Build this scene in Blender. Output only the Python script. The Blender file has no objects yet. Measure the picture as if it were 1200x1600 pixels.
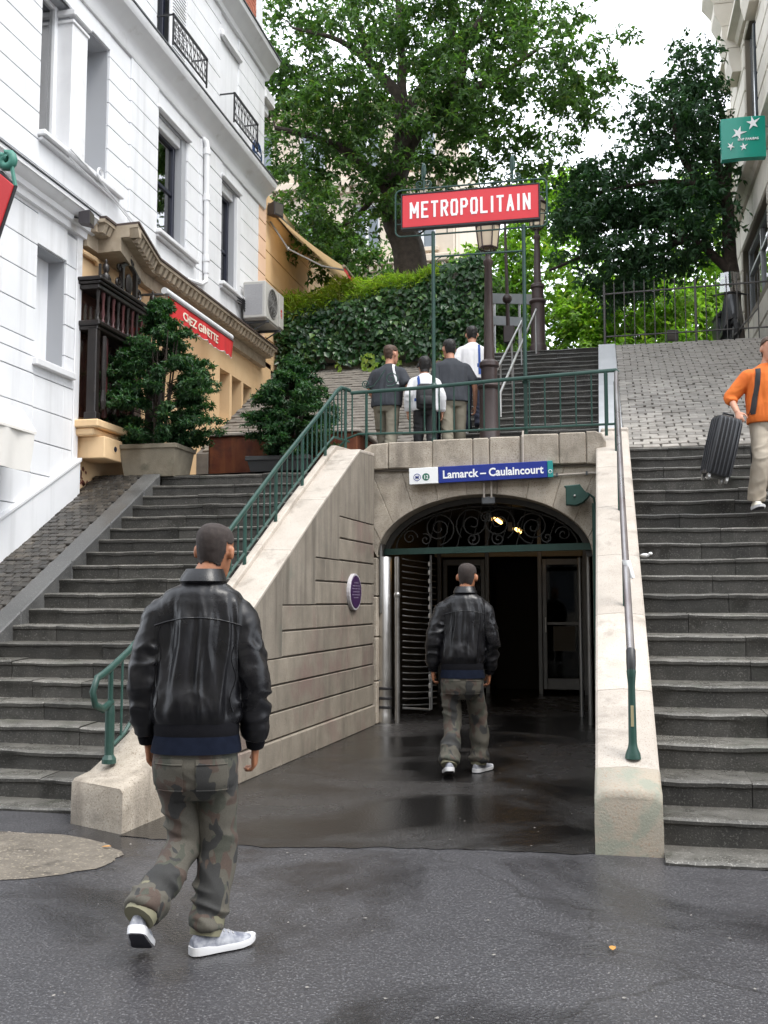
import bpy, bmesh, math, random
import numpy as np
from mathutils import Vector, Matrix, noise
rad = math.radians
S = bpy.context.scene
C = S.collection
# ------------------------------------------------------------------ camera, sky, sun, exposure
cd = bpy.data.cameras.new('camera')
cam = bpy.data.objects.new('camera', cd)
C.objects.link(cam)
cam.location = (0, 0, 1.5)
cam.rotation_euler = (rad(95.0), 0, rad(12.2))
cd.sensor_fit = 'VERTICAL'
cd.sensor_height = 24.0
cd.lens = 24.0
cd.clip_start = 0.05
cd.clip_end = 2000
S.camera = cam
w = bpy.data.worlds.new('World')
S.world = w
w.use_nodes = True
nt = w.node_tree
nt.nodes.clear()
sky = nt.nodes.new('ShaderNodeTexSky')
sky.sky_type = 'NISHITA'
sky.sun_disc = False
sky.sun_elevation = rad(58)
sky.sun_rotation = rad(118)
sky.dust_density = 3.0
# a closed cloud deck: an even pale grey layer over the clear sky, a little mottled
cloud = nt.nodes.new('ShaderNodeMixRGB')
cloud.blend_type = 'MIX'
tcw = nt.nodes.new('ShaderNodeTexCoord')
cn = nt.nodes.new('ShaderNodeTexNoise')
cn.inputs['Scale'].default_value = 2.2
cn.inputs['Detail'].default_value = 5
cr = nt.nodes.new('ShaderNodeMapRange')
cr.inputs['From Min'].default_value = 0.3
cr.inputs['From Max'].default_value = 0.75
cr.inputs['To Min'].default_value = 0.97
cr.inputs['To Max'].default_value = 0.88
nt.links.new(tcw.outputs['Generated'], cn.inputs['Vector'])
nt.links.new(cn.outputs['Fac'], cr.inputs['Value'])
nt.links.new(cr.outputs['Result'], cloud.inputs['Fac'])
nt.links.new(sky.outputs['Color'], cloud.inputs['Color1'])
cloud.inputs['Color2'].default_value = (10.6, 11.1, 11.9, 1)
bg = nt.nodes.new('ShaderNodeBackground')
bg.inputs['Strength'].default_value = 0.12
wo = nt.nodes.new('ShaderNodeOutputWorld')
nt.links.new(cloud.outputs['Color'], bg.inputs['Color'])
nt.links.new(bg.outputs['Background'], wo.inputs['Surface'])
sl = bpy.data.lights.new('sun', 'SUN')
sl.energy = 1.3
sl.angle = rad(25)
sl.color = (1.0, 0.96, 0.9)
so = bpy.data.objects.new('sun', sl)
C.objects.link(so)
so.rotation_euler = (rad(32), 0, rad(62))      # a soft bright quarter of the sky, high on the right and behind the camera
S.view_settings.view_transform = 'Standard'
S.view_settings.look = 'None'
S.view_settings.exposure = 1.15
S.view_settings.gamma = 1.0
S.view_settings.use_curve_mapping = False
S.render.engine = 'CYCLES'
S.cycles.max_bounces = 8
S.cycles.diffuse_bounces = 4
S.cycles.transparent_max_bounces = 8
S.cycles.use_denoising = True
random.seed(7)
R = random.Random(11)
U = R.uniform

# ------------------------------------------------------------------ mesh helpers
def add3(a, b): return (a[0] + b[0], a[1] + b[1], a[2] + b[2])

class MB:
    def __init__(s):
        s.v = []; s.f = []; s.mi = []
    def add(s, vs, fs, mi=0):
        n = len(s.v)
        s.v += [tuple(v) for v in vs]
        s.f += [tuple(i + n for i in f) for f in fs]
        s.mi += [mi] * len(fs)
        return s
    def hexa(s, p, mi=0):      # p: 4 bottom (ccw from above) + 4 top
        return s.add(p, [(3, 2, 1, 0), (4, 5, 6, 7), (0, 1, 5, 4), (1, 2, 6, 5), (2, 3, 7, 6), (3, 0, 4, 7)], mi)
    def box(s, x0, x1, y0, y1, z0, z1, mi=0):
        return s.hexa([(x0, y0, z0), (x1, y0, z0), (x1, y1, z0), (x0, y1, z0), (x0, y0, z1), (x1, y0, z1), (x1, y1, z1), (x0, y1, z1)], mi)
    def cbox(s, x0, x1, y0, y1, z0, z1, c=.008, mi=0, j=0):      # chamfered box, corners jittered by j
        x0, x1 = min(x0, x1), max(x0, x1); y0, y1 = min(y0, y1), max(y0, y1); z0, z1 = min(z0, z1), max(z0, z1)
        c = min(c, (x1 - x0) * .4, (y1 - y0) * .4, (z1 - z0) * .4)
        X, Y, Z = (x0, x1), (y0, y1), (z0, z1)
        vs = []; idx = {}
        for i in (0, 1):
            for k in (0, 1):
                for l in (0, 1):
                    sx, sy, sz = (c, -c)[i], (c, -c)[k], (c, -c)[l]
                    o = (R.uniform(-j, j), R.uniform(-j, j), R.uniform(-j, j)) if j else (0, 0, 0)
                    b = add3((X[i], Y[k], Z[l]), o)
                    for a, d in ((0, (0, sy, sz)), (1, (sx, 0, sz)), (2, (sx, sy, 0))):
                        idx[i, k, l, a] = len(vs); vs.append(add3(b, d))
        fs = []
        g = lambda i, k, l, a: idx[i, k, l, a]
        fs += [(g(0,0,0,0), g(0,0,1,0), g(0,1,1,0), g(0,1,0,0)), (g(1,0,0,0), g(1,1,0,0), g(1,1,1,0), g(1,0,1,0)),
               (g(0,0,0,1), g(1,0,0,1), g(1,0,1,1), g(0,0,1,1)), (g(0,1,0,1), g(0,1,1,1), g(1,1,1,1), g(1,1,0,1)),
               (g(0,0,0,2), g(0,1,0,2), g(1,1,0,2), g(1,0,0,2)), (g(0,0,1,2), g(1,0,1,2), g(1,1,1,2), g(0,1,1,2))]
        for i in (0, 1):
            for k in (0, 1):
                q = (g(i,k,0,0), g(i,k,1,0), g(i,k,1,1), g(i,k,0,1)); fs.append(q if (i ^ k) else q[::-1])
                q = (g(i,0,k,0), g(i,1,k,0), g(i,1,k,2), g(i,0,k,2)); fs.append(q if not (i ^ k) else q[::-1])
                q = (g(0,i,k,1), g(1,i,k,1), g(1,i,k,2), g(0,i,k,2)); fs.append(q if (i ^ k) else q[::-1])
        for i in (0, 1):
            for k in (0, 1):
                for l in (0, 1):
                    t = (g(i,k,l,0), g(i,k,l,1), g(i,k,l,2)); fs.append(t if (i + k + l) % 2 else t[::-1])
        return s.add(vs, fs, mi)
    def prism(s, poly, vec, mi=0):      # poly: 3d outline, extruded by vec
        n = len(poly)
        vs = list(poly) + [add3(p, vec) for p in poly]
        a, b, c = Vector(poly[0]), Vector(poly[1]), Vector(poly[2])
        nn = Vector((0, 0, 0))
        for i in range(n):
            p, q = Vector(poly[i]), Vector(poly[(i + 1) % n]); nn += p.cross(q)
        f0 = tuple(range(n)); f1 = tuple(range(n, 2 * n))
        if nn.dot(Vector(vec)) > 0: f0 = f0[::-1]; side = [(i, (i + 1) % n, (i + 1) % n + n, i + n) for i in range(n)]
        else: f1 = f1[::-1]; side = [(i + n, (i + 1) % n + n, (i + 1) % n, i) for i in range(n)]
        return s.add(vs, [f0, f1] + side, mi)
    def cprism(s, poly, vec, c=.008, mi=0, back=False):      # prism whose far face is chamfered
        P = [Vector(p) for p in poly]; v = Vector(vec); L = v.length; n = len(P)
        nn = sum(((P[i]).cross(P[(i + 1) % n]) for i in range(n)), Vector())
        if nn.dot(v) < 0: P = P[::-1]
        vn = v.normalized()
        ins = []
        for i in range(n):
            a = (P[i] - P[i - 1]).normalized(); b = (P[(i + 1) % n] - P[i]).normalized()
            na, nb = vn.cross(a), vn.cross(b)
            m = (na + nb); d = max(.35, 1 + na.dot(nb))
            ins.append(P[i] + m * (c / d))
        A = P; B = [p + v - vn * c for p in P]; D = [p + v for p in ins]
        vs = A + B + D
        fs = [tuple(range(n))[::-1], tuple(range(2 * n, 3 * n))]
        for i in range(n):
            k = (i + 1) % n
            fs += [(i, k, k + n, i + n), (i + n, k + n, k + 2 * n, i + 2 * n)]
        return s.add(vs, fs, mi)
    def rings(s, rs, cap=True, closed=True, mi=0):
        n = len(rs[0]); base = len(s.v)
        s.v += [tuple(p) for r in rs for p in r]
        for i in range(len(rs) - 1):
            for k in range(n if closed else n - 1):
                a, b = base + i * n + k, base + i * n + (k + 1) % n
                s.f.append((a, b, b + n, a + n)); s.mi.append(mi)
        if cap:
            s.f.append(tuple(base + k for k in range(n))[::-1]); s.mi.append(mi)
            s.f.append(tuple(base + (len(rs) - 1) * n + k for k in range(n))); s.mi.append(mi)
        return s
    def tube(s, pts, r, n=8, mi=0, cap=True, ref=None, ry=None, closed=False):
        P = [Vector(p) for p in pts]; m = len(P)
        rr = list(r) if hasattr(r, '__len__') else [r] * m
        r2 = rr if ry is None else (list(ry) if hasattr(ry, '__len__') else [ry] * m)
        T = []
        for i in range(m):
            a = P[max(0, i - 1)] if not closed else P[i - 1]
            b = P[min(m - 1, i + 1)] if not closed else P[(i + 1) % m]
            t = (b - a); T.append(t.normalized() if t.length > 1e-9 else Vector((0, 0, 1)))
        u = Vector(ref) if ref else (Vector((0, 0, 1)) if abs(T[0].z) < .9 else Vector((1, 0, 0)))
        rs = []
        for i in range(m):
            if ref: u = Vector(ref)
            u = (u - T[i] * u.dot(T[i])).normalized(); v = T[i].cross(u)
            rs.append([P[i] + u * (rr[i] * math.cos(k * 2 * math.pi / n)) + v * (r2[i] * math.sin(k * 2 * math.pi / n)) for k in range(n)])
        if closed: rs.append(rs[0]); cap = False
        return s.rings(rs, cap, mi=mi)
    def lathe(s, prof, ctr=(0, 0, 0), n=16, mi=0, cap=True):
        rs = [[(ctr[0] + r * math.cos(k * 2 * math.pi / n), ctr[1] + r * math.sin(k * 2 * math.pi / n), ctr[2] + z) for k in range(n)] for r, z in prof]
        return s.rings(rs, cap, mi=mi)
    def ell(s, c, rx, ry, rz, n=14, m=9, M=None, mi=0):
        rs = []
        for i in range(m):
            t = -math.pi / 2 + math.pi * (i + .5) / m * 1.0
            q = []
            for k in range(n):
                p = Vector((rx * math.cos(t) * math.cos(k * 2 * math.pi / n), ry * math.cos(t) * math.sin(k * 2 * math.pi / n), rz * math.sin(t) / math.sin(math.pi / 2 - math.pi * .5 / m)))
                q.append((M @ p if M else p) + Vector(c))
            rs.append(q)
        return s.rings(rs, mi=mi)

ORG = {}
def tag(o, label, cat, group=None, kind=None):
    if label: o['label'] = label
    if cat: o['category'] = cat
    if group: o['group'] = group
    if kind: o['kind'] = kind
    return o
def thing(name, label, cat, loc=(0, 0, 0), group=None):
    o = bpy.data.objects.new(name, None); C.objects.link(o)
    o.location = loc; o.empty_display_size = .1
    ORG[o] = Vector(loc)
    return tag(o, label, cat, group)
def org(p): return ORG.get(p, Vector((0, 0, 0)))
def meshof(name, mb, mat, o0=Vector((0, 0, 0)), smooth=None):
    me = bpy.data.meshes.new(name)
    me.from_pydata([(v[0] - o0[0], v[1] - o0[1], v[2] - o0[2]) for v in mb.v], [], mb.f)
    for m in (mat if isinstance(mat, (list, tuple)) else [mat]): me.materials.append(m)
    if any(mb.mi): me.polygons.foreach_set('material_index', mb.mi)
    if smooth is not None:
        me.polygons.foreach_set('use_smooth', [True] * len(me.polygons))
        if smooth < 180: me.set_sharp_from_angle(angle=rad(smooth))
    me.update()
    return me
def build(name, mb, mat, parent=None, smooth=None, kind=None, label=None, cat=None, group=None, origin=None):
    o0 = org(parent) if parent else Vector(origin or (0, 0, 0))
    me = meshof(name, mb, mat, o0, smooth)
    o = bpy.data.objects.new(name, me); C.objects.link(o)
    if parent: o.parent = parent
    else: o.location = o0
    ORG[o] = o0
    return tag(o, label, cat, group, kind)
def inst(name, me, loc, parent, rot=(0, 0, 0), scale=(1, 1, 1), kind=None):      # a piece with its own place that shares mesh data
    o = bpy.data.objects.new(name, me); C.objects.link(o)
    o.parent = parent; o.location = Vector(loc) - org(parent); o.rotation_euler = rot; o.scale = scale
    ORG[o] = Vector(loc)
    if kind: o['kind'] = kind
    return o
def copy_tree(o, loc, label, parent=None):
    c = o.copy(); C.objects.link(c)
    if parent: c.parent = parent
    else: c.location = loc; c['label'] = label
    for ch in list(o.children): copy_tree(ch, None, None, c)
    return c
def obj_mesh_to(name, me, mat, parent):
    o = bpy.data.objects.new(name, me); C.objects.link(o); o.parent = parent; ORG[o] = org(parent)
    return o

# ------------------------------------------------------------------ materials
def pbr(name):
    m = bpy.data.materials.new(name); m.use_nodes = True
    return m, m.node_tree, m.node_tree.nodes['Principled BSDF']
def nd(t, typ, **kw):
    n = t.nodes.new(typ)
    for k, v in kw.items():
        if k in n.inputs: n.inputs[k].default_value = v
        else: setattr(n, k, v)
    return n
def c4(c): return (c[0], c[1], c[2], 1)
def vec_of(t, scl=(1, 1, 1), obj=False):
    if obj: src = t.nodes.new('ShaderNodeTexCoord').outputs['Object']
    else: src = t.nodes.new('ShaderNodeNewGeometry').outputs['Position']
    mp = t.nodes.new('ShaderNodeMapping'); mp.inputs['Scale'].default_value = scl
    t.links.new(src, mp.inputs['Vector'])
    return mp.outputs['Vector']
def noi(t, v, scale, detail=4, rough=.55, dist=0):
    n = nd(t, 'ShaderNodeTexNoise', Scale=scale, Detail=detail, Roughness=rough, Distortion=dist)
    t.links.new(v, n.inputs['Vector'])
    return n.outputs['Fac']
def ramp(t, src, a, b, lo=0., hi=1.):
    n = nd(t, 'ShaderNodeMapRange'); n.inputs['From Min'].default_value = a; n.inputs['From Max'].default_value = b
    n.inputs['To Min'].default_value = lo; n.inputs['To Max'].default_value = hi
    t.links.new(src, n.inputs['Value'])
    return n.outputs['Result']
def mixc(t, fac, a, b, mode='MIX'):
    n = t.nodes.new('ShaderNodeMixRGB'); n.blend_type = mode
    for s, i in ((fac, 'Fac'), (a, 'Color1'), (b, 'Color2')):
        if hasattr(s, 'node'): t.links.new(s, n.inputs[i])
        else: n.inputs[i].default_value = s if i == 'Fac' else c4(s)
    return n.outputs['Color']
def M(name, c, c2=None, scale=4, rough=.6, rough2=None, bump=0, bscale=60, bdist=.01, metal=0, spec=.5, rand=0, speck=None, speck_s=120, streak=None, streak_s=(6, 6, .5), streak_r=(.5, .75), obj=False, detail=5, rs=3, coat=0, wet=None, topk=0, trans=0, stain=None, stain_s=1.2, stain_r=(.55, .7)):
    m, t, b = pbr(name)
    v = vec_of(t, obj=obj)
    col = c4(c)
    out = None
    if c2: out = mixc(t, ramp(t, noi(t, v, scale, detail), .3, .7), c, c2)
    if speck:
        out = mixc(t, ramp(t, noi(t, v, speck_s, 2), .58, .68), out or c, speck)
    if stain:
        out = mixc(t, ramp(t, noi(t, v, stain_s, 5, .65, .4), stain_r[0], stain_r[1], 0, .85), out or c, stain)
    if streak:
        sv = vec_of(t, streak_s, obj)
        out = mixc(t, ramp(t, noi(t, sv, 1, 5, .6), streak_r[0], streak_r[1], 0, .8), out or c, streak)
    if rand:
        oi = t.nodes.new('ShaderNodeObjectInfo')
        k = ramp(t, oi.outputs['Random'], 0, 1, 1 - rand, 1 + rand)
        cc = nd(t, 'ShaderNodeCombineColor')
        for i in range(3): t.links.new(k, cc.inputs[i])
        out = mixc(t, 1.0, out or c, cc.outputs['Color'], 'MULTIPLY')
    if topk:      # skylight on the treads painted in: up-facing faces get a paler colour
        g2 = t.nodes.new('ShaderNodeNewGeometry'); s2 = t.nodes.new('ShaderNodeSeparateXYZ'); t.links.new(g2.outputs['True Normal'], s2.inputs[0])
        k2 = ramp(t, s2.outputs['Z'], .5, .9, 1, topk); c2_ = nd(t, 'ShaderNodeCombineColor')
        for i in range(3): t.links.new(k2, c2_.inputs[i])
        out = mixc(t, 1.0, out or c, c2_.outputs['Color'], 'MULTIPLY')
    if out: t.links.new(out, b.inputs['Base Color'])
    else: b.inputs['Base Color'].default_value = col
    b.inputs['Metallic'].default_value = metal
    b.inputs['Specular IOR Level'].default_value = spec
    if rough2 is not None:
        t.links.new(ramp(t, noi(t, v, rs, 4), .35, .65, rough, rough2), b.inputs['Roughness'])
    else: b.inputs['Roughness'].default_value = rough
    if wet is not None:      # rain lies on level faces only: smoother there
        g = t.nodes.new('ShaderNodeNewGeometry'); sp = t.nodes.new('ShaderNodeSeparateXYZ'); t.links.new(g.outputs['True Normal'], sp.inputs[0])
        up = ramp(t, sp.outputs['Z'], .6, .95); mr = t.nodes.new('ShaderNodeMix'); mr.data_type = 'FLOAT'
        t.links.new(up, mr.inputs[0]); mr.inputs[2].default_value = rough2 or rough
        t.links.new(ramp(t, noi(t, v, rs, 4), .35, .65, wet, wet + .2), mr.inputs[3]); t.links.new(mr.outputs[0], b.inputs['Roughness'])
    if coat:
        b.inputs['Coat Weight'].default_value = coat; b.inputs['Coat Roughness'].default_value = .1
    if bump:
        bn = nd(t, 'ShaderNodeBump', Strength=bump, Distance=bdist)
        t.links.new(noi(t, v, bscale, 6, .65), bn.inputs['Height'])
        t.links.new(bn.outputs['Normal'], b.inputs['Normal'])
    return m
def leaf_mat(name, c, c2, c3=None, trans=.35, rough=.45, scale=1.2, tint=(1.5, 1.7, .7)):
    m, t, b = pbr(name)
    v = vec_of(t)
    g = t.nodes.new('ShaderNodeNewGeometry')
    col = mixc(t, ramp(t, noi(t, v, scale, 3), .35, .65), c, c2)
    k = ramp(t, g.outputs['Random Per Island'], 0, 1, .6, 1.45)
    cc = nd(t, 'ShaderNodeCombineColor')
    for i in range(3): t.links.new(k, cc.inputs[i])
    col = mixc(t, 1.0, col, cc.outputs['Color'], 'MULTIPLY')
    if c3: col = mixc(t, ramp(t, g.outputs['Random Per Island'], .9, .93), col, c3)
    t.links.new(col, b.inputs['Base Color'])
    b.inputs['Roughness'].default_value = rough
    b.inputs['Specular IOR Level'].default_value = .4
    tr = t.nodes.new('ShaderNodeBsdfTranslucent')
    br = mixc(t, 1.0, col, tint, 'MULTIPLY')
    t.links.new(br, tr.inputs['Color'])
    mx = t.nodes.new('ShaderNodeMixShader'); mx.inputs[0].default_value = trans
    t.links.new(b.outputs[0], mx.inputs[1]); t.links.new(tr.outputs[0], mx.inputs[2])
    t.links.new(mx.outputs[0], t.nodes['Material Output'].inputs['Surface'])
    return m
def emit(name, c, s):
    m, t, b = pbr(name)
    b.inputs['Base Color'].default_value = c4(c)
    b.inputs['Emission Color'].default_value = c4(c); b.inputs['Emission Strength'].default_value = s
    return m
def glass(name, tint=(.75, .8, .8), refl=.08, top=1.):
    m, t, b = pbr(name)
    t.nodes.remove(b)
    tr = nd(t, 'ShaderNodeBsdfTransparent', Color=c4(tint)); gl = nd(t, 'ShaderNodeBsdfGlossy', Color=(1, 1, 1, 1), Roughness=.02)
    fr = nd(t, 'ShaderNodeFresnel', IOR=1.5)
    f = ramp(t, fr.outputs[0], 0, 1, refl, top)
    mx = t.nodes.new('ShaderNodeMixShader')
    t.links.new(f, mx.inputs[0]); t.links.new(tr.outputs[0], mx.inputs[1]); t.links.new(gl.outputs[0], mx.inputs[2])
    t.links.new(mx.outputs[0], t.nodes['Material Output'].inputs['Surface'])
    return m
def text_mb(txt, size, M4, extrude=.002, offset=0, sx=1, align='LEFT'):      # default-font lettering as a mesh, placed by the matrix M4
    cu = bpy.data.curves.new('lettering', 'FONT'); cu.body = txt; cu.size = size; cu.extrude = extrude; cu.offset = offset; cu.align_x = align
    cu.resolution_u = 3
    o = bpy.data.objects.new('lettering', cu); C.objects.link(o)
    dg = bpy.context.evaluated_depsgraph_get()
    me = bpy.data.meshes.new_from_object(o.evaluated_get(dg))
    mb = MB()
    sc = Matrix.Diagonal((sx, 1, 1, 1))
    mb.add([M4 @ sc @ v.co for v in me.vertices], [tuple(p.vertices) for p in me.polygons])
    bpy.data.objects.remove(o); bpy.data.curves.remove(cu); bpy.data.meshes.remove(me)
    return mb
# ------------------------------------------------------------------ shared materials
def asphalt(name, base, lite, grain, rlo, rhi, bump, bias):
    m, t, b = pbr(name); v = vec_of(t)
    big = noi(t, v, .55, 5, .6, .5); mid = noi(t, v, 2.3, 5, .6); fine = noi(t, v, 70, 3, .75); vo = nd(t, 'ShaderNodeTexVoronoi', Scale=62.0); t.links.new(v, vo.inputs['Vector'])
    col = mixc(t, ramp(t, mid, .3, .7), base, lite)
    col = mixc(t, ramp(t, vo.outputs['Distance'], .04, .30, .85, 0), col, grain)          # pale chippings in the binder
    col = mixc(t, ramp(t, fine, .56, .72, 0, .6), col, tuple(x * 1.5 for x in grain))
    damp = ramp(t, big, .46 - bias, .60 - bias)                                              # standing damp
    col = mixc(t, damp, col, tuple(x * .45 for x in base))
    cr = nd(t, 'ShaderNodeTexVoronoi', Scale=.16); cr.feature = 'DISTANCE_TO_EDGE'
    wv = nd(t, 'ShaderNodeVectorMath'); wv.operation = 'MULTIPLY_ADD'
    nv = nd(t, 'ShaderNodeTexNoise', Scale=1.6, Detail=5); t.links.new(v, nv.inputs['Vector'])
    t.links.new(nv.outputs['Color'], wv.inputs[0]); wv.inputs[1].default_value = (.8, .8, 0); t.links.new(v, wv.inputs[2]); t.links.new(wv.outputs[0], cr.inputs['Vector'])
    col = mixc(t, ramp(t, cr.outputs['Distance'], .0006, .0025, .55, 0), col, (.014, .013, .013))
    t.links.new(col, b.inputs['Base Color'])
    ro = nd(t, 'ShaderNodeMix'); ro.data_type = 'FLOAT'; t.links.new(damp, ro.inputs[0]); ro.inputs[3].default_value = rlo; t.links.new(ramp(t, mid, .3, .7, rhi, rhi - .14), ro.inputs[2]); t.links.new(ro.outputs[0], b.inputs['Roughness'])
    bn = nd(t, 'ShaderNodeBump', Strength=bump, Distance=.006); ad = nd(t, 'ShaderNodeMath'); ad.operation = 'SUBTRACT'; t.links.new(fine, ad.inputs[0]); t.links.new(vo.outputs['Distance'], ad.inputs[1]); t.links.new(ad.outputs[0], bn.inputs['Height'])
    bs = nd(t, 'ShaderNodeMath'); bs.operation = 'MULTIPLY_ADD'; t.links.new(damp, bs.inputs[0]); bs.inputs[1].default_value = -.7 * bump; bs.inputs[2].default_value = bump; t.links.new(bs.outputs[0], bn.inputs['Strength'])
    t.links.new(bn.outputs['Normal'], b.inputs['Normal']); b.inputs['Specular IOR Level'].default_value = .55
    return m
m_asphalt = asphalt('asphalt', (.031, .030, .033), (.049, .048, .052), (.20, .196, .20), .16, .42, .5, -.04)
m_wet = asphalt('wet_asphalt', (.023, .0215, .021), (.036, .034, .033), (.10, .096, .093), .10, .34, .7, .04)
m_patch = M('sandy_patch', (.095, .08, .062), (.175, .15, .118), 5, .6, .85, 1.0, 40, .02, speck=(.27, .23, .17), speck_s=48, stain=(.055, .045, .034), stain_s=3.2, stain_r=(.58, .66))
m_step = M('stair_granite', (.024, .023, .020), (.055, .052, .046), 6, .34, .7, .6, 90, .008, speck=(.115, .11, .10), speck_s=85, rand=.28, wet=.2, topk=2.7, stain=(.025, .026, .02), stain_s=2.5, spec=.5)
m_string = M('string_stone', (.06, .06, .059), (.10, .10, .098), 3, .28, .5, .3, 90, .004, speck=(.22, .22, .21), speck_s=130, rand=.12)
m_cob = M('cobble', (.026, .023, .020), (.058, .052, .044), 12, .35, .6, .6, 70, .006, rand=.4, stain=(.10, .082, .06), stain_s=1.6, wet=.25)
m_sett = M('sett', (.235, .215, .19), (.335, .312, .28), 9, .5, .75, .5, 60, .006, rand=.24, stain=(.18, .166, .145), stain_s=.9)
m_mortar = M('joint_fill', (.10, .094, .085), (.15, .14, .128), 9, .9, None, .5, 80)
m_lime = M('limestone', (.34, .295, .235), (.45, .395, .325), 7, .75, None, .8, 60, .008, speck=(.20, .155, .11), speck_s=80, rand=.17, streak=(.14, .115, .09), streak_s=(5, 5, .8), streak_r=(.52, .76), stain=(.20, .175, .14), stain_s=2.4)
m_coping = M('coping_stone', (.40, .355, .305), (.49, .44, .385), 4, .6, None, .6, 90, .006, speck=(.30, .245, .195), speck_s=110, rand=.09, stain=(.25, .22, .185), stain_s=3.1)
m_render = M('wall_render', (.20, .175, .142), (.285, .25, .205), 3, .75, None, .5, 60, .005, speck=(.15, .12, .09), speck_s=110, streak=(.095, .083, .066), streak_s=(8, 8, .5), streak_r=(.46, .70), stain=(.155, .168, .135), stain_s=1.7)
m_course = M('wall_course', (.21, .183, .148), (.30, .262, .212), 5, .7, None, .8, 55, .007, rand=.09, speck=(.2, .165, .12), speck_s=100, streak=(.12, .105, .085), streak_s=(4, 4, .9), streak_r=(.48, .76), stain=(.215, .15, .13), stain_s=1.5, stain_r=(.5, .66))
m_slot = M('joint_dark', (.095, .08, .065), None, rough=.9)
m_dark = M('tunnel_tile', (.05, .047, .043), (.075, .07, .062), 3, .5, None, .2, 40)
m_soil = M('soil', (.06, .05, .035), (.09, .075, .05), 5, .9, None, .6, 30, .02)
m_green = M('green_paint', (.012, .046, .036), (.018, .062, .048), 7, .36, .55, .25, 90, .002, rand=.08)
m_steel = M('brushed_steel', (.52, .51, .5), (.6, .59, .57), 3, .3, .42, .1, 50, .002, metal=1)
m_dsteel = M('dull_steel', (.28, .28, .28), (.36, .36, .35), 4, .38, .55, .15, 60, .002, metal=.9)

# ------------------------------------------------------------------ ground
g = MB(); g.add([(-300, -300, 0), (300, -300, 0), (300, 400, 0), (-300, 400, 0)], [(0, 1, 2, 3)])
build('ground', g, m_asphalt, kind='structure')
g = MB()
edge = [(-3.09 + 3.03 * i / 60, np.interp(-3.09 + 3.03 * i / 60, [-3.09, -2.1, -1.15, -.06], [6.22, 6.12, 6.30, 6.37]) + .05 * noise.noise((i * .31, 3, 1)) + .022 * noise.noise((i * 1.3, 8, 2))) for i in range(61)]
far = [(-.02, 21.), (-3.0, 21.)]
g.add([(x, y, .004) for x, y in edge + far], [tuple(range(len(edge) + 2))])
build('passage_floor', g, m_wet, kind='structure')
g = MB()      # round repair of the pavement, sandy, with a broken outline and low humps
n = 44; rr = [[(-3.68, 5.6, .016)] * n]
for q, z in ((.3, .015), (.6, .013), (.85, .011), (.97, .008), (1.03, .004)):
    rr.append([(-3.68 + q * .84 * math.cos(a * 2 * math.pi / n) * (1 + .10 * noise.noise((a * .6, 2, 0)) + .04 * noise.noise((a * 2.1, 5, 0))), 5.6 + q * .56 * math.sin(a * 2 * math.pi / n) * (1 + .06 * noise.noise((a * .5, 7, 0))), z + .006 * noise.noise((a * .9, q * 9, 1)) * (q < .9)) for a in range(n)])
g.rings(rr, cap=False)
build('pavement_patch', g, m_patch, kind='structure', smooth=180)
pe = MB()
for k in range(420):
    a, q = U(0, 6.283), R.random() ** .5
    x, y = -3.68 + q * .86 * math.cos(a), 5.6 + q * .57 * math.sin(a)
    pe.ell((x, y, .012 * (1.2 - q)), U(.004, .013), U(.004, .012), U(.003, .008), 6, 4)
build('pebbles', pe, M('pebble', (.14, .12, .095), (.27, .24, .2), 40, .8), kind='stuff')

def wl(s, d, z):      # along the left passage wall: s metres in from its foot, d metres back from its face
    L = math.hypot(.30, 6.09); ux, uy = .30 / L, 6.09 / L
    return (-3.09 + ux * s - uy * d, 6.26 + uy * s + ux * d, z)

# ------------------------------------------------------------------ staircases: every stone of every step is a piece
def step_stone(x0, x1, y, z, t, r, seg=12, lean0=0, lean1=0):
    mb = MB(); rs = []
    dz0 = R.uniform(-.006, .006); tw = R.uniform(-.004, .004); dy0 = R.uniform(-.006, .006)
    for i in range(seg + 1):
        u = i / seg; x = x0 + (x1 - x0) * u
        e = .009 * noise.noise((x * 2.3, y * 3.1, z * 5)) + .006 * noise.noise((x * 9, y, z)) - .018 * math.exp(-((x - (x0 + x1) / 2) / .5) ** 2) * .6
        w = dz0 + tw * (u - .5)
        nb = (.022 + .007 * noise.noise((x * 5, y * 2, 3)))
        yy = y + dy0 + .008 * noise.noise((x * 3, y, 9))
        ends = .004 if i in (0, seg) else 0
        pr = [(yy + ends, z - r - .02), (yy + ends, z - nb - .03), (yy - .012 + ends, z - nb - .012 + e), (yy - .012 + ends, z - .012 + e + w), (yy + .006, z + e + w - ends), (yy + .05, z + e * .6 + w - ends), (y + t * .6, z + e * .4 + w), (y + t + .06, z + w + .004), (y + t + .06, z - r - .02)]
        rs.append([(x, a, b) for a, b in pr])
    return mb.rings(rs)
def staircase(name, label, xa, xb, Y0, t, r, z0, n, cuts, base):
    th = thing(name, label, 'staircase', base)
    for k in range(n + 1):
        y = Y0 + k * t; z = z0 + k * r
        x0, x1 = xa(y), xb(y)
        if k == 0: x0, x1 = x0, x1
        c = [x0] + sorted(x0 + (x1 - x0) * ((i + 1) / cuts + R.uniform(-.1, .1) + (.5 / cuts if k % 2 else 0) - .25 / cuts) for i in range(cuts - 1)) + [x1]
        for i in range(cuts):
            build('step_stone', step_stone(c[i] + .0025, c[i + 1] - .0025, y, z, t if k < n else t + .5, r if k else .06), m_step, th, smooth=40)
    return th
ls = staircase('staircase', 'dark stone staircase climbing to the restaurant terrace, left of the station entrance', lambda y: -5.66 if y > 8.3 else -6.5, lambda y: wl(y - 6.26, .37, 0)[0] if y > 7.3 else -3.5, 6.8, .28, .155, .04, 20, 3, (-4.5, 6.8, 0))
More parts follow.
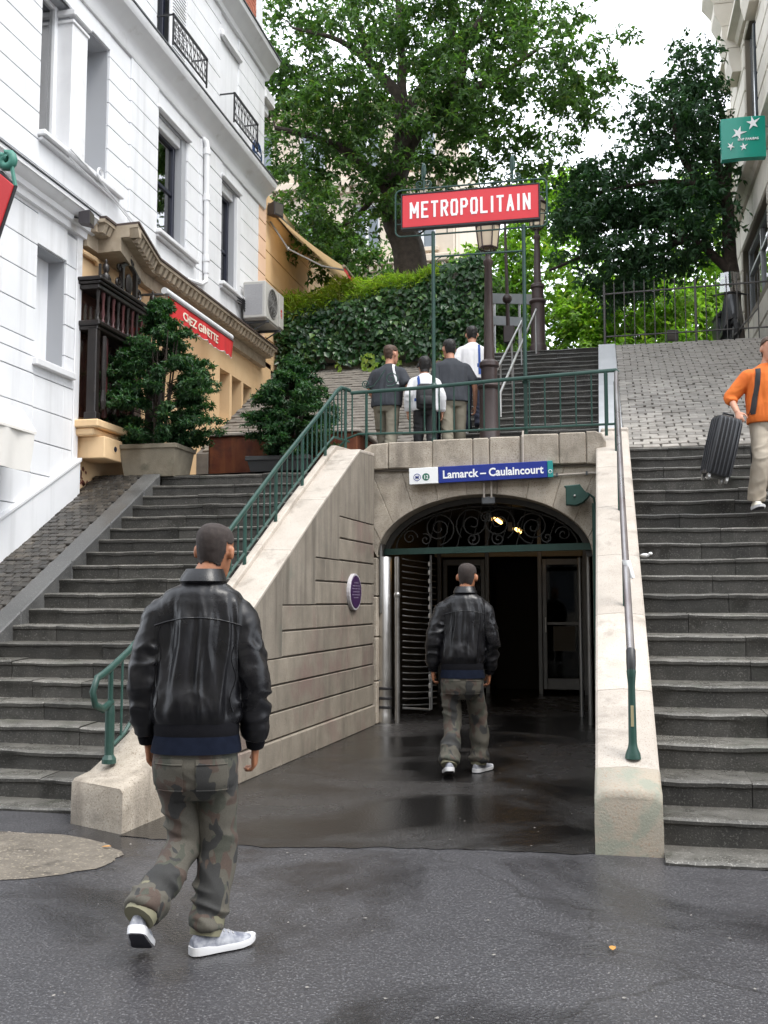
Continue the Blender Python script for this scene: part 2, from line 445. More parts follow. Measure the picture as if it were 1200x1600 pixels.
rs_ = staircase('staircase', 'dark wet stone staircase that the man with the suitcase is descending', lambda y: .302, lambda y: 2.6, 6.2, .35, .17, .04, 20, 3, (1.5, 6.2, 0))
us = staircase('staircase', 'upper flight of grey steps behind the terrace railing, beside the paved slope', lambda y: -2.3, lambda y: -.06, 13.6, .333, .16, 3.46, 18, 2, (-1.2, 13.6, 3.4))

# sloping string and cobbled strip between the left stairs and the white house
sl_z = lambda y: .04 + (y - 6.8) * .155 / .28 + .05
th = thing('stone_string', 'sloping smooth grey kerb slabs along the left edge of the left staircase', 'stone kerb', (-5.77, 7.4, 0))
y = 7.2
while y < 12.3:
    y2 = min(12.35, y + U(.85, 1.05)); mb = MB()
    mb.cprism([(-5.885, y + .004, sl_z(y) - .3), (-5.885, y2 - .004, sl_z(y2) - .3), (-5.885, y2 - .004, sl_z(y2)), (-5.885, y + .004, sl_z(y))], (.235, 0, 0), .012)
    build('kerb_slab', mb, m_string, th); y = y2
th = thing('cobbled_strip', 'steep strip of dark wet cobbles between the kerb slabs and the white house', 'cobbles', (-6.2, 8, 0))
mb = MB(); mb.prism([(-6.6, 7.2, sl_z(7.2) - .4), (-6.6, 12.36, sl_z(12.36) - .4), (-6.6, 12.36, sl_z(12.36) - .035), (-6.6, 7.2, sl_z(7.2) - .035)], (.71, 0, 0))
build('joint_bed', mb, m_mortar, th)
cobs = []
for k in range(6):
    mb = MB(); mb.cbox(-.068, .068, -.068, .068, -.06, .018, .010, j=.005); cobs.append((meshof('cobble', mb, m_cob), mb))
ang = math.atan(.155 / .28)
y = 7.25; row = 0; n_c = 0; low_c = MB()
while y < 12.33:
    x = -6.535 + (.05 if row % 2 else 0)
    while x < -5.92:
        k = R.randrange(6); p = (x + U(-.004, .004), y, sl_z(y) - .024 + U(-.004, .004)); ro = (ang + U(-.04, .04), U(-.04, .04), U(-.05, .05)); sc = (U(.66, .74), U(.64, .74), 1)
        if y > 8.75 and n_c < 298: inst('cobble', cobs[k][0], p, th, ro, sc); n_c += 1
        else:
            mt = Matrix.Translation(p) @ Matrix.Rotation(ro[0], 4, 'X') @ Matrix.Diagonal((sc[0], sc[1], 1, 1)); low_c.add([mt @ Vector(v) for v in cobs[k][1].v], cobs[k][1].f)
        x += .1
    y += .1 * math.cos(ang); row += 1
build('low_cobbles', low_c, m_cob, th, kind='stuff')

# ------------------------------------------------------------------ left passage wall
lw = thing('retaining_wall', 'beige stone wall of the passage rising beside the left staircase, with deep joints', 'wall', wl(0, 0, 0))
prof = [(0, .29), (.25, .33), (.5, .43), (.75, .56), (1.1, .77), (1.5, 1.03), (2.18, 1.45), (3.03, 1.94), (3.97, 2.49), (5.25, 3.2), (5.45, 3.3), (6.08, 3.34)]
def top(s):
    for (a, za), (b, zb) in zip(prof, prof[1:]):
        if a <= s <= b: return za + (zb - za) * (s - a) / (b - a)
    return prof[-1][1]
mb = MB()
P = [(.9, 0)] + [(s, z - .06) for s, z in prof if s >= 1.1] + [(6.08, 0)]
mb.prism([wl(s, .02, z) for s, z in P], tuple(Vector(wl(0, .33, 0)) - Vector(wl(0, 0, 0))))
build('wall_core', mb, m_slot, lw)
rowz = [.252 + .2435 * i for i in range(10)]
starts = [1.0, 1.45, 2.05, 2.9, 2.9, 3.85, 3.85, 4.66, 4.66]
# smooth band below the coping, stepping down against the courses
low = [(.92, .252)]
for i, s in enumerate(starts): low += [(s, rowz[i]), (s, rowz[i + 1])]
low += [(6.08, rowz[9])]
upp = [(s, z - .034) for s, z in prof if s >= 1.1][::-1]
cut = [i for i in range(len(low))]
def band(poly):
    mb = MB(); mb.cprism([wl(s, .02, z) for s, z in poly], tuple(Vector(wl(0, -.001, 0)) - Vector(wl(0, .02, 0))), .004)
    build('render_band', mb, m_render, lw)
segs = [(.92, 1.45, .252, [(1.0, .252), (1.0, rowz[1])]), ]
pts = [.92, 1.45, 2.05, 2.9, 3.85, 4.66, 6.08]
lows = [rowz[1], rowz[2], rowz[3], rowz[5], rowz[7], rowz[9]]
for i in range(6):
    a, b = pts[i] + .002, pts[i + 1] - .002
    zb = lows[i] if i else .252
    mid = [(s, z - .034) for s, z in prof if a < s < b]
    band([(a, zb + .002 + (.0 if i else 0)), (b, zb + .002), (b, top(b) - .034)] + mid[::-1] + [(a, top(a) - .034)] if i else [(a, .256), (b - .45, .256), (b - .45, rowz[1]), (b, rowz[1]), (b, top(b) - .034)] + mid[::-1] + [(a, top(a) - .034)])
# stepped courses
starts = [1.0, 1.45, 2.05, 2.9, 2.9, 3.85, 3.85, 4.66, 4.66]
for i, s0 in enumerate(starts):
    s = s0 + .008; k = 0
    while s < 6.06:
        s2 = s + (.62 if k else (.62 if i % 2 else .36)) + U(-.05, .05)
        if s2 > 5.8: s2 = 6.075
        mb = MB()
        mb.cprism([wl(s + .0025, .025, rowz[i] + .008), wl(s2 - .0025, .025, rowz[i] + .008), wl(s2 - .0025, .025, rowz[i + 1] - .009), wl(s + .0025, .025, rowz[i + 1] - .009)], tuple(Vector(wl(0, U(-.002, .003), 0)) - Vector(wl(0, .025, 0))), .006)
        build('stone_block', mb, m_course, lw)
        s = s2; k += 1
s = .95
while s < 6.0:      # plinth stones at the foot
    s2 = min(6.075, s + U(.9, 1.2)); mb = MB()
    if s2 > 5.7: s2 = 6.075
    mb.cprism([wl(s + .003, .03, 0), wl(s2 - .003, .03, 0), wl(s2 - .003, .03, .245), wl(s + .003, .03, .245)], tuple(Vector(wl(0, -.016, 0)) - Vector(wl(0, .03, 0))), .01)
    build('plinth_stone', mb, m_course, lw); s = s2
# coping slabs and the low kerb that carries the railing
def wl_loft(sec, ss):
    mb = MB(); mb.rings([[wl(s, d, top(s) + dz) for d, dz in sec] for s in ss]); return mb
s = 1.12
while s < 6.0:
    s2 = min(6.07, s + 1.0)
    if s2 > 5.6: s2 = 6.07
    ss = [s + .003] + [q for q, _ in prof if s + .02 < q < s2 - .02] + [s2 - .003]
    build('coping_slab', wl_loft([(-.004, -.034), (-.004, -.008), (.006, 0), (.29, .004), (.30, -.034)], ss), m_coping, lw)
    build('kerb_strip', wl_loft([(.292, -.04), (.292, .05), (.302, .058), (.36, .058), (.37, .05), (.37, -.12)], ss), m_coping, lw)
    s = s2
mb = MB(); rs = []      # rough rounded block at the foot, flaring outward
for s, d1, zt in ((-.0, .50, .285), (.03, .52, .30), (.25, .50, .325), (.5, .46, .42), (.75, .41, .55), (1.115, .37, .775)):
    sk = .0 if s > .1 else .0
    b = .028
    o = [(0, -.02), (0, zt - b), (b, zt), (d1 - b, zt - .005), (d1, zt - b - .005), (d1, -.02)]
    o = [(-.004, -.02), (-.004, (zt - b) * .5), (-.002, zt - b), (b * .8, zt), (d1 * .5, zt + .004), (d1 - b, zt), (d1, zt - b), (d1, (zt - b) * .5), (d1, -.02)]
    rs.append([add3(wl(s + d * (.42 if s < .02 else .42 * max(0, 1 - s * 1.1)), d, z), (.006 * noise.noise((s * 7, d * 9, z * 9)), .006 * noise.noise((s * 9 + 5, d * 7, z * 8)), 0)) for d, z in o])
mb.rings(rs)
build('foot_block', mb, m_lime, lw, smooth=50)

# ------------------------------------------------------------------ right wall between passage and right stairs
rw = thing('parapet_wall', 'pale stone wall with sloping coping between the passage and the right staircase', 'wall', (.1, 6.4, 0))
zr = lambda y: .385 + .4985 * (y - 6.45)
mb = MB(); mb.prism([(-.075, 6.9, 0), (-.075, 12.9, 0), (-.075, 12.9, zr(12.9) - .07), (-.075, 6.9, zr(6.9) - .07)], (.37, 0, 0))
build('wall_core', mb, m_render, rw)
ys = [6.62, 7.44, 8.48, 9.52, 10.6, 11.7, 12.9]
for a, b in zip(ys, ys[1:]):
    mb = MB(); sec = [(-.085, -.09), (-.085, -.012), (-.072, 0), (.10, .012), (.288, .0), (.30, -.012), (.30, -.24), (-.06, -.24)]
    sec = [(-.085, -.075), (-.085, -.014), (-.07, 0), (.10, .014), (.285, .0), (.301, -.014), (.301, -.075)]
    mb.rings([[(x, y, zr(y) + dz) for x, dz in sec] for y in (a + .003, (a + b) / 2, b - .003)])
    build('coping_slab', mb, m_coping, rw, smooth=30)
mb = MB(); rs = []
for y, zt, b in ((6.375, .33, .05), (6.385, .365, .045), (6.41, .385, .03), (6.5, .41, .018), (6.62, zr(6.62) + .002, .014)):
    o = [(-.088, -.02), (-.09, .16), (-.088, zt - b), (-.088 + b, zt), (.10, zt + .012), (.302 - b, zt), (.304, zt - b), (.306, .16), (.304, -.02)]
    rs.append([(x + .007 * noise.noise((x * 9, y * 9, z * 7)), y + (.012 * noise.noise((x * 8, 3, z * 8)) if y < 6.42 else 0), z) for x, z in o])
mb.rings(rs); mb2 = MB()
build('foot_block', mb, M('worn_stone', (.34, .29, .225), (.29, .27, .225), 3, .7, None, .6, 70, .008, stain=(.235, .25, .20), stain_s=3.2, stain_r=(.5, .6), speck=(.3, .22, .16), speck_s=70), rw, smooth=55)
mb = MB(); mb.cbox(-.03, .31, 12.93, 13.2, 3.3, 3.66, .02); build('end_stone', mb, m_coping, rw)

fw_ = thing('side_wall', 'plain stone wall along the far right edge of the right staircase', 'wall', (2.75, 6.2, 0))
mb = MB(); mb.cprism([(2.605, 5.9, 0), (2.605, 13.3, 0), (2.605, 13.3, zr(13.3) + .5), (2.605, 5.9, zr(5.9) + .5)], (.6, 0, 0), .02)
build('wall', mb, m_render, fw_)
# ------------------------------------------------------------------ station entrance: arch, cornice, tunnel
se = thing('station_entrance', 'arched stone mouth of the underground station between the two staircases', 'station entrance', (-1.46, 12.4, 0))
CX, AX, ZS, RZ = -1.46, 1.31, 2.05, .755
def el(th): return (CX + AX * math.cos(th), ZS + RZ * math.sin(th))
def outer(x, z):      # ray from a low centre through (x, z) to the block outline
    x0, z0 = CX, -.2
    dx, dz = x - x0, z - z0
    k = (3.125 - z0) / dz
    if dx < 0: k = min(k, (-2.965 - x0) / dx)
    elif dx > 0: k = min(k, (-.07 - x0) / dx)
    return (x0 + dx * k, z0 + dz * k)
ths = [math.pi * q for q in (.0, .085, .18, .275, .365, .455, .545, .635, .725, .82, .915, 1.)]
for a, b in zip(ths, ths[1:]):
    A = [el(a + (b - a) * i / 4) for i in range(5)]
    A0, A1 = outer(*A[0]), outer(*A[-1])
    mid = []
    if (A0[1] < 3.12) != (A1[1] < 3.12): mid = [((-.07 if A0[0] > CX else -2.965), 3.125)]
    poly = A + [A1] + mid + [A0]
    cx = sum(p[0] for p in poly) / len(poly); cz = sum(p[1] for p in poly) / len(poly)
    poly = [(x + (cx - x) * .006, z + (cz - z) * .006) for x, z in poly]
    mb = MB(); mb.cprism([(x, 12.86, z) for x, z in poly], (0, -.46 + U(-.004, .004), 0), .007)
    build('arch_stone', mb, m_lime, se)
mb = MB(); mb.prism([(x, 12.8, z) for x, z in [outer(*el(math.pi)), outer(*el(math.pi * .82))]] + [(-2.965, 12.8, 3.1), (-.08, 12.8, 3.1), (-.08, 12.8, 2.2)] + [(el(math.pi * q / 12)[0], 12.8, el(math.pi * q / 12)[1] + .02) for q in range(0, 13)], (0, -.36, 0))
build('joint_backing', mb, m_slot, se)
z = 0
for z0, z1 in ((0, .52), (.525, 1.06), (1.065, 1.56), (1.565, 2.045)):
    mb = MB(); mb.cbox(-2.965, -2.772, 12.40 + U(0, .004), 12.86, z0 + .003, z1 - .002, .012); build('jamb_stone', mb, m_lime, se)
    mb = MB(); mb.cbox(-.148, -.07, 12.40, 12.86, z0 + .003, z1 - .002, .012); build('jamb_stone', mb, m_lime, se)
xs = [-2.62, -2.06, -1.56, -1.36, -.98, -.52, -.2]
Yc, Dc = 12.78, -.44
mb = MB(); mb.cprism([(-3.03, Yc, 2.98), (-2.965, Yc, 2.98), (-2.93, Yc, 3.07), (-2.85, Yc, 3.13), (-2.622, Yc, 3.14), (-2.622, Yc, 3.47), (-2.84, Yc, 3.455), (-2.95, Yc, 3.37), (-3.01, Yc, 3.22)], (0, Dc, 0), .014)
build('cornice_stone', mb, m_lime, se)
for a, b in zip(xs, xs[1:]):
    mb = MB(); mb.cbox(a + .003, b - .003, Yc + Dc + U(-.004, .004), Yc, 3.14, 3.475 + (a + 2.6) * .022 + U(-.006, .006), .014, j=.003); build('cornice_stone', mb, m_lime, se)
mb = MB(); mb.cprism([(-.197, Yc, 3.14), (-.05, Yc, 3.12), (.0, Yc, 3.05), (.03, Yc, 3.05), (.03, Yc, 3.4), (-.02, Yc, 3.5), (-.09, Yc, 3.53), (-.197, Yc, 3.53)], (0, Dc, 0), .014)
build('cornice_stone', mb, m_lime, se)
mb = MB(); mb.box(-3.0, -.02, 12.37, 12.75, 3.115, 3.142); build('cornice_groove', mb, m_slot, se)
mb = MB()      # tunnel lining
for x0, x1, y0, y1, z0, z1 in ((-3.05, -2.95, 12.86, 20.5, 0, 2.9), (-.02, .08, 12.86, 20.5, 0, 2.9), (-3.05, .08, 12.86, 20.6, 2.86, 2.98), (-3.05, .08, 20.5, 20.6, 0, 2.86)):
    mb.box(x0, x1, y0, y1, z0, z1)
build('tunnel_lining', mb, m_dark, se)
mb = MB()
for i in range(13):
    pass
A = [(CX + (AX + .02) * math.cos(math.pi * i / 16), ZS + (RZ + .015) * math.sin(math.pi * i / 16)) for i in range(17)]
B = [(CX + (AX + .0) * math.cos(math.pi * i / 16), ZS + (RZ - .0) * math.sin(math.pi * i / 16)) for i in range(17)]
# iron roller-grille box: curved dark band following the arch, behind its face
rs = []
for i in range(17):
    t = math.pi * i / 16; c, s_ = math.cos(t), math.sin(t)
    rs.append([(CX + (AX - .0) * c, y, ZS + (RZ - .0) * s_) if k == 0 else (CX + (AX - .075) * c, y, ZS + (RZ - .07) * s_) for k, y in ((0, 12.74), (0, 12.8), (1, 12.8), (1, 12.74))])
mb.rings(rs); build('arch_iron_band', mb, M('sooty_iron', (.03, .03, .028), (.045, .043, .04), 8, .5), se, smooth=40)

# ------------------------------------------------------------------ terrace, upper street, slopes
g = MB(); g.add([(-6.75, 12.42, 3.12), (-2.9, 12.5, 3.2), (.31, 12.9, 3.42), (.31, 13.7, 3.46), (-2.3, 13.7, 3.45), (-2.3, 14.5, 3.25), (-3.3, 14.5, 3.24), (-3.3, 16, 3.24), (-6.75, 16, 3.2)], [tuple(range(9))])
build('terrace', g, m_asphalt, kind='structure')
g = MB(); g.add([(-2.35, 19.95, 6.32), (3.6, 19.95, 6.39), (60, 19.95, 6.4), (60, 120, 6.6), (-60, 120, 6.6), (-60, 20.1, 6.3)], [tuple(range(6))])
build('upper_street', g, m_asphalt, kind='structure')
g = MB(); g.box(-60, 60, 20.7, 120, -1, 6.2); build('hill', g, m_soil, kind='structure')
kb = thing('stone_kerb', 'pale smooth kerb slabs between the upper steps and the paved slope', 'stone kerb', (.1, 13.4, 3.4))
rz = lambda y: 3.46 + (y - 13.3) * (6.38 - 3.46) / 6.4
y = 13.3; m_pk = M('pale_kerb', (.40, .41, .42), (.5, .51, .52), 3, .4, .6, .2, 80, rand=.08)
while y < 19.6:
    y2 = min(19.72, y + 1.07); mb = MB()
    mb.cprism([(-.055, y + .006, rz(y) - .3), (-.055, y2 - .006, rz(y2) - .3), (-.055, y2 - .006, rz(y2) + .02), (-.055, y + .006, rz(y) + .02)], (.315, 0, 0), .012)
    build('kerb_slab', mb, m_pk, kb); y = y2
rp = thing('paved_slope', 'steep slope paved with grey stone setts above the right staircase', 'paving', (1.5, 13.3, 3.4))
mb = MB(); mb.prism([(.26, 13.28, 3.0), (.26, 19.75, 5.9), (.26, 19.75, rz(19.75) - .03), (.26, 13.28, rz(13.28) - .03)], (3.4, 0, 0)); build('joint_bed', mb, m_mortar, rp)
setts = []
for k in range(7):
    mb = MB(); mb.cbox(-.112, .112, -.0585, .0585, -.05, .022, .007, j=.004); setts.append((meshof('sett', mb, m_sett), mb))
a2 = math.atan2(6.38 - 3.46, 6.4); y = 13.36; row = 0; cnt = 0; rest = MB()
while y < 19.7:
    x = .375 + (.114 if row % 2 else 0)
    if row % 2: inst('sett', setts[R.randrange(7)][0], (.318, y, rz(y) - .02), rp, (a2, 0, 0), (.48, .95, 1)); cnt += 1
    while x < 3.6:
        k = R.randrange(7); p = (x + U(-.008, .008), y + U(-.006, .006), rz(y) - .02 + U(-.006, .006)); ro = (a2 + U(-.05, .05), U(-.025, .025), U(-.02, .02)); sc = (U(.88, 1.0), U(.88, 1.0), 1)
        if x < 2.2 and cnt < 296: inst('sett', setts[k][0], p, rp, ro, sc); cnt += 1
        else:
            mt = Matrix.Translation(p) @ Matrix.Rotation(ro[0], 4, 'X') @ Matrix.Diagonal((sc[0], sc[1], 1, 1))
            rest.add([mt @ Vector(v) for v in setts[k][1].v], setts[k][1].f)
        x += .228
    y += .121 * math.cos(a2); row += 1
build('far_setts', rest, m_sett, rp, kind='stuff')
# planted bank: sloped paving up to the ivy wall, left of the upper steps
bz = lambda y: 3.2 + .55 * (y - 14.4)
bk = thing('paved_bank', 'sloping bank of small grey setts below the ivy wall, behind the terrace walkers', 'paving', (-4, 14.4, 3.2))
mb = MB(); [mb.prism([(xa, ya_, 2.9), (xa, 19.95, 5.9), (xa, 19.95, bz(19.95) - .03), (xa, ya_, bz(ya_) - .03)], (wd_, 0, 0)) for xa, wd_, ya_ in ((-6.62, 3.22, 15.8), (-3.4, 1.08, 14.3))]; build('joint_bed', mb, m_mortar, bk)
ab = math.atan(.55); y = 14.36; row = 0; rest = MB()
while y < 19.9:
    x = -6.5 + (.1 if row % 2 else 0)
    while x < -2.4:
        mt = Matrix.Translation((x, y, bz(y) - .02 + U(-.006, .006))) @ Matrix.Rotation(ab + U(-.04, .04), 4, 'X')
        k = R.randrange(7)
        if x > -3.3 or y > 15.85: rest.add([mt @ Vector(v) for v in setts[k][1].v], setts[k][1].f)
        x += .212
    y += .16 * math.cos(ab); row += 1
build('setts', rest, M('bank_sett', (.15, .135, .115), (.24, .215, .185), 8, .7, None, .5, 50, stain=(.11, .1, .08)), bk, kind='stuff')
# ------------------------------------------------------------------ the white house on the left
m_white = M('white_paint', (.72, .73, .75), (.78, .79, .805), 2, .55, None, .25, 40, .003, rand=.025, streak=(.54, .545, .55), streak_s=(4, 4, .28), streak_r=(.52, .8), stain=(.62, .62, .615), stain_s=.8, stain_r=(.55, .8))
m_wcore = M('white_joint', (.36, .37, .39), None, rough=.8)
m_trim = M('white_trim', (.68, .685, .70), (.75, .755, .765), 3, .5, None, .15, 60, .003, rand=.02, stain=(.5, .49, .475), stain_s=2, stain_r=(.6, .75))
m_black = M('black_iron', (.012, .012, .014), (.02, .02, .022), 20, .45)
m_navy = M('dark_frame', (.012, .014, .028), None, rough=.3)
m_glass = glass('window_glass', (.5, .52, .52), .26)
m_curt = M('curtain', (.6, .58, .53), (.7, .68, .62), 3, .9, streak=(.3, .28, .24), streak_s=(12, 12, .3))
m_room = M('dark_room', (.02, .018, .016), None, rough=.9)
m_orange = M('orange_render', (.70, .47, .255), (.77, .55, .32), 1.5, .8, None, .4, 50, .004, stain=(.56, .38, .21), stain_s=1.1, stain_r=(.55, .8), streak=(.54, .37, .2), streak_s=(4, 4, .5), streak_r=(.62, .85))
m_peel = M('peeling', (.16, .04, .03), (.25, .08, .05), 20, .9)
m_lead = M('lead_flashing', (.06, .065, .07), (.09, .095, .1), 6, .5)
XF = -6.55
wh = thing('white_house', 'white painted town house with grooved courses and black iron balconets', 'house', (-6.6, 12, 2.5))
def wall_holes(y0, y1, z0, z1, x0, x1, holes):
    mb = MB()
    ys = sorted({y0, y1} | {h[0] for h in holes} | {h[1] for h in holes}); ys = [y for y in ys if y0 <= y <= y1]
    for a, b in zip(ys, ys[1:]):
        c = (a + b) / 2; z = z0
        for h in sorted([h for h in holes if h[0] < c < h[1]], key=lambda h: h[2]):
            if h[2] > z: mb.box(x0, x1, a, b, z, h[2])
            z = h[3]
        if z < z1: mb.box(x0, x1, a, b, z, z1)
    return mb
holesA = [(10.76, 11.42, 4.4, 5.75)]
holesB = [(10.72, 11.37, 7.16, 9.08), (11.74, 12.40, 7.16, 9.06), (13.96, 14.95, 7.13, 8.95), (16.64, 17.35, 7.15, 9.0)]
holesC = [(13.9, 15.0, 9.92, 12.0)]
build('wall', wall_holes(7.5, 11.8, 1.0, 6.2, -7.0, XF - .03, holesA), m_wcore, wh)
build('wall', wall_holes(7.5, 18.62, 6.2, 9.3, -7.0, XF - .03, holesB), m_wcore, wh)
build('wall', wall_holes(7.5, 18.9, 9.3, 12.1, -7.0, XF - .03, holesC), m_wcore, wh)
mb = MB(); mb.box(-9, -7.0, 7.5, 18.6, 1, 14.5); build('house_body', mb, m_white, wh)
def courses(y0, y1, zs, x=XF, split=None):
    for a, b in zip(zs, zs[1:]):
        cuts = [y0, y1]
        if split and y1 - y0 > split:
            n = max(1, round((y1 - y0) / split)); o = U(-.12, .12)
            cuts = [y0] + [y0 + (y1 - y0) * (i + 1) / n + o for i in range(n - 1)] + [y1]
        for c, d in zip(cuts, cuts[1:]):
            mb = MB(); mb.cbox(x - .06, x + U(-.0015, .0015), c + (.0015 if c > y0 else 0), d - (.0015 if d < y1 else 0), a + .006, b - .006, .004)
            build('wall_course', mb, m_white, wh)
fr = lambda a, b, p, off=0: [a] + [z for z in (off + p * i for i in range(60)) if a + .05 < z < b - .05] + [b]
zA = fr(1.5, 6.2, .39, .275)
lowz = lambda y: 2.67 + .512 * (y - 10.54)
courses(7.6, 10.75, fr(2.2, 4.38, .39, .275), split=.8); courses(7.6, 10.75, fr(4.38, 6.2, .39, .275), split=.8)
courses(10.75, 11.43, [2.61, 3.0, 3.39, 3.78, 4.17, 4.33]); courses(10.75, 11.43, [5.76, 6.2])
courses(11.43, 11.66, [2.8, 3.0] + [3.39 + .39 * i for i in range(8)])
mb = MB(); mb.cbox(XF - .06, XF + .012, 11.665, 11.8, 2.9, 6.2, .008); build('corner_strip', mb, m_trim, wh)
mb = MB(); mb.box(-7.0, -6.8, 10.7, 11.5, 4.3, 5.8); build('niche_back', mb, m_white, wh)
mb = MB(); mb.cbox(-6.83, XF + .07, 10.70, 11.62, 4.28, 4.37, .01); build('window_sill', mb, m_trim, wh)
mb = MB(); mb.cprism([(XF - .03, 7.5, lowz(7.5) - 1.2), (XF - .03, 11.82, lowz(11.82) - .9), (XF - .03, 11.82, lowz(11.82) - .05), (XF - .03, 7.5, lowz(7.5) - .05)], (.075, 0, 0), .008); build('plinth', mb, m_white, wh)
mb = MB(); mb.cprism([(XF - .03, 7.5, lowz(7.5) - .05), (XF - .03, 11.825, lowz(11.82) - .05), (XF - .03, 11.825, lowz(11.82)), (XF - .03, 7.5, lowz(7.5))], (.095, 0, 0), .008); build('plinth_cap', mb, m_trim, wh)
# lower cornice over the shop floor
def run(name, prof, y0, y1, mat=None, par=None, sm=30):      # horizontal moulding: (x out from the facade, z) outline along y
    mb = MB(); mb.rings([[(XF + a, y, z) for a, z in prof] for y in (y0, y1)]); return build(name, mb, mat or m_trim, par or wh, smooth=sm)
run('cornice', [(-.05, 6.16), (.05, 6.18), (.06, 6.26), (.10, 6.27), (.11, 6.33), (.16, 6.36), (.2, 6.42), (.22, 6.42), (.22, 6.47), (-.05, 6.50)], 7.5, 11.93)
run('flashing', [(-.04, 6.505), (.235, 6.475), (.235, 6.49), (-.04, 6.525)], 7.5, 12.0, m_lead)
# first floor
zB = [6.53] + [6.69 + .328 * i for i in range(8)] + [9.3]
courses(7.6, 10.70, zB, split=.9)
courses(10.70, 12.42, [6.53, 6.69, 7.02]); courses(12.42, 13.03, zB); courses(13.03, 13.94, zB, XF + .03)
courses(13.94, 15.12, [6.53, 6.69, 6.98]); courses(15.12, 15.62, zB); courses(15.62, 16.62, zB, XF + .012); courses(16.62, 17.56, [6.53, 6.69, 7.02]); courses(17.56, 18.62, zB)
for y0, y1, z in ((10.70, 12.42, 9.08), (13.94, 15.12, 9.05), (16.62, 17.56, 9.07)):
    mb = MB(); mb.cbox(XF - .06, XF + .002, y0, y1, z, 9.3, .004); build('lintel_course', mb, m_white, wh)
mb = MB(); mb.cbox(XF - .3, XF + .035, 11.362, 11.746, 7.17, 8.9, .01); build('pilaster', mb, m_trim, wh)
mb = MB(); mb.cbox(XF - .3, XF + .055, 11.345, 11.765, 8.86, 8.91, .01); mb.cbox(XF - .3, XF + .08, 11.33, 11.78, 8.95, 9.04, .015); build('pilaster_cap', mb, m_trim, wh)
for y0, y1, z in ((10.66, 12.72, 7.06), (13.9, 15.42, 7.03), (16.55, 17.75, 7.05)):
    mb = MB(); mb.cbox(XF - .3, XF + .11, y0, y1, z, z + .07, .012); mb.cbox(XF - .2, XF + .06, y0 + .03, y1 - .03, z - .05, z - .002, .01); build('window_sill', mb, m_trim, wh)
mb = MB(); mb.box(-7.0, -6.9, 11.7, 12.45, 7.1, 9.1); build('niche_back', mb, m_white, wh)
def window(y0, y1, z0, z1, split, curtain, mat, xg=-6.73, name='window'):
    mb = MB(); f = .055
    mb.cbox(xg - .03, xg + .05, y0, y0 + f, z0, z1, .006); mb.cbox(xg - .03, xg + .05, y1 - f - .02, y1, z0, z1, .006)
    mb.cbox(xg - .03, xg + .045, y0 + f, y1 - f - .02, z1 - f, z1, .006); mb.cbox(xg - .03, xg + .045, y0 + f, y1 - f - .02, z0, z0 + f, .006)
    if split: mb.cbox(xg - .02, xg + .035, y0 + f, y1 - f - .02, split - .03, split + .03, .006)
    wd = build(name, mb, mat, wh)
    mb = MB(); mb.box(xg, xg + .008, y0 + .03, y1 - .03, z0 + .03, z1 - .03); build('pane', mb, m_glass, wd)
    mb = MB(); mb.box(xg - .9, xg - .85, y0 - .3, y1 + .3, z0 - .3, z1 + .3); build('room_back', mb, m_room, wd)
    if curtain:
        mb = MB(); c0, c1 = curtain; n = 24
        for a in range(n):
            pass
        rs = [[(xg - .045 + .02 * math.sin(k * 1.9), c0 + (c1 - c0) * k / n, z) for k in range(n + 1)] for z in (z0, z1)]
        mb.rings(rs, cap=False, closed=False); build('curtain', mb, m_curt, wd, smooth=180)
    return wd
window(10.72, 11.37, 7.16, 9.08, None, (10.74, 11.36), m_trim, -6.78)
window(13.97, 14.92, 7.13, 8.8, 8.0, (14.55, 14.9), m_navy)
window(16.66, 17.33, 7.15, 8.85, 7.85, (16.8, 17.3), m_navy)
for y0, y1, z0, z1 in ((13.96, 14.95, 8.8, 8.96), (16.64, 17.35, 8.85, 9.01)):
    mb = MB(); mb.cbox(-6.8, XF - .06, y0, y1, z0, z1, .01); build('window_head', mb, m_trim, wh)
for y0, y1, z in ((13.9, 15.17, 8.985), (16.58, 17.56, 9.03)):
    mb = MB(); mb.cbox(XF - .03, XF + .06, y0, y1, z, z + .055, .015); build('drip_moulding', mb, m_trim, wh)
mb = MB(); mb.cbox(XF - .3, XF + .03, 17.37, 17.54, 7.1, 8.95, .01); build('pilaster', mb, m_trim, wh)
# string course and second floor
run('string_course', [(-.05, 9.3), (.03, 9.31), (.05, 9.36), (.05, 9.52), (.07, 9.56), (.16, 9.66), (.24, 9.7), (.27, 9.76), (.27, 9.82), (-.05, 9.84)], 7.5, 18.92)
run('flashing', [(-.04, 9.845), (.285, 9.825), (.285, 9.85), (-.04, 9.87)], 7.5, 18.94, m_lead)
zC = [9.86] + [10.12 + .337 * i for i in range(6)] + [12.05]
courses(7.6, 13.0, zC, split=1.1); courses(13.0, 13.88, zC); courses(15.02, 16.5, zC); courses(17.42, 18.9, zC)
mb = MB(); mb.cbox(XF - .06, XF - .02, 16.5, 17.42, 9.86, 12.05, .004); build('blind_panel', mb, m_white, wh)
mb = MB(); mb.cbox(XF - .03, XF + .07, 16.44, 17.46, 11.56, 11.70, .03); build('drip_moulding', mb, m_trim, wh)
wd = window(13.9, 14.4, 9.92, 12.0, None, (14.1, 14.3), m_navy, -6.72)
mb = MB(); mb.cbox(XF - .04, XF - .012, 14.38, 15.02, 9.92, 12.03, .004); sh = build('shutter', mb, m_white, wh)
mb = MB()
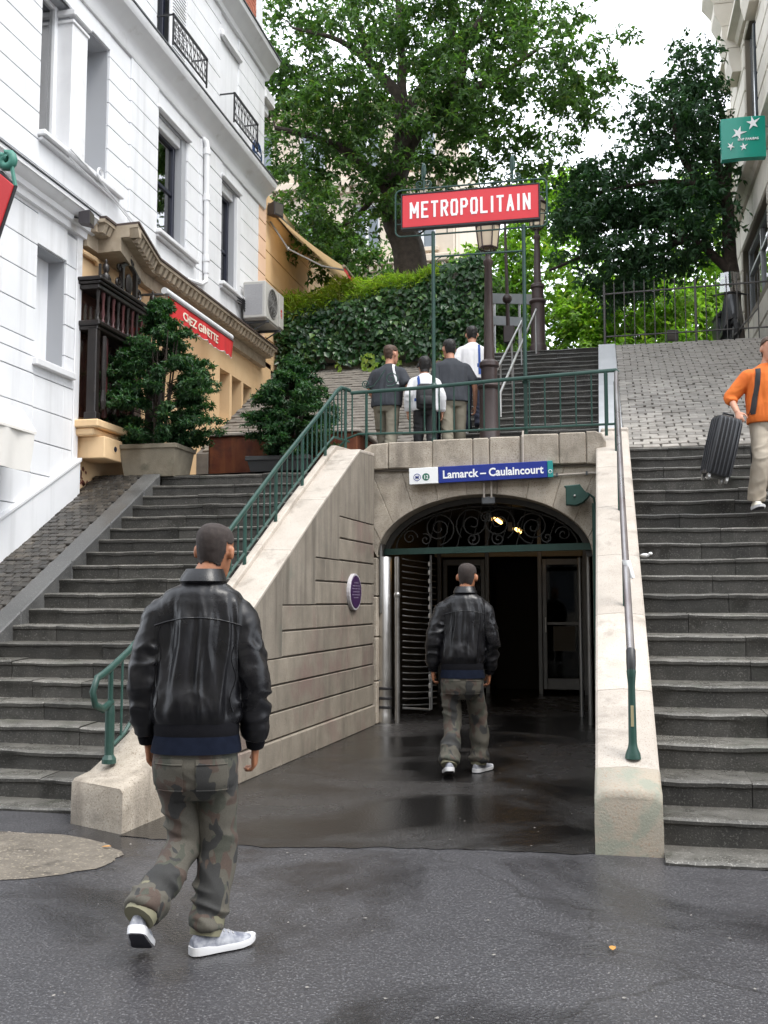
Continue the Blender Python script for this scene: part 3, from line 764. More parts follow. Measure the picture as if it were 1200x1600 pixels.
for i in range(36): mb.hexa([(XF - .012, 14.45, 9.98 + i * .056), (XF + .012, 14.45, 9.98 + i * .056), (XF + .012, 14.95, 9.98 + i * .056), (XF - .012, 14.95, 9.98 + i * .056), (XF - .012, 14.45, 10.015 + i * .056), (XF + .002, 14.45, 10.015 + i * .056), (XF + .002, 14.95, 10.015 + i * .056), (XF - .012, 14.95, 10.015 + i * .056)])
build('louvre', mb, m_trim, sh, kind='stuff')
def spiral(c, r0, r1, a0, turns, u, v, n=18):      # flat scroll in the plane of u, v
    return [tuple(Vector(c) + Vector(u) * (math.cos(a0 + turns * 2 * math.pi * i / n) * (r0 + (r1 - r0) * i / n)) + Vector(v) * (math.sin(a0 + turns * 2 * math.pi * i / n) * (r0 + (r1 - r0) * i / n))) for i in range(n + 1)]
def balconet(y0, y1, z0, z1, label):
    x = XF + .27
    t = thing('balconet', label, 'balcony railing', (x, y0, z0), 'iron balconets')
    mb = MB(); mb.box(x - .015, x + .02, y0, y1, z1 - .03, z1); build('top_rail', mb, m_black, t)
    mb = MB(); mb.box(x - .012, x + .012, y0, y1, z0 + .03, z0 + .05); build('bottom_rail', mb, m_black, t)
    for yy in (y0, y1 - .02):
        mb = MB(); mb.box(x - .012, x + .012, yy, yy + .022, z0 - .02, z1); build('post', mb, m_black, t)
        mb = MB(); mb.box(XF - .02, x, yy, yy + .02, z1 - .028, z1 - .005); build('side_rail', mb, m_black, t)
    n = int((y1 - y0) / .15); h = (z1 - z0) - .09
    for i in range(n):
        yc = y0 + (i + .5) * (y1 - y0) / n; zc = z0 + .05 + h / 2
        mb = MB()
        for sg in (-1, 1):
            mb.tube(spiral((x, yc + sg * .033, zc + h * .25), .034, .008, -1.5 * sg, 1.3 * sg, (0, 1, 0), (0, 0, 1)), .006, 4)
            mb.tube(spiral((x, yc - sg * .033, zc - h * .25), .034, .008, 1.5 * sg, 1.3 * sg, (0, 1, 0), (0, 0, 1)), .006, 4)
            mb.tube([(x, yc + sg * .06, zc - h / 2), (x, yc + sg * .015, zc), (x, yc + sg * .06, zc + h / 2)], .006, 4)
        mb.lathe([(.004, -.02), (.016, 0), (.004, .02)], (x, yc, zc), 6)
        build('scroll_panel', mb, m_black, t)
    return t
balconet(13.86, 15.22, 9.95, 10.43, 'black iron balconet with scrollwork below the louvred shutter, nearer one')
balconet(16.48, 17.74, 9.97, 10.5, 'black iron balconet in front of the blank white panel, beside the blue street plate')
mb = MB(); mb.cbox(XF, XF + .2, 13.84, 15.24, 9.87, 9.93, .01); build('balcony_sill', mb, m_trim, wh)
mb = MB(); mb.cbox(XF, XF + .2, 16.46, 17.76, 9.88, 9.94, .01); build('balcony_sill', mb, m_trim, wh)
run('cornice', [(-.05, 12.05), (.04, 12.06), (.06, 12.14), (.12, 12.2), (.2, 12.3), (.26, 12.34), (.28, 12.42), (-.05, 12.45)], 7.5, 19.05)
run('flashing', [(-.04, 12.455), (.3, 12.43), (.3, 12.455), (-.04, 12.48)], 7.5, 19.07, m_lead)
m_brick = M('red_brick', (.36, .10, .06), (.45, .15, .09), 18, .8, None, .5, 60)
mb = MB(); mb.box(-7.0, XF - .1, 7.5, 16.2, 12.45, 15); mb.box(-7.0, XF - .1, 18.6, 19.0, 12.45, 15); build('attic_wall', mb, m_white, wh)
mb = MB()
for k in range(30):
    y = 17.55; z = 12.48 + k * .085; o = .11 if k % 2 else 0
    while y < 18.58:
        y2 = min(18.595, y + .21 - (o if y == 17.55 else 0)); mb.box(-6.9, XF - .09 + U(-.004, .004), y + .005, y2 - .005, z, z + .075); y = y2
build('brick_panel', mb, m_brick, wh, kind='stuff')
mb = MB(); mb.box(-7.0, -6.88, 17.5, 18.6, 12.45, 15); build('brick_backing', mb, m_mortar, wh)
mb = MB(); mb.cbox(-6.9, XF + .1, 16.2, 17.55, 12.9, 13.05, .02); mb.box(-6.9, XF, 16.2, 17.55, 12.45, 12.9); build('attic_sill', mb, m_trim, wh)
mb = MB(); mb.cbox(-6.7, XF + .02, 18.92, 19.5, 11.65, 11.9, .03); mb.cbox(-6.7, XF - .08, 18.92, 19.4, 11.45, 11.65, .03); build('corner_cornice', mb, m_trim, wh)
# orange return at the far corner
mb = MB()
for i in range(8): mb.cbox(-7.0, XF + .0, 18.635, 19.07, 6.6 + i * .35, 6.6 + i * .35 + .335, .006)
build('corner_render', mb, M('peach_render', (.78, .52, .36), (.82, .58, .42), 2, .8), wh)
# downpipe
dp = thing('downpipe', 'white downpipe on the white house between the two tall windows', 'downpipe', (XF + .06, 15.8, 7.1))
mb = MB(); mb.tube([(XF + .0, 15.72, 9.32), (XF + .06, 15.74, 9.27), (XF + .07, 15.76, 9.18), (XF + .07, 15.8, 7.0)], .05, 10); build('pipe', mb, m_trim, dp, smooth=40)
for z in (9.1, 8.3, 7.25):
    mb = MB(); mb.lathe([(.05, -.06), (.063, -.05), (.063, .05), (.05, .06)], (XF + .07, 15.76 + (9.2 - z) * .02, z), 12); build('collar', mb, m_trim, dp, smooth=40)
mb = MB(); mb.tube([(XF + .07, 15.8, 7.0), (XF + .075, 15.78, 6.85), (XF + .1, 15.5, 6.72), (XF + .1, 14.9, 6.62)], .038, 8); build('elbow', mb, m_trim, dp, smooth=40)
mb = MB()
for z, yy in ((7.12, 12.0), (7.0, 12.4)): mb.tube([(XF + .13, 11.2, z), (XF + .1, yy, z - .06), (XF + .09, yy + .5, z - .14), (XF + .05, 13.4, z - .28)], .009, 5)
mb.tube(spiral((XF + .12, 12.0, 7.12), .09, .05, 0, 2.2, (0, 1, .1), (0, -.1, 1), 26), .009, 5)
tag(build('cable', mb, m_trim, None, smooth=60, origin=(XF + .1, 12, 7)), 'loose white cables sagging along the window sill of the white house', 'cable')
# street plate
sp = thing('street_plate', 'blue enamel street plate with green rounded top on the white house corner', 'street sign', (XF, 18.45, 10))
mb = MB(); y0, y1, z0 = 18.2, 18.72, 9.98
mb.cprism([(XF, y0, z0), (XF, y1, z0), (XF, y1, z0 + .36), (XF, (y0 + y1) / 2 + .15, z0 + .5), (XF, (y0 + y1) / 2, z0 + .54), (XF, (y0 + y1) / 2 - .15, z0 + .5), (XF, y0, z0 + .36)], (.025, 0, 0), .004)
build('plate', mb, M('blue_enamel', (.01, .035, .12), None, rough=.25), sp)
mb = MB()
for k, (a, b) in enumerate(((.05, .3), (.12, .4), (.1, .42))): mb.box(XF + .025, XF + .029, y0 + a, y0 + b, z0 + .08 + k * .1, z0 + .13 + k * .1)
mb.tube([(XF + .027, y0 + .02, z0 + .36), (XF + .027, y0 + .26, z0 + .37), (XF + .027, y1 - .02, z0 + .36)], .006, 4)
build('lettering', mb, m_trim, sp)
# flood lights
def floodlight(loc, rz, label, s=1):
    t = thing('floodlight', label, 'floodlight', loc)
    Mx = Matrix.Translation(loc) @ Matrix.Rotation(rz, 4, 'Z') @ Matrix.Diagonal((s, s, s, 1))
    mb = MB(); P = [Mx @ Vector(p) for p in ((-.1, -.08, -.1), (.1, -.12, -.14), (.1, .12, -.14), (-.1, .08, -.1), (-.1, -.08, .08), (.1, -.12, .1), (.1, .12, .1), (-.1, .08, .08))]
    mb.hexa(P); build('housing', mb, M('floodlight_grey', (.05, .045, .05), None, rough=.5), t)
    mb = MB(); mb.hexa([Mx @ Vector(p) for p in ((.102, -.1, -.12), (.108, -.1, -.12), (.108, .1, -.12), (.102, .1, -.12), (.102, -.1, .08), (.108, -.1, .08), (.108, .1, .08), (.102, .1, .08))]); build('lens', mb, M('lens_dark', (.1, .09, .08), None, rough=.1), t)
    mb = MB(); mb.tube([Mx @ Vector(p) for p in ((-.1, 0, 0), (-.2, 0, .02), (-.2, 0, .12))], .018 * s, 6); build('bracket', mb, m_black, t)
floodlight((XF + .25, 11.42, 6.3), rad(10), 'small dark floodlight under the cornice at the left of the orange wall', .75)
floodlight((XF + .1, 19.3, 9.45), rad(-25), 'dark grey floodlight on the far corner of the white house above the fabric awning', 1.15)

# ------------------------------------------------------------------ orange restaurant at street level
re_ = thing('restaurant', 'orange rendered restaurant front with carved eave and dark wooden bay', 'restaurant', (-6.6, 15, 3.2))
XO = -6.6
build('wall', wall_holes(11.8, 19.6, 2.6, 6.3, -6.95, XO, [(16.8, 17.29, 4.7, 5.62), (17.4, 17.9, 4.7, 5.61), (18.0, 18.46, 4.7, 5.6), (12.0, 13.5, 3.9, 5.5)]), m_orange, re_)
mb = MB(); mb.box(-7.4, -7.3, 11.8, 19.6, 3, 6.3); build('room_back', mb, m_room, re_)
for y0, y1 in ((16.8, 17.29), (17.4, 17.9), (18.0, 18.46)):
    mb = MB(); x = XO - .2
    for a, b, c, d in ((y0, y0 + .04, 4.7, 5.61), (y1 - .04, y1, 4.7, 5.61), (y0 + .04, y1 - .04, 5.56, 5.61)): mb.box(x - .03, x, a, b, c, d)
    f = build('window_frame', mb, M('brown_frame', (.08, .045, .03), None, rough=.5), re_)
    mb = MB(); mb.box(x - .02, x - .012, y0 + .03, y1 - .03, 4.7, 5.58); build('pane', mb, m_glass, f)
m_eave = M('eave_stone', (.34, .275, .20), (.46, .385, .29), 6, .8, None, .5, 60, .004, stain=(.19, .15, .11), stain_s=3, rand=.1)
m_edge = M('eave_edge', (.05, .036, .032), (.09, .06, .05), 9, .7)
EX = -6.25
plan = [(XO - .1, 11.82), (EX, 11.82), (EX, 12.11), (-5.92, 12.09), (EX, 13.5), (EX, 18.95), (-6.62, 18.95)]
def off(pl, d): return [(x + (d if x > -6.5 else 0), y + (.0 if x < -6.5 else 0)) for x, y in pl]
mb = MB(); mb.prism([(x, y, 6.40) for x, y in plan], (0, 0, .045)); build('eave_slab', mb, m_eave, re_)
mb = MB(); mb.prism([(x, y, 6.447) for x, y in off(plan, .02)], (0, 0, .03)); build('eave_edge', mb, m_edge, re_)
mb = MB(); mb.prism([(x, y, 6.28) for x, y in off(plan, -.12)], (0, 0, .118)); build('eave_fascia', mb, m_eave, re_)
pl2 = off(plan, -.24); mb = MB(); mb.prism([(x, y, 6.10) for x, y in pl2], (0, 0, .178)); build('eave_moulding', mb, m_eave, re_)
def dent(p, q, nrm, n):
    for i in range(n):
        f = (i + .5) / n; x = p[0] + (q[0] - p[0]) * f; y = p[1] + (q[1] - p[1]) * f
        d = Vector((q[0] - p[0], q[1] - p[1], 0)).normalized() * .042; o = Vector(nrm) * .10
        b = Vector((x, y, 6.285)) - Vector(nrm) * .115
        mb = MB(); mb.hexa([b - d, b - d + o * .55, b + d + o * .55, b + d, b - d + Vector((0, 0, .112)), b - d + o + Vector((0, 0, .112)), b + d + o + Vector((0, 0, .112)), b + d + Vector((0, 0, .112))])
        build('eave_bracket', mb, m_eave, re_)
dent((EX, 11.85), (EX, 12.1), (1, 0, 0), 2); dent((EX + .02, 12.10), (-5.93, 12.09), (0, -1, 0), 4)
q = Vector((1.41, .33, 0)).normalized(); dent((-5.93, 12.15), (EX, 13.48), q, 8); dent((EX, 13.55), (EX, 18.9), (1, 0, 0), 33)
mb = MB(); mb.tube([(XO + .04, 11.8, 6.02), (XO + .06, 12.15, 6.02), (XO + .06, 12.2, 5.97)], .035, 8); build('drain_pipe', mb, m_orange, re_, smooth=40)
# dark carved wooden bay
m_wood = M('black_oak', (.008, .006, .0055), (.018, .013, .011), 10, .35, .5, .4, 80, .004, stain=(.04, .034, .03), stain_s=9, stain_r=(.6, .7))
m_wine = M('wine_wood', (.05, .014, .016), (.08, .02, .02), 9, .4)
bayp = build('wooden_bay', (lambda mb: (mb.cbox(XO, -6.27, 11.74, 13.62, 5.50, 5.56, .012), mb.cbox(XO, -6.24, 11.71, 13.65, 5.562, 5.60, .012), mb.cbox(XO, -6.21, 11.68, 13.68, 5.602, 5.65, .015), mb)[-1])(MB()), m_wood, re_)
for y in (11.8, 13.5):
    mb = MB(); mb.cbox(-6.42, -6.29, y - .05, y + .06, 3.86, 5.0, .012); mb.cbox(-6.44, -6.27, y - .06, y + .07, 3.80, 3.9, .01); mb.lathe([(.03, 0), (.045, .1), (.03, .25), (.04, .5), (.028, .95)], (-6.25, y + .08, 3.95), 8); build('bay_post', mb, m_wood, bayp)
mb = MB(); mb.cbox(XO, -6.28, 11.75, 13.6, 4.97, 5.02, .01); mb.cbox(XO, -6.25, 11.73, 13.62, 5.022, 5.09, .015); build('bay_rail', mb, m_wood, bayp)
n = 13
for i in range(n):
    y = 11.82 + i * 1.68 / (n - 1); mb = MB()
    mb.lathe([(.026, 0), (.026, .04), (.015, .06), (.026, .13), (.016, .22), (.02, .32), (.026, .36), (.026, .41)], (-6.32, y, 5.09), 8); build('baluster', mb, m_wine if i % 2 else m_wood, bayp, smooth=40)
mb = MB(); mb.box(XO + .02, XO + .05, 11.75, 13.6, 3.86, 5.5); build('bay_backing', mb, M('leaded_glass', (.03, .012, .012), (.06, .03, .02), 14, .15), bayp)
for y in (12.2, 12.6, 13.0):
    mb = MB(); mb.cbox(-6.42, -6.37, y - .025, y + .025, 3.9, 4.97, .006); build('bay_mullion', mb, m_wine, bayp)
mb = MB(); mb.cbox(XO - .05, -6.22, 11.7, 13.7, 3.70, 3.80, .015); mb.cbox(XO - .05, -6.3, 11.74, 13.66, 3.60, 3.70, .02); build('bay_corbel', mb, m_orange, re_)
# carved crest on top
cr_ = MB(); Y = (0, 1, 0); Z = (0, 0, 1); x = -6.33
cr_.box(x - .015, x + .015, 11.86, 11.885, 5.65, 5.86)
for yc, s in ((12.03, 1), (13.45, 1.1)):
    cr_.lathe([(.02, 0), (.05, .03), (.06, .1), (.03, .14), (.05, .19), (.045, .24), (.015, .27), (.022, .3), (.004, .33)], (x, yc, 5.65), 8)
    cr_.tube(spiral((x, yc + .08, 5.72), .06, .012, -1.5, 1.3, Y, Z), .016, 5); cr_.tube(spiral((x, yc - .08, 5.70), .05, .012, -1.5, -1.3, Y, Z), .014, 5)
for sg in (-1, 1):
    yc = 12.68
    cr_.box(x - .03, x + .03, yc + sg * .2 - .028, yc + sg * .2 + .028, 5.65, 6.02); cr_.tube(spiral((x, yc + sg * .3, 5.78), .085, .015, -1.2 * sg, 1.4 * sg, Y, Z), .02, 5)
    cr_.tube(spiral((x, yc + sg * .3, 5.98), .05, .012, 1.2 * sg, -1.3 * sg, Y, Z), .016, 5); cr_.tube([(x, yc + sg * .25, 5.65), (x, yc + sg * .5, 5.68), (x, yc + sg * .62, 5.65)], .025, 5)
    cr_.tube([(x, yc + sg * .27, 6.0), (x, yc + sg * .16, 6.06), (x, yc, 6.14)], .035, 6)
cr_.ell((x, 12.68, 5.83), .04, .1, .15, 10, 7); cr_.ell((x, 12.68, 6.16), .05, .08, .05, 8, 6); cr_.lathe([(.02, 0), (.04, .03), (.01, .08)], (x, 12.68, 6.2), 8)
for sg in (-1, 1): cr_.ell((x, 12.68 + sg * .09, 6.15), .03, .045, .035, 8, 5)
build('carved_crest', cr_, m_wood, bayp, smooth=50)
mb = MB(); mb.cbox(XO, -6.2, 11.86, 12.35, 3.32, 3.60, .01); ub = build('utility_box', mb, m_orange, None, origin=(-6.4, 12.1, 3.3)); tag(ub, 'cream utility box on the orange wall under the wooden bay', 'utility box')
mb = MB(); mb.tube(spiral((-6.197, 12.15, 3.47), .03, .03, 0, 1, Y, Z, 10), .008, 4); mb.box(-6.2, -6.19, 12.14, 12.16, 3.44, 3.5); build('lock', mb, m_navy, ub)
mb = MB()
for k in range(26):
    yy = 11.83 + abs(R.gauss(0, .2)); zz = 3.0 + abs(R.gauss(0, .1)); s = U(.02, .05)
    mb.add([(XO + .004, yy + s * math.cos(a * 1.05) * U(.6, 1.2), zz + s * math.sin(a * 1.05) * U(.5, 1.1)) for a in range(6)], [tuple(range(6))])
build('peeled_paint', mb, m_peel, re_, kind='stuff')

# red awning valance with the restaurant's name
aw = thing('awning', 'rolled red awning with scalloped valance reading CHEZ GINETTE on the orange wall', 'awning', (-6.1, 14.8, 5.9))
m_redc = M('red_cloth', (.50, .018, .022), (.58, .03, .03), 3, .75, None, .3, 300, .001, streak=(.36, .01, .015), streak_s=(9, 9, .4), streak_r=(.5, .75))
XA = -6.1; ya, yb = 13.46, 16.12
mb = MB(); mb.tube([(XA - .05, ya - .02, 5.97), (XA - .05, yb + .02, 5.97)], .05, 10); build('roller_case', mb, m_trim, aw, smooth=40)
mb = MB(); mb.box(XA - .04, XA + .012, ya, yb, 5.892, 5.925); build('front_bar', mb, M('bar_grey', (.12, .11, .11), None, rough=.4), aw)
for y in (ya + .2, yb - .2):
    mb = MB(); mb.tube([(XO, y, 6.0), (XA - .05, y, 5.98)], .02, 6); build('arm', mb, m_lead, aw)
n = 90; rs = []
def hang(y): return XA + .022 * math.sin(y * 7.3) + .01 * math.sin(y * 17)
sc_ = lambda y: .285 + .028 * abs(math.sin((y - ya) / (yb - ya) * math.pi * 11))
for j in range(5): rs.append([(hang(ya + (yb - ya) * i / n) * 1 + (XA - hang(ya + (yb - ya) * i / n)) * (1 - j / 4), ya + (yb - ya) * i / n, 5.90 - sc_(ya + (yb - ya) * i / n) * j / 4) for i in range(n + 1)])
mb = MB(); mb.rings(rs, cap=False, closed=False); va = build('valance', mb, m_redc, aw, smooth=180)
mb = MB(); mb.tube([(hang(ya + (yb - ya) * i / n) + .002, ya + (yb - ya) * i / n, 5.90 - sc_(ya + (yb - ya) * i / n)) for i in range(n + 1)], .006, 4); build('hem', mb, m_trim, va)
tm = text_mb('CHEZ GINETTE', .175, Matrix(((0, 0, 1, XA + .02), (1, 0, 0, 13.98), (0, 1, 0, 5.69), (0, 0, 0, 1))), .002, .004, 1.22)
tm.v = [(hang(p[1]) + .006 + (XA - hang(p[1])) * (1 - min(1, (5.90 - p[2]) / .29)) + (p[0] - XA - .02), p[1], p[2]) for p in tm.v]
build('lettering', tm, M('cream_print', (.75, .68, .55), None, rough=.7), va)

# air conditioner
ac = thing('air_conditioner', 'grey air conditioner unit hung on the far end of the white house', 'air conditioner', (-6.2, 18.1, 6.65))
m_ac = M('ac_grey', (.44, .43, .40), (.5, .49, .46), 4, .5, rand=.04)
mb = MB(); mb.cbox(-6.48, -6.04, 17.6, 18.62, 6.72, 7.42, .018); build('casing', mb, m_ac, ac)
mb = MB(); mb.cbox(-6.04, -6.02, 18.36, 18.62, 6.74, 7.4, .006); build('service_panel', mb, m_ac, ac)
mb = MB(); mb.tube([(-6.035, 18.0 + .27 * math.cos(a * .2244), 7.08 + .27 * math.sin(a * .2244)) for a in range(28)], .012, 5, closed=True)
for q in (.06, .11, .16, .21): mb.tube([(-6.03, 18.0 + q * math.cos(a * .314), 7.08 + q * math.sin(a * .314)) for a in range(20)], .005, 4, closed=True)
for a in range(12): mb.tube([(-6.03, 18, 7.08), (-6.03, 18 + .27 * math.cos(a * .5236), 7.08 + .27 * math.sin(a * .5236))], .004, 4)
build('fan_grille', mb, M('ac_dark', (.2, .195, .185), None, rough=.5), ac)
mb = MB(); mb.lathe([(.255, 0), (.255, .001)], (0, 0, 0), 26); mb.v = [(-6.038 + z, 18 + x_, 7.08 + y_) for x_, y_, z in mb.v]; build('fan_opening', mb, M('ac_shadow', (.06, .06, .058), None, rough=.6), ac)
mb = MB(); mb.cbox(-6.46, -6.1, 17.597, 17.603, 6.78, 7.36, .002); build('side_grille', mb, M('ac_side', (.3, .3, .31), (.36, .36, .37), 40, .6), ac)
mb = MB(); mb.box(-6.022, -6.018, 18.44, 18.52, 7.05, 7.1); mb.box(-6.022, -6.018, 18.44, 18.47, 6.96, 7.04); mb.box(-6.022, -6.018, 18.49, 18.52, 6.93, 7.03); build('red_mark', mb, M('red_mark', (.5, .02, .02), None, rough=.5), ac)
for y in (17.75, 18.45):
    mb = MB(); mb.box(-6.6, -6.02, y - .02, y + .02, 6.66, 6.70); mb.tube([(-6.55, y, 6.4), (-6.1, y, 6.66)], .014, 5); build('wall_bracket', mb, m_lead, ac)
mb = MB(); mb.cbox(-6.46, -6.06, 17.66, 18.56, 6.700, 6.718, .005); build('drip_tray', mb, m_ac, ac)
mb = MB()
for k in range(5): mb.tube([(XF + .05, 17.2 + k * .05, 7.15 - k * .05), (XF + .1, 17.45, 7.1 - k * .04), (XF + .12, 17.7, 7.0 - k * .05)], .012, 5)
build('pipe', mb, m_black, ac, kind='stuff')

# fabric awning and orange wall beyond the white house
eb = thing('rear_house', 'orange rendered rear house wall below the tan fabric awning', 'house', (-6.7, 21, 6.3))
mb = MB()
for i in range(6): mb.cbox(-7.2, XF - .05, 19.09, 25.5, 6.2 + i * .6, 6.2 + i * .6 + .585, .006)
build('wall', mb, m_orange, eb)
mb = MB(); mb.box(-7.2, XF - .07, 19.09, 25.5, 6.2, 9.8); build('joint_backing', mb, M('orange_joint', (.2, .11, .05), None), eb)
ta = thing('awning', 'open tan fabric awning with folding arm on the orange rear wall', 'awning', (-6.5, 20, 9.3))
m_tan = leaf_mat('tan_canvas', (.42, .33, .22), (.46, .36, .24), trans=.5, rough=.85, tint=(1.25, 1.15, .95))
mb = MB(); rs = []
for i in range(9):
    y = 19.34 + 3.2 * i / 8; a = Vector((-6.58, y, 9.52)); b = Vector((-5.02, y, 8.18))
    rs.append([a.lerp(b, j / 8) - Vector((0, 0, .07 * math.sin(math.pi * j / 8))) for j in range(9)])
mb.rings(rs, cap=False, closed=False); build('canvas', mb, m_tan, ta, smooth=180)
mb = MB(); mb.tube([(-5.0, 19.3, 8.17), (-5.0, 22.6, 8.17)], .035, 8); build('front_bar', mb, M('tan_bar', (.25, .2, .14), None, rough=.5), ta)
mb = MB(); rs = [[(-4.99 + .01 * math.sin(i * 2.1), 19.32 + i * .2, z) for i in range(17)] for z in (8.16, 8.06)]; mb.rings(rs, cap=False, closed=False); build('valance', mb, m_redc, ta, smooth=180)
mb = MB(); mb.tube([(-6.58, 19.42, 9.25), (-6.2, 19.45, 8.66), (-5.5, 19.5, 8.27), (-5.02, 19.5, 8.15)], .02, 6); mb.ell((-6.2, 19.45, 8.66), .04, .04, .04, 8, 6); build('folding_arm', mb, m_dsteel, ta)
mb = MB(); mb.tube([(-6.58, 19.3, 9.55), (-6.58, 22.6, 9.55)], .06, 8); build('roller', mb, m_dsteel, ta)

# things at the left edge of the picture
rs1 = thing('hanging_sign', 'red sign panel with dark rim and green scroll, standing before the white house', 'sign', (-5.3, 8, 5))
mb = MB(); mb.cprism([(-5.62, 8.0, 4.42), (-5.36, 8.0, 4.42), (-5.098, 8.0, 5.2), (-5.24, 8.0, 5.32), (-5.62, 8.0, 5.36)], (0, -.06, 0), .006); build('panel', mb, M('red_panel', (.50, .03, .035), None, rough=.35), rs1)
mb = MB(); mb.tube([(-5.62, 7.97, 5.38), (-5.24, 7.97, 5.34), (-5.092, 7.97, 5.2), (-5.36, 7.97, 4.40)], .018, 6); build('rim', mb, m_black, rs1)
m_verd = M('verdigris', (.03, .16, .12), (.06, .22, .17), 8, .5)
mb = MB(); mb.tube([(-5.8, 7.97, 5.5), (-5.3, 7.97, 5.5), (-5.2, 7.97, 5.48)] + spiral((-5.19, 7.97, 5.44), .075, .03, 1.6, -1.1, (1, 0, 0), (0, 0, 1), 14), .04, 8); mb.tube([(-5.14, 7.97, 5.5), (-5.13, 7.97, 5.35), (-5.095, 7.97, 5.2)], .02, 6); build('scroll_arm', mb, m_verd, rs1, smooth=50)
mb = MB(); mb.tube([(-5.85, 7.97, 2.1), (-5.85, 7.97, 5.5)], .05, 8); mb.tube([(-5.85, 7.97, 5.5), (-5.78, 7.97, 5.5)], .04, 8); build('post', mb, m_verd, rs1)
wa = thing('awning', 'off-white shop awning with drooping side flap, lower left of the white house', 'awning', (-6.3, 9.5, 3))
m_canv = M('white_canvas', (.68, .66, .62), (.74, .72, .68), 3, .8)
mb = MB(); mb.prism([(-6.28, 8.0, 3.62), (-6.1, 8.0, 3.36), (-6.1, 8.0, 3.33), (-6.52, 8.0, 3.55), (-6.52, 8.0, 3.62)], (0, 2.1, 0)); build('cover', mb, m_canv, wa)
rs = []
for j in range(6):
    z = 3.36 - j * .09; k = j / 5
    rs.append([(-6.12 + .02 * math.sin(i * 1.7) - .02 * k, 8.0 + (2.07 - .05 * k * k) * i / 16, z) for i in range(17)])
mb = MB(); mb.rings(rs, cap=False, closed=False)
rs = [[(-6.12 - .06 * i, 10.07 - .05 * k * k + .03 * math.sin(i * 1.5) * k, 3.36 - .45 * k * (1 - .1 * i) + .03 * i) for i in range(7)] for k in (0, .25, .5, .75, 1)]
mb.rings(rs, cap=False, closed=False); build('flap', mb, m_canv, wa, smooth=180)

# ------------------------------------------------------------------ limestone house at the right with the bank sign
m_cut = M('cut_stone', (.60, .555, .475), (.68, .63, .55), 3, .7, None, .3, 70, .003, rand=.08, streak=(.42, .38, .31), streak_s=(4, 4, .5), streak_r=(.58, .8))
m_cutj = M('cut_joint', (.2, .17, .13), None, rough=.9)
lb = thing('limestone_house', 'pale cut stone corner house on the right with heavy consoles and cornices', 'house', (2.6, 18, 6.4)); LBO = lb
XR = 2.5
def wall_r(y0, y1, z0, z1, holes): return wall_holes(y0, y1, z0, z1, XR + .03, XR + .6, holes)
build('wall', wall_r(10, 19.9, 3.0, 14.8, [(16.1, 18.95, 6.45, 7.78), (12.0, 15.2, 5.2, 7.78), (16.6, 17.9, 9.2, 11.2)]), m_cutj, lb)
mb = MB(); mb.box(XR + .6, 12, 10, 19.9, 0, 14.8); build('house_body', mb, m_cut, lb)
def stones(y0, y1, z0, z1, h, w_, out=0):
    z = z0; k = 0
    while z < z1 - .05:
        z2 = min(z1, z + h); y = y0
        while y < y1 - .05:
            y2 = min(y1, y + w_ * (1 if k % 2 else .66) if y == y0 else y + w_)
            if y1 - y2 < .12: y2 = y1
            mb = MB(); mb.cbox(XR - out, XR + .1, y + .004, y2 - .004, z + .008, z2 - .008, .02); build('cut_stone', mb, m_cut, lb); y = y2
        z = z2; k += 1
stones(13.0, 19.9, 4.02, 6.3, .38, .95); stones(18.97, 19.9, 6.3, 7.8, .38, .95); stones(15.3, 16.05, 6.0, 7.8, .38, .8)
stones(10, 19.9, 7.8, 8.35, .56, 1.6); stones(10, 16.55, 8.62, 11.3, .42, .85); stones(17.95, 19.9, 8.62, 11.3, .42, .85); stones(16.55, 17.95, 8.62, 9.18, .56, 1.5); stones(16.55, 17.95, 11.2, 11.3, .2, 1.5)
stones(10, 19.9, 11.55, 12.5, .42, .9)
def runr(name, prof, y0, y1):
    mb = MB(); mb.rings([[(XR - a, y, z) for a, z in prof] for y in (y0, y1)]); build(name, mb, m_cut, lb, smooth=30)
runr('cornice', [(-.1, 8.35), (.04, 8.37), (.08, 8.43), (.2, 8.47), (.2, 8.56), (-.1, 8.62)], 10, 20.05)
runr('cornice', [(-.1, 11.3), (.05, 11.32), (.1, 11.4), (.22, 11.45), (.22, 11.53), (-.1, 11.56)], 10, 20.1)
mb = MB(); mb.cbox(XR - .85, XR + .2, 10, 19.6, 13.1, 13.35, .03); mb.cbox(XR - .7, XR + .2, 10, 19.5, 12.95, 13.1, .03); build('balcony_slab', mb, m_cut, lb)
for yc in (12.3, 14.6, 16.4, 18.6):      # stepped consoles under the balcony
    for k, (o, z0, z1) in enumerate(((.75, 12.55, 12.95), (.58, 12.15, 12.55), (.42, 11.72, 12.15), (.3, 11.3, 11.72), (.2, 10.85, 11.3))):
        mb = MB(); mb.cprism([(XR + .1, yc - .3, z0), (XR - o * .72, yc - .3, z0), (XR - o, yc - .3, z0 + (z1 - z0) * .55), (XR - o, yc - .3, z1 - .012), (XR + .1, yc - .3, z1 - .012)], (0, .6, 0), .02); build('console_block', mb, m_cut, lb)
for z in (9.0, 9.7, 10.4):
    mb = MB(); mb.cbox(XR - .12, XR + .05, 19.5, 20.02, z, z + .36, .02); build('quoin', mb, m_cut, lb)
mb = MB()
for a, b, c, d in ((16.1, 16.2, 6.45, 7.7), (18.85, 18.95, 6.45, 7.7), (17.5, 17.58, 6.45, 7.7), (16.1, 18.95, 7.7, 7.78), (16.2, 18.85, 7.3, 7.36)): mb.cbox(XR + .12, XR + .2, a, b, c, d, .006)
f = build('shop_window', mb, M('grey_frame', (.3, .31, .32), None, rough=.4), lb)
mb = MB(); mb.box(XR + .16, XR + .168, 16.15, 18.9, 6.45, 7.75); build('pane', mb, m_glass, f)
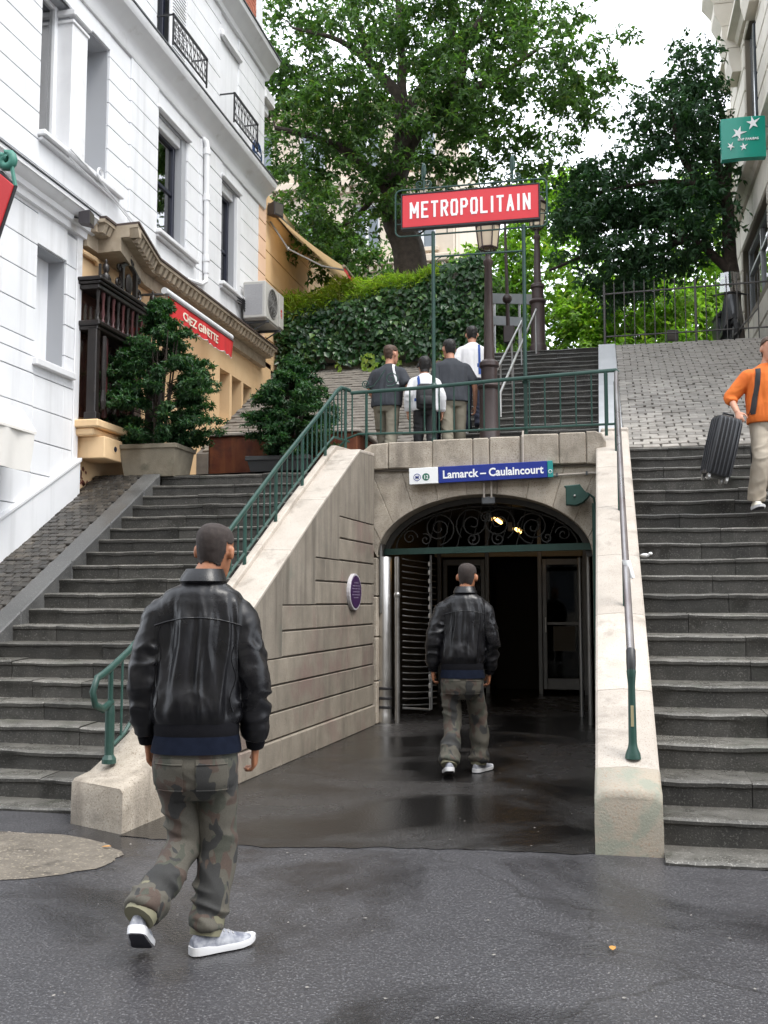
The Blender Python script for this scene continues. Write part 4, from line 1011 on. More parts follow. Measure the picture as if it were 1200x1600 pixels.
mb = MB(); mb.box(XR + .17, XR + .175, 16.15, 18.9, 7.36, 7.72); build('blind', mb, M('blind_grey', (.4, .42, .43), None, rough=.6), f)
mb = MB(); mb.box(XR + 1.3, XR + 1.35, 15.9, 19.2, 6.2, 8); build('room_back', mb, m_room, f)
mb = MB(); mb.cbox(XR + .1, XR + .2, 16.65, 17.85, 9.25, 11.15, .01); mb.cbox(XR + .06, XR + .1, 17.2, 17.3, 9.3, 11.1, .01); build('upper_window', mb, M('window_pale', (.1, .11, .12), None, rough=.15), lb)
for i in range(9):
    mb = MB(); z = 6.6 + i * .16; mb.tube([(XR, 19.86, z), (XR - .1, 19.84, z - .02), (XR - .14, 19.8, z + .015)], .008, 4); build('wire_hook', mb, m_black, lb)
lb.location = (3.30, 22.86, 7.72); lb.scale = (1.27, 1.27, 1.27)      # a large house: storeys of more than four metres
bs = thing('bank_sign', 'square green illuminated box sign with four white birds, projecting from the stone house', 'sign', (2.5, 18.6, 9.4))
m_bk = M('bank_green', (.0, .25, .18), (.0, .29, .21), 2, .3, spec=.5)
YB = 18.6; XB, ZB, SB = 2.17, 9.38, .755      # left edge, foot and size of the box
mb = MB(); n = 8; pr = []
for i in range(n + 1): pr.append((XB + SB * i / n, YB - .03 * math.sin(math.pi * i / n)))
poly = [(x_, y_, ZB) for x_, y_ in pr] + [(x_, y_ + .16, ZB) for x_, y_ in pr[::-1]]
mb.cprism(poly, (0, 0, SB), .012); build('box', mb, m_bk, bs)
m_wl = M('sign_white', (.85, .86, .86), None, rough=.4)
def bird(cx, cz, s, rot):      # a star stretched into a bird: long beak-wing, swept tail
    P_ = [(1.25, .0), (.42, .16), (.55, .95), (.08, .36), (-.42, .70), (-.22, .08), (-.85, -.42), (-.1, -.28), (.22, -.85), (.34, -.2)]
    c_, s_ = math.cos(rot), math.sin(rot); mb = MB()
    mb.prism([(cx + s * (x_ * c_ - z * s_), YB - .034, cz + s * (x_ * s_ + z * c_)) for x_, z in P_], (0, -.008, 0)); return mb
for px_, pz_, s, ro in ((.385, .44, .095, .62), (.20, .325, .095, .12), (.11, .155, .055, 1.1), (.265, .135, .055, .6)):
    build('bird_mark', bird(XB + px_ * 1.378, ZB + pz_ * 1.378, s * 1.378, ro), m_wl, bs)
build('lettering', text_mb('BNP PARIBAS', .062, Matrix(((1, 0, 0, XB + .275), (0, 0, -1, YB - .036), (0, 1, 0, ZB + .31), (0, 0, 0, 1))), .006, .001, .98), m_wl, bs)
for z in (ZB + .17, ZB + .58): mb = MB(); mb.tube([(XB + SB - .01, YB + .07, z), (3.2, YB + .07, z)], .022, 8); build('bracket', mb, m_dsteel, bs)

# ------------------------------------------------------------------ apartment house far behind the big tree
m_cream = M('cream_stone', (.50, .42, .33), (.57, .49, .40), 2, .8, None, .2, 30, streak=(.4, .33, .26), streak_s=(1, 1, .1))
ap = thing('apartment_house', 'cream apartment house behind the tall tree, rows of pale windows', 'house', (-11, 36, 6.5))
ws = []
for r_ in range(4):
    for c_ in range(6):
        x_ = -17.4 + c_ * 2.1; z = 8.2 + r_ * 3.1; ws.append((x_, x_ + 1.05, z, z + 1.95))
mb = MB(); mb2 = wall_holes(-18.5, -5.2, 6, 20.2, 36, 36.4, ws); mb2.v = [(y_, x_, z_) for x_, y_, z_ in mb2.v]
build('wall', mb2, m_cream, ap)
mb = MB(); mb.box(-18.5, -5.2, 36.7, 44, 6, 20.2); build('house_body', mb, m_cream, ap)
for a, b, c, d in ws:
    mb = MB(); mb.box(a, b, 36.2, 36.26, d - .12, d); mb.box(a, a + .1, 36.2, 36.26, c, d); mb.box(b - .1, b, 36.2, 36.26, c, d); mb.box((a + b) / 2 - .05, (a + b) / 2 + .05, 36.2, 36.26, c, d)
    f = build('window', mb, m_trim, ap); mb = MB(); mb.box(a, b, 36.27, 36.29, c, d); build('pane', mb, M('far_glass', (.16, .19, .22), None, rough=.15) if 'far_glass' not in bpy.data.materials else bpy.data.materials['far_glass'], f)
    mb = MB(); mb.cbox(a - .12, b + .12, 35.86, 36.1, c - .16, c, .02); build('window_sill', mb, m_cream, ap)
for z in (10.9, 14.0, 17.1, 20.1):
    mb = MB(); mb.cbox(-18.6, -5.1, 35.7, 36.0, z - .2, z + .08, .03); build('string_course', mb, m_cream, ap)
    mb = MB()
    for i in range(44): mb.box(-18.5 + i * .3, -18.36 + i * .3, 35.8, 36.0, z - .42, z - .21)
    build('dentil', mb, m_cream, ap, kind='stuff')

# ------------------------------------------------------------------ houses across the street, behind the camera
for k, (x0, x1, hgt, col, lb_) in enumerate(((-34, -13, 18.5, (.42, .37, .30), 'pale stone apartment house across the street, behind the camera on the left'), (-12.9, 7, 17, (.48, .44, .37), 'cream apartment house across the street, straight behind the camera'), (7.1, 30, 19, (.36, .31, .26), 'greyish apartment house across the street, behind the camera on the right'))):
    oh = thing('apartment_house', lb_, 'house', ((x0 + x1) / 2, -13, 0)); mo = M('opposite_stone', col, tuple(c * 1.15 for c in col), 1, .8)
    fl = [(x0 + 1.2 + 2.3 * c_, x0 + 2.3 + 2.3 * c_, 1.0 + 3.1 * r_ + (0 if r_ == 0 else .4), 3.3 + 3.1 * r_) for r_ in range(5) for c_ in range(int((x1 - x0 - 1.6) / 2.3))]
    wb = wall_holes(x0, x1, 0, hgt, -13.0, -13.35, fl); wb.v = [(b_, a_, c_) for a_, b_, c_ in wb.v]; build('wall', wb, mo, oh)
    mb = MB(); mb.box(x0, x1, -24, -13.7, 0, hgt); build('house_body', mb, mo, oh)
    mb = MB(); mb.box(-.55, .55, -.02, .02, -1.15, 1.15); wm = meshof('window', mb, bpy.data.materials['far_glass'])
    for a, b, c, d in fl: inst('window', wm, ((a + b) / 2, -13.3, (c + d) / 2), oh, scale=((b - a) / 1.1, 1, (d - c) / 2.3))
    for z in (4.0, 16.2): mb = MB(); mb.cbox(x0, x1, -13.0, -12.7, z, z + .25, .03); build('cornice', mb, mo, oh)
# ------------------------------------------------------------------ vegetation
m_bark = M('bark', (.035, .026, .02), (.075, .058, .045), 9, .9, None, .9, 35, .02)
m_leaf = leaf_mat('tree_leaf', (.048, .105, .032), (.088, .17, .05), (.11, .16, .04), trans=.48)
m_leaf2 = leaf_mat('dark_leaf', (.030, .076, .036), (.054, .115, .054), None, trans=.42)
m_leaf3 = leaf_mat('light_leaf', (.13, .26, .03), (.20, .33, .05), (.26, .32, .06), trans=.55)
m_ivy = leaf_mat('ivy_leaf', (.018, .060, .022), (.042, .105, .030), (.12, .22, .06), trans=.2, rough=.3, scale=2)
m_yew = leaf_mat('shrub_leaf', (.018, .062, .022), (.036, .098, .032), (.08, .15, .045), trans=.3, scale=3)
m_bamb = leaf_mat('hedge_leaf', (.17, .28, .03), (.26, .36, .05), (.30, .30, .06), trans=.45, scale=3)
rn = np.random.RandomState(5)
def leaves(name, P, D, N, L, W, mat, parent, kind='stuff', fold=.25):
    """rhombic leaflets: base points P, directions D, normals N, length L, width W (arrays)"""
    D = D / np.linalg.norm(D, axis=1, keepdims=True)
    S_ = np.cross(D, N); S_ /= np.linalg.norm(S_, axis=1, keepdims=True) + 1e-9
    N = np.cross(S_, D)
    L = L[:, None]; W = W[:, None]
    b = P; t = P + D * L - N * L * .12
    l = P + D * L * .45 + S_ * W * .5 + N * W * fold; r = P + D * L * .45 - S_ * W * .5 + N * W * fold
    n = len(P); V = np.stack([b, l, t, r], 1).reshape(-1, 3) - np.array(org(parent))
    k = np.arange(n) * 4
    F = np.stack([k, k + 1, k + 2, k, k + 2, k + 3], 1).reshape(-1, 3)
    me = bpy.data.meshes.new(name)
    me.vertices.add(len(V)); me.vertices.foreach_set('co', V.ravel())
    me.loops.add(F.size); me.loops.foreach_set('vertex_index', F.ravel().astype(np.int32))
    me.polygons.add(len(F)); me.polygons.foreach_set('loop_start', (np.arange(len(F)) * 3).astype(np.int32)); me.polygons.foreach_set('loop_total', np.full(len(F), 3, np.int32))
    me.materials.append(mat); me.update(calc_edges=True); me.validate()
    o = bpy.data.objects.new(name, me); C.objects.link(o); o.parent = parent; ORG[o] = org(parent)
    if kind: o['kind'] = kind
    return o
def unit(n):
    v = rn.normal(size=(n, 3)); return v / np.linalg.norm(v, axis=1, keepdims=True)
def sprays(centres, per, rad_, L, W, nl=5, droop=.5, flat=.7):
    """palmate sprays of nl leaflets scattered round each clump centre"""
    n = len(centres) * per
    c = np.repeat(centres, per, 0)
    o = unit(n) * (rn.uniform(0, 1, (n, 1)) ** .5) * np.repeat(rad_, per)[:, None]; o[:, 2] *= flat
    base = c + o
    ax = o * .8 + unit(n) * .45; ax[:, 2] += .25; ax /= np.linalg.norm(ax, axis=1, keepdims=True)
    P = np.repeat(base, nl, 0); A = np.repeat(ax, nl, 0)
    u = np.cross(A, unit(len(A))); u /= np.linalg.norm(u, axis=1, keepdims=True) + 1e-9
    D = u + A * .35; D[:, 2] -= droop
    N = A + unit(len(A)) * .25; N[:, 2] += .5
    return P, D, N, L * rn.uniform(.7, 1.2, len(P)), W * rn.uniform(.75, 1.2, len(P))
def tree(name, label, base, limbs, lobes, ncl, mat, L=.16, W=.065, per=20, crad=(.35, .6), seed=1, group=None):
    t = thing(name, label, 'tree', base, group)
    rg = np.random.RandomState(seed)
    mb = MB(); nodes = []
    for pts, r0, r1 in limbs:
        P = [Vector(p) for p in pts]; Q = []
        for i in range(len(P) - 1):      # catmull-rom through the points
            p0, p1, p2, p3 = P[max(0, i - 1)], P[i], P[i + 1], P[min(len(P) - 1, i + 2)]
            for k in range(5):
                f = k / 5; Q.append(.5 * ((2 * p1) + (p2 - p0) * f + (2 * p0 - 5 * p1 + 4 * p2 - p3) * f * f + (3 * p1 - p0 - 3 * p2 + p3) * f ** 3))
        Q.append(P[-1]); m = len(Q)
        Q = [q + Vector((noise.noise(q * 1.7), noise.noise(q * 1.7 + Vector((9, 0, 0))), 0)) * .05 for q in Q]
        rr = [r0 + (r1 - r0) * (i / (m - 1)) ** .8 for i in range(m)]
        mb.tube(Q, rr, 9)
        nodes += [(tuple(q), r) for q, r in zip(Q, rr)][2:]
    NP = np.array([n_[0] for n_ in nodes]); NR = np.array([n_[1] for n_ in nodes])
    vol = np.array([l[3] * l[4] * l[5] for l in lobes]) ** .8; vol /= vol.sum()
    cs = []
    for l, v in zip(lobes, vol):
        k = max(3, int(ncl * v)); d = rg.normal(size=(k, 3)); d /= np.linalg.norm(d, axis=1, keepdims=True)
        cs.append(np.array(l[:3]) + d * np.array(l[3:]) * (rg.uniform(.12, 1, (k, 1)) ** .42))
    cs = np.concatenate(cs)
    order = np.argsort([np.min(np.linalg.norm(NP - c, axis=1)) for c in cs])
    for i in order:
        c = cs[i]; dd = np.linalg.norm(NP - c, axis=1) + (NP[:, 2] > c[2] + .3) * .5
        j = int(np.argmin(dd)); a = Vector(NP[j]); b = Vector(c); Ld = (b - a).length
        mid = a.lerp(b, .5) + Vector(rg.normal(size=3)) * .12 * Ld + Vector((0, 0, .08 * Ld))
        r = min(NR[j] * .6, .012 + .016 * Ld)
        q1, q2 = a.lerp(mid, .5) + (mid - a.lerp(b, .5)) * .25, mid.lerp(b, .5) + (mid - a.lerp(b, .5)) * .25
        mb.tube([a, q1, mid, q2, b], [r, r * .85, r * .7, r * .55, .005], 5)
        NP = np.vstack([NP, [tuple(mid), tuple(q2)]]); NR = np.append(NR, [r * .7, r * .5])
    build('trunk', mb, m_bark, t, smooth=60)
    rr = rg.uniform(crad[0], crad[1], len(cs))
    leaves('crown', *sprays(cs, per, rr, L, W), mat, t)
    return t
# garden behind the ivy wall
g = MB(); g.box(-16, -2.5, 20.35, 31, 5.5, 7.55); build('garden_terrace', g, m_soil, kind='structure')
tp = lambda px, py, y=22.: (-3.95 + (px - 655) / 66.2, y, 8.99 + (415 - py) / 66.4)
tree('broadleaf_tree', 'tall spreading dark green tree with forked trunk behind the ivy wall', (-4.1, 22, 8.1),
     [([(-4.05, 22, 7.9), tp(640, 400), tp(622, 340), tp(616, 300), tp(628, 250)], .42, .27),
      ([tp(616, 305), tp(590, 280, 21.8), tp(555, 247, 21.5), tp(523, 231, 21.3), tp(453, 213, 21)], .2, .05),
      ([tp(628, 255), tp(650, 220, 21.8), tp(687, 193, 21.6), tp(722, 155, 21.4), tp(733, 110, 21.3), tp(760, 60, 21.3)], .23, .06),
      ([tp(627, 250), tp(630, 190), tp(617, 140), tp(580, 95), tp(563, 30)], .22, .07),
      ([tp(629, 200), tp(647, 145, 22.3), tp(680, 87, 22.5), tp(700, 40, 22.6), tp(705, -40, 22.6)], .16, .06),
      ([tp(628, 180), tp(624, 90, 22.4), tp(617, 0, 22.5), tp(612, -80, 22.5)], .14, .05),
      ([tp(700, 185, 21.6), tp(790, 150, 21.4), tp(840, 125, 21.3)], .12, .03),
      ([tp(600, 290, 21.9), tp(575, 345, 21.3), tp(560, 370, 21)], .10, .03),
      ([tp(600, 110), tp(540, 70, 21.5), tp(470, 50, 21.3)], .1, .03)],
     [(-4.6, 22, 13.2, 2.7, 2.0, 1.7), (-6.7, 21.6, 12.0, 1.5, 1.4, 1.4), (-1.9, 21.7, 12.7, 2.0, 1.8, 1.5), (-2.2, 21.6, 11.0, 1.3, 1.2, .8), (.0, 21.4, 12.9, .9, .9, .6), (-5.9, 21.3, 10.2, 1.5, 1.2, 1.0), (-4.0, 22, 15.6, 3.2, 2.2, 1.4), (-1.5, 21.5, 14.6, 1.5, 1.4, 1.0), (-4.1, 21.2, 10.6, 1.1, .8, .9), (-4.9, 20.9, 11.6, 1.2, .7, .8), (-3.2, 20.9, 11.9, 1.1, .7, .8), (-6.2, 21.2, 8.9, .9, .8, .5), (-.5, 21.5, 11.7, .7, .7, .5), (-7.3, 21.6, 14.2, 1.3, 1.2, 1.2)],
     680, m_leaf, L=.145, W=.06, seed=3, per=19, crad=(.3, .5))
tq = lambda px, py, y=22.: ((px - 947) / 72.5, y, 1.5 + (940 - py) / 72.5)
tree('broadleaf_tree', 'dark dense tree with a slim dark trunk behind the iron fence, beside the stone house', (2.72, 21.6, 6.3),
     [([(2.7, 21.6, 6.3), tq(1143, 470), tq(1140, 400), tq(1138, 330), tq(1128, 260)], .2, .1), ([tq(1140, 440), tq(1110, 405), tq(1085, 385), tq(1030, 360)], .12, .04), ([tq(1138, 330), tq(1105, 300), tq(1075, 250), tq(1060, 180)], .12, .04), ([tq(1138, 320), tq(1145, 250), tq(1130, 170)], .1, .04), ([tq(1085, 385), tq(1010, 400), tq(930, 400), tq(870, 420)], .08, .03), ([tq(1105, 300), tq(1030, 290), tq(950, 300)], .08, .03)],
     [(1.75, 22, 11.8, 1.15, 1.1, 1.0), (.35, 22, 10.3, 1.35, 1.2, .95), (-.45, 21.8, 9.3, .7, .9, .65), (.35, 21.8, 8.5, 1.1, 1.0, .7), (1.6, 22, 9.4, 1.2, 1.1, 1.0), (1.9, 22, 12.9, .65, .6, .5), (2.3, 21.9, 10.6, .6, .8, .8)],
     360, m_leaf2, L=.14, W=.058, seed=8, per=17, crad=(.3, .5))
tz = lambda px, py, y=30.: ((px - 947) / 53.2, y, 1.5 + (940 - py) / 53.2)
for k, (b, lo, lb_, sd) in enumerate((
        ((-2.4, 30, 6.5), [(-1.5, 30, 13.2, 1.3, 1.2, 1.2), (-1.7, 30, 11.2, 1.5, 1.3, 1.2), (-2.9, 30, 11.5, 1.0, 1.2, 1.4), (-2.2, 30, 9.6, 1.6, 1.2, .9)], 'sunlit yellow green tree seen between the lamp posts under the red sign', 21),
        ((3.4, 31, 6.5), [(3.3, 31, 13.4, 1.1, 1.2, 1.3), (3.2, 31, 11.0, 1.3, 1.2, 1.3), (2.2, 30.5, 9.6, 1.5, 1.2, 1.1)], 'light green tree half hidden behind the slim dark trunk near the stone house', 22),
        ((.6, 29, 6.5), [(.8, 29, 9.6, 1.9, 1.3, 1.2), (-.4, 29, 9.2, 1.2, 1.2, 1.0), (.8, 28.5, 8.2, 2.2, 1.2, .8)], 'low bright green bushy tree behind the iron fence at the top of the slope', 23))):
    tree('bushy_tree', lb_, b, [([b, (b[0] + .1, b[1], b[2] + 2.5), (b[0] + .2, b[1], b[2] + 5 if k < 2 else b[2] + 3)], .2, .08)], lo, 150, m_leaf3, L=.2, W=.09, per=16, seed=sd, crad=(.4, .65), group=None)
for b, lo, lb_, sd in (((-7.5, 27, 8.1), [(-8.3, 27, 11.2, 1.8, 1.2, 1.4), (-6.6, 27, 10.6, 1.3, 1.2, 1.0)], 'small dark tree behind the tall spreading tree, before the cream apartment house', 31),
                       ((-3.6, 27, 6.3), [(-3.9, 26.6, 9.7, .9, 1.0, .8), (-2.8, 26.5, 9.2, .8, .9, .8)], 'dark shrubby tree standing above the right end of the ivy wall', 32)):
    tree('bushy_tree', lb_, b, [([b, (b[0], b[1], b[2] + 1.6), (b[0] + .1, b[1], b[2] + 3)], .16, .06)], lo, 90, m_leaf, L=.18, W=.08, per=18, seed=sd)
# far wood closing the view beyond the street
n = 900; c = np.stack([rn.uniform(-28, 30, n), rn.uniform(44, 52, n), rn.uniform(6.5, 13.5, n)], 1); c[:, 2] = 6.5 + (c[:, 2] - 6.5) * (.55 + .45 * np.sin(c[:, 0] * .35) ** 2)
fw = thing('far_wood', 'distant mass of green trees closing the upper street', 'trees', (0, 48, 6.5))
leaves('far_foliage', *sprays(c, 14, np.full(n, .9), .42, .2), m_leaf3, fw)

# ivy wall
iw = thing('ivy_wall', 'retaining wall thickly covered in dark glossy ivy behind the terrace', 'ivy wall', (-4.4, 19.95, 6.2))
mb = MB(); mb.prism([(-6.5, 20.0, 5.5), (-2.45, 20.0, 5.5), (-2.45, 20.0, 8.25), (-3.6, 20.0, 7.85), (-6.5, 20.0, 7.5)], (0, .4, 0)); build('wall', mb, m_render, iw)
n = 5200
px_ = rn.uniform(-6.55, -2.3, n); pz = rn.uniform(6.12, 8.35, n)
lowb = 6.2 + .22 * np.sin(px_ * 2.1) ** 2 + .12 * np.sin(px_ * 9); tbf = lambda x: np.interp(x, [-6.5, -3.8, -2.4], [7.35, 7.85, 8.38])
topb = tbf(px_) + .07 * np.sin(px_ * 7)
keep = (pz > lowb) & (pz < topb); px_, pz = px_[keep], pz[keep]
bul = .10 + .08 * np.sin(px_ * 3.3 + pz * 2) * np.sin(pz * 4.1) + rn.uniform(0, .13, len(px_))
P = np.stack([px_, 19.97 - bul, pz], 1)
n2 = 900; t_ = rn.uniform(0, 1, n2)
P2 = np.stack([rn.uniform(-6.5, -2.3, n2), rn.uniform(19.85, 20.5, n2), np.zeros(n2)], 1); P2[:, 2] = tbf(P2[:, 0]) + rn.uniform(-.02, .14, n2)
n3 = 500; P3 = np.stack([-2.42 + rn.uniform(0, .18, n3), rn.uniform(19.8, 20.45, n3), rn.uniform(6.2, 8.4, n3)], 1)
P = np.concatenate([P, P2, P3]); n = len(P)
D = np.stack([rn.normal(0, .7, n), rn.normal(-.25, .3, n), rn.normal(-.8, .4, n)], 1); N = np.stack([rn.normal(0, .35, n), rn.normal(-1, .3, n), rn.normal(.55, .35, n)], 1)
# heart-shaped: two rhombi per leaf side by side
leaves('ivy_leaf', P, D, N, rn.uniform(.06, .17, n), rn.uniform(.07, .16, n), m_ivy, iw)
n = 60; P = []; D = []
for c_ in range(7):      # hanging trails
    x = U(-5.2, -3.0); z = 6.5
    for k in range(14): P.append((x + .05 * math.sin(k + c_), 19.8 - .3 * (6.5 - z) - U(0, .06), z)); z -= U(.02, .06); D.append((U(-1, 1), -.3, -.8))
P = np.array(P); n = len(P); leaves('ivy_trail', P, np.array(D), np.tile([0, -1, .4], (n, 1)) + rn.normal(0, .3, (n, 3)), rn.uniform(.09, .14, n), rn.uniform(.08, .12, n), m_bamb, iw)
# bright hedge along the top of the ivy wall
hd = thing('hedge', 'bright yellow green feathery hedge on top of the ivy wall beside the tan awning', 'hedge', (-5.2, 20.3, 8.1))
n = 9000; P = np.stack([rn.uniform(-6.9, -3.2, n), rn.uniform(19.75, 20.7, n), np.zeros(n)], 1)
hh = .16 + .34 * np.clip((-3.6 - P[:, 0]) / 1.2, 0, 1) * (.6 + .5 * np.sin(P[:, 0] * 2.7) ** 2)
P[:, 2] = tbf(P[:, 0]) - .08 + rn.uniform(0, 1, n) ** .8 * (hh + .15) * (1 - ((P[:, 1] - 20.2) / .6) ** 2 * .5)
D = np.stack([rn.normal(0, .8, n), rn.normal(-.3, .6, n), rn.normal(.15, .6, n)], 1)
leaves('hedge_leaf', P, D, unit(n) * .6 + [0, -.3, .8], rn.uniform(.10, .2, n), rn.uniform(.014, .026, n), m_bamb, hd)

def shrub(name, label, base, H, Rr, n, seed, tip=.15):
    t = thing(name, label, 'shrub', base); rg = np.random.RandomState(seed)
    mb = MB(); cs = []; r_ = []
    for s in range(7):
        a = rg.uniform(0, 6.28); q = rg.uniform(.1, .4) * Rr
        mb.tube([(base[0] + .05 * math.cos(a), base[1] + .05 * math.sin(a), base[2]), (base[0] + q * .6 * math.cos(a), base[1] + q * .6 * math.sin(a), base[2] + H * .35), (base[0] + q * math.cos(a), base[1] + q * math.sin(a), base[2] + H * .75)], [.022, .016, .006], 6)
    for k in range(150):
        f = rg.uniform(0, 1); z = base[2] + H * (.08 + .9 * f)
        w_ = Rr * min(1, (math.sin(math.pi * (.14 + .80 * f)) ** .8 * (1 - .72 * f * f) * 1.2 + .02))
        a = rg.uniform(0, 6.28); q = w_ * rg.uniform(.25, 1) ** .5 * (1 + .22 * math.sin(a * 3 + f * 9))
        e = (base[0] + q * math.cos(a), base[1] + q * math.sin(a) * .9, z - .1 * q)
        s0 = (base[0] + .15 * q * math.cos(a), base[1] + .15 * q * math.sin(a), z - .15 * H * rg.uniform(.2, 1))
        mb.tube([s0, ((s0[0] + e[0]) / 2, (s0[1] + e[1]) / 2, (s0[2] + e[2]) / 2 + .06), e], [.007, .005, .003], 4)
        m_ = 9
        for j in range(m_):
            g_ = .35 + .65 * j / m_; cs.append((s0[0] + (e[0] - s0[0]) * g_, s0[1] + (e[1] - s0[1]) * g_, s0[2] + (e[2] - s0[2]) * g_ + .06 * math.sin(math.pi * g_))); r_.append(.085)
    build('stem', mb, m_bark, t)
    leaves('foliage', *sprays(np.array(cs), n, np.array(r_), .064, .023, nl=5, droop=.35, flat=.55), m_yew, t)
    return t
shrub('potted_shrub', 'large dark green bushy shrub in the stone planter by the wooden bay', (-5.82, 12.62, 3.45), 2.15, .92, 8, 4)
shrub('potted_shrub', 'smaller loose dark green shrub in the black planter beside the rusty box', (-4.12, 13.15, 3.4), 1.42, .76, 5, 9)
# ------------------------------------------------------------------ railings
Zv = Vector((0, 0, 1))
def wlv(s, d, z): return Vector(wl(s, d, z))
rl = thing('stair_railing', 'green iron railing with curled end climbing on the left passage wall', 'railing', wl(.4, .33, .3))
rp_ = [(.38, 1.03), (.64, 1.14), (1.2, 1.45), (2.41, 2.13), (3.65, 2.9), (5.3, 3.87), (5.55, 4.03), (5.75, 4.12), (6.1, 4.155)]
def rz_(s):
    for (a, za), (b, zb) in zip(rp_, rp_[1:]):
        if s <= b: return za + (zb - za) * (s - a) / (b - a)
    return rp_[-1][1]
curl = [wlv(.40 + .02, .33, .80), wlv(.30, .33, .76), wlv(.20, .33, .80), wlv(.165, .33, .89), wlv(.22, .33, .98), wlv(.30, .33, 1.0)]
mb = MB(); mb.tube(curl + [wlv(s, .33, z) for s, z in rp_], .027, 10, ry=.021); build('top_rail', mb, m_green, rl, smooth=50)
mb = MB(); mb.tube([wlv(.45, .33, .50), wlv(.6, .33, .56)] + [wlv(s, .33, top(s) + .16) for s, _ in prof if s > .8] , .014, 6); build('bottom_rail', mb, m_green, rl)
s = .40; k = 0
while s < 6.05:
    post = k % 5 == 0
    z0 = top(s) + (.05 if s > 1.1 else -.01) if post else top(s) + .155
    if s < 1.0 and not post: z0 = .50 + (s - .45) * .42
    mb = MB()
    if post:
        mb.tube([wlv(s, .33, z0), wlv(s, .33, rz_(s))], .019, 8)
        if k == 0: mb.lathe([(.05, 0), (.05, .03), (.032, .06), (.034, .35), (.028, .4)], wl(s, .33, z0 + .0), 10)
    else: mb.tube([wlv(s, .33, z0), wlv(s, .33, rz_(s))], .0095, 6)
    build('post' if post else 'bar', mb, m_green, rl); s += .158; k += 1
tr = thing('terrace_railing', 'green iron railing along the top of the station entrance', 'railing', (-1.5, 12.55, 3.5))
YT = 12.55; zt = lambda x: 4.16 + (x + 3.15) * .042; zb_ = lambda x: 3.62 + (x + 3.15) * .006
mb = MB(); mb.tube([(-3.15, YT, zt(-3.15)), (-2.2, YT - .0, zt(-2.2) - .012), (-1.2, YT, zt(-1.2)), (.17, YT, zt(.17)), (.19, YT, zt(.17) - .03)], .024, 8, ry=.02); build('top_rail', mb, m_green, tr, smooth=40)
mb = MB(); mb.tube([(-3.35, YT, 3.42), (-3.2, YT, 3.57), (-3.05, YT, 3.625), (-2.2, YT, 3.615), (.17, YT, 3.64)], .015, 6); build('bottom_rail', mb, m_green, tr)
x = -3.13; k = 0
while x < .1:
    pst = k in (1,)
    mb = MB(); mb.tube([(x, YT, 3.44 if pst else zb_(x)), (x, YT, zt(x))], .018 if pst else .010, 6); build('post' if pst else 'bar', mb, m_green, tr); x += .1875; k += 1
for x in (.04, .175):
    mb = MB(); mb.tube([(x, YT, 3.5), (x, YT, zt(x))], .019, 6); build('post', mb, m_green, tr)
mb = MB(); mb.tube(spiral((-2.62, YT, 4.32), .10, .018, -2.2, 1.7, (1, 0, 0), (0, 0, 1), 30), .007, 5); mb.tube(spiral((-2.95, YT, 4.27), .055, .012, -1.0, -1.5, (1, 0, 0), (0, 0, 1), 24), .007, 5)
mb.tube([(-2.93, YT, 4.215), (-2.85, YT, 4.24), (-2.78, YT, 4.32), (-2.70, YT, 4.44)], .007, 5); build('scroll', mb, m_green, tr, smooth=60)

# ------------------------------------------------------------------ METROPOLITAIN sign
ms = thing('station_sign', 'large red sign reading METROPOLITAIN in white letters on a green iron frame', 'sign', (-1.5, 12.6, 3.5))
YS = 12.6
for x in (-2.08, -.93):
    mb = MB(); mb.tube([(x, YS, 3.45), (x, YS, 6.22)], .024, 8); mb.lathe([(.04, 0), (.04, .05), (.028, .1)], (x, YS, 3.45), 10); mb.lathe([(.03, -.03), (.045, 0), (.03, .03)], (x, YS, 4.22), 10); build('post', mb, m_green, ms, smooth=40)
mb = MB(); mb.tube([(-2.08, YS, 5.89), (-.93, YS, 5.885)], .013, 6)
for sg, x in ((1, -2.08), (-1, -.93)): mb.tube(spiral((x + sg * .1, YS, 5.80), .075, .02, 1.6, 1.2 * sg, (1, 0, 0), (0, 0, 1)), .006, 5)
build('cross_bar', mb, m_green, ms)
m_sred = M('sign_red', (.60, .028, .040), (.64, .035, .045), 2, .3)
mb = MB(); mb.cbox(-2.475, -.735, YS - .045, YS + .045, 6.285, 6.715, .006); pn = build('panel', mb, m_sred, ms)
mb = MB()
for a, b, c, d in ((-2.49, -.72, 6.265, 6.284), (-2.49, -.72, 6.716, 6.732), (-2.49, -2.476, 6.284, 6.716), (-.734, -.72, 6.284, 6.716)): mb.box(a, b, YS - .05, YS + .05, c, d)
build('rim', mb, m_black, ms)
def rrect(x0, x1, z0, z1, r, n=5):
    o = []
    for cx, cz, a0 in ((x1 - r, z1 - r, 0), (x0 + r, z1 - r, 90), (x0 + r, z0 + r, 180), (x1 - r, z0 + r, 270)):
        for i in range(n + 1): a = rad(a0 + 90 * i / n); o.append((cx + r * math.cos(a), cz + r * math.sin(a)))
    return o
mb = MB(); mb.tube([(x, YS, z) for x, z in rrect(-2.57, -.635, 6.185, 6.80, .07)], .012, 6, closed=True)
for x in (-2.53, -.68):
    for z in (6.35, 6.62): mb.tube([(x - .04, YS, z), (x + .045, YS, z)], .007, 5)
for x in (-2.2, -1.9, -1.3, -1.0, -.8):
    for z0, z1 in ((6.19, 6.27), (6.73, 6.80)): mb.tube([(x, YS, z0), (x, YS, z1)], .007, 5)
build('outer_frame', mb, m_green, ms, smooth=50)
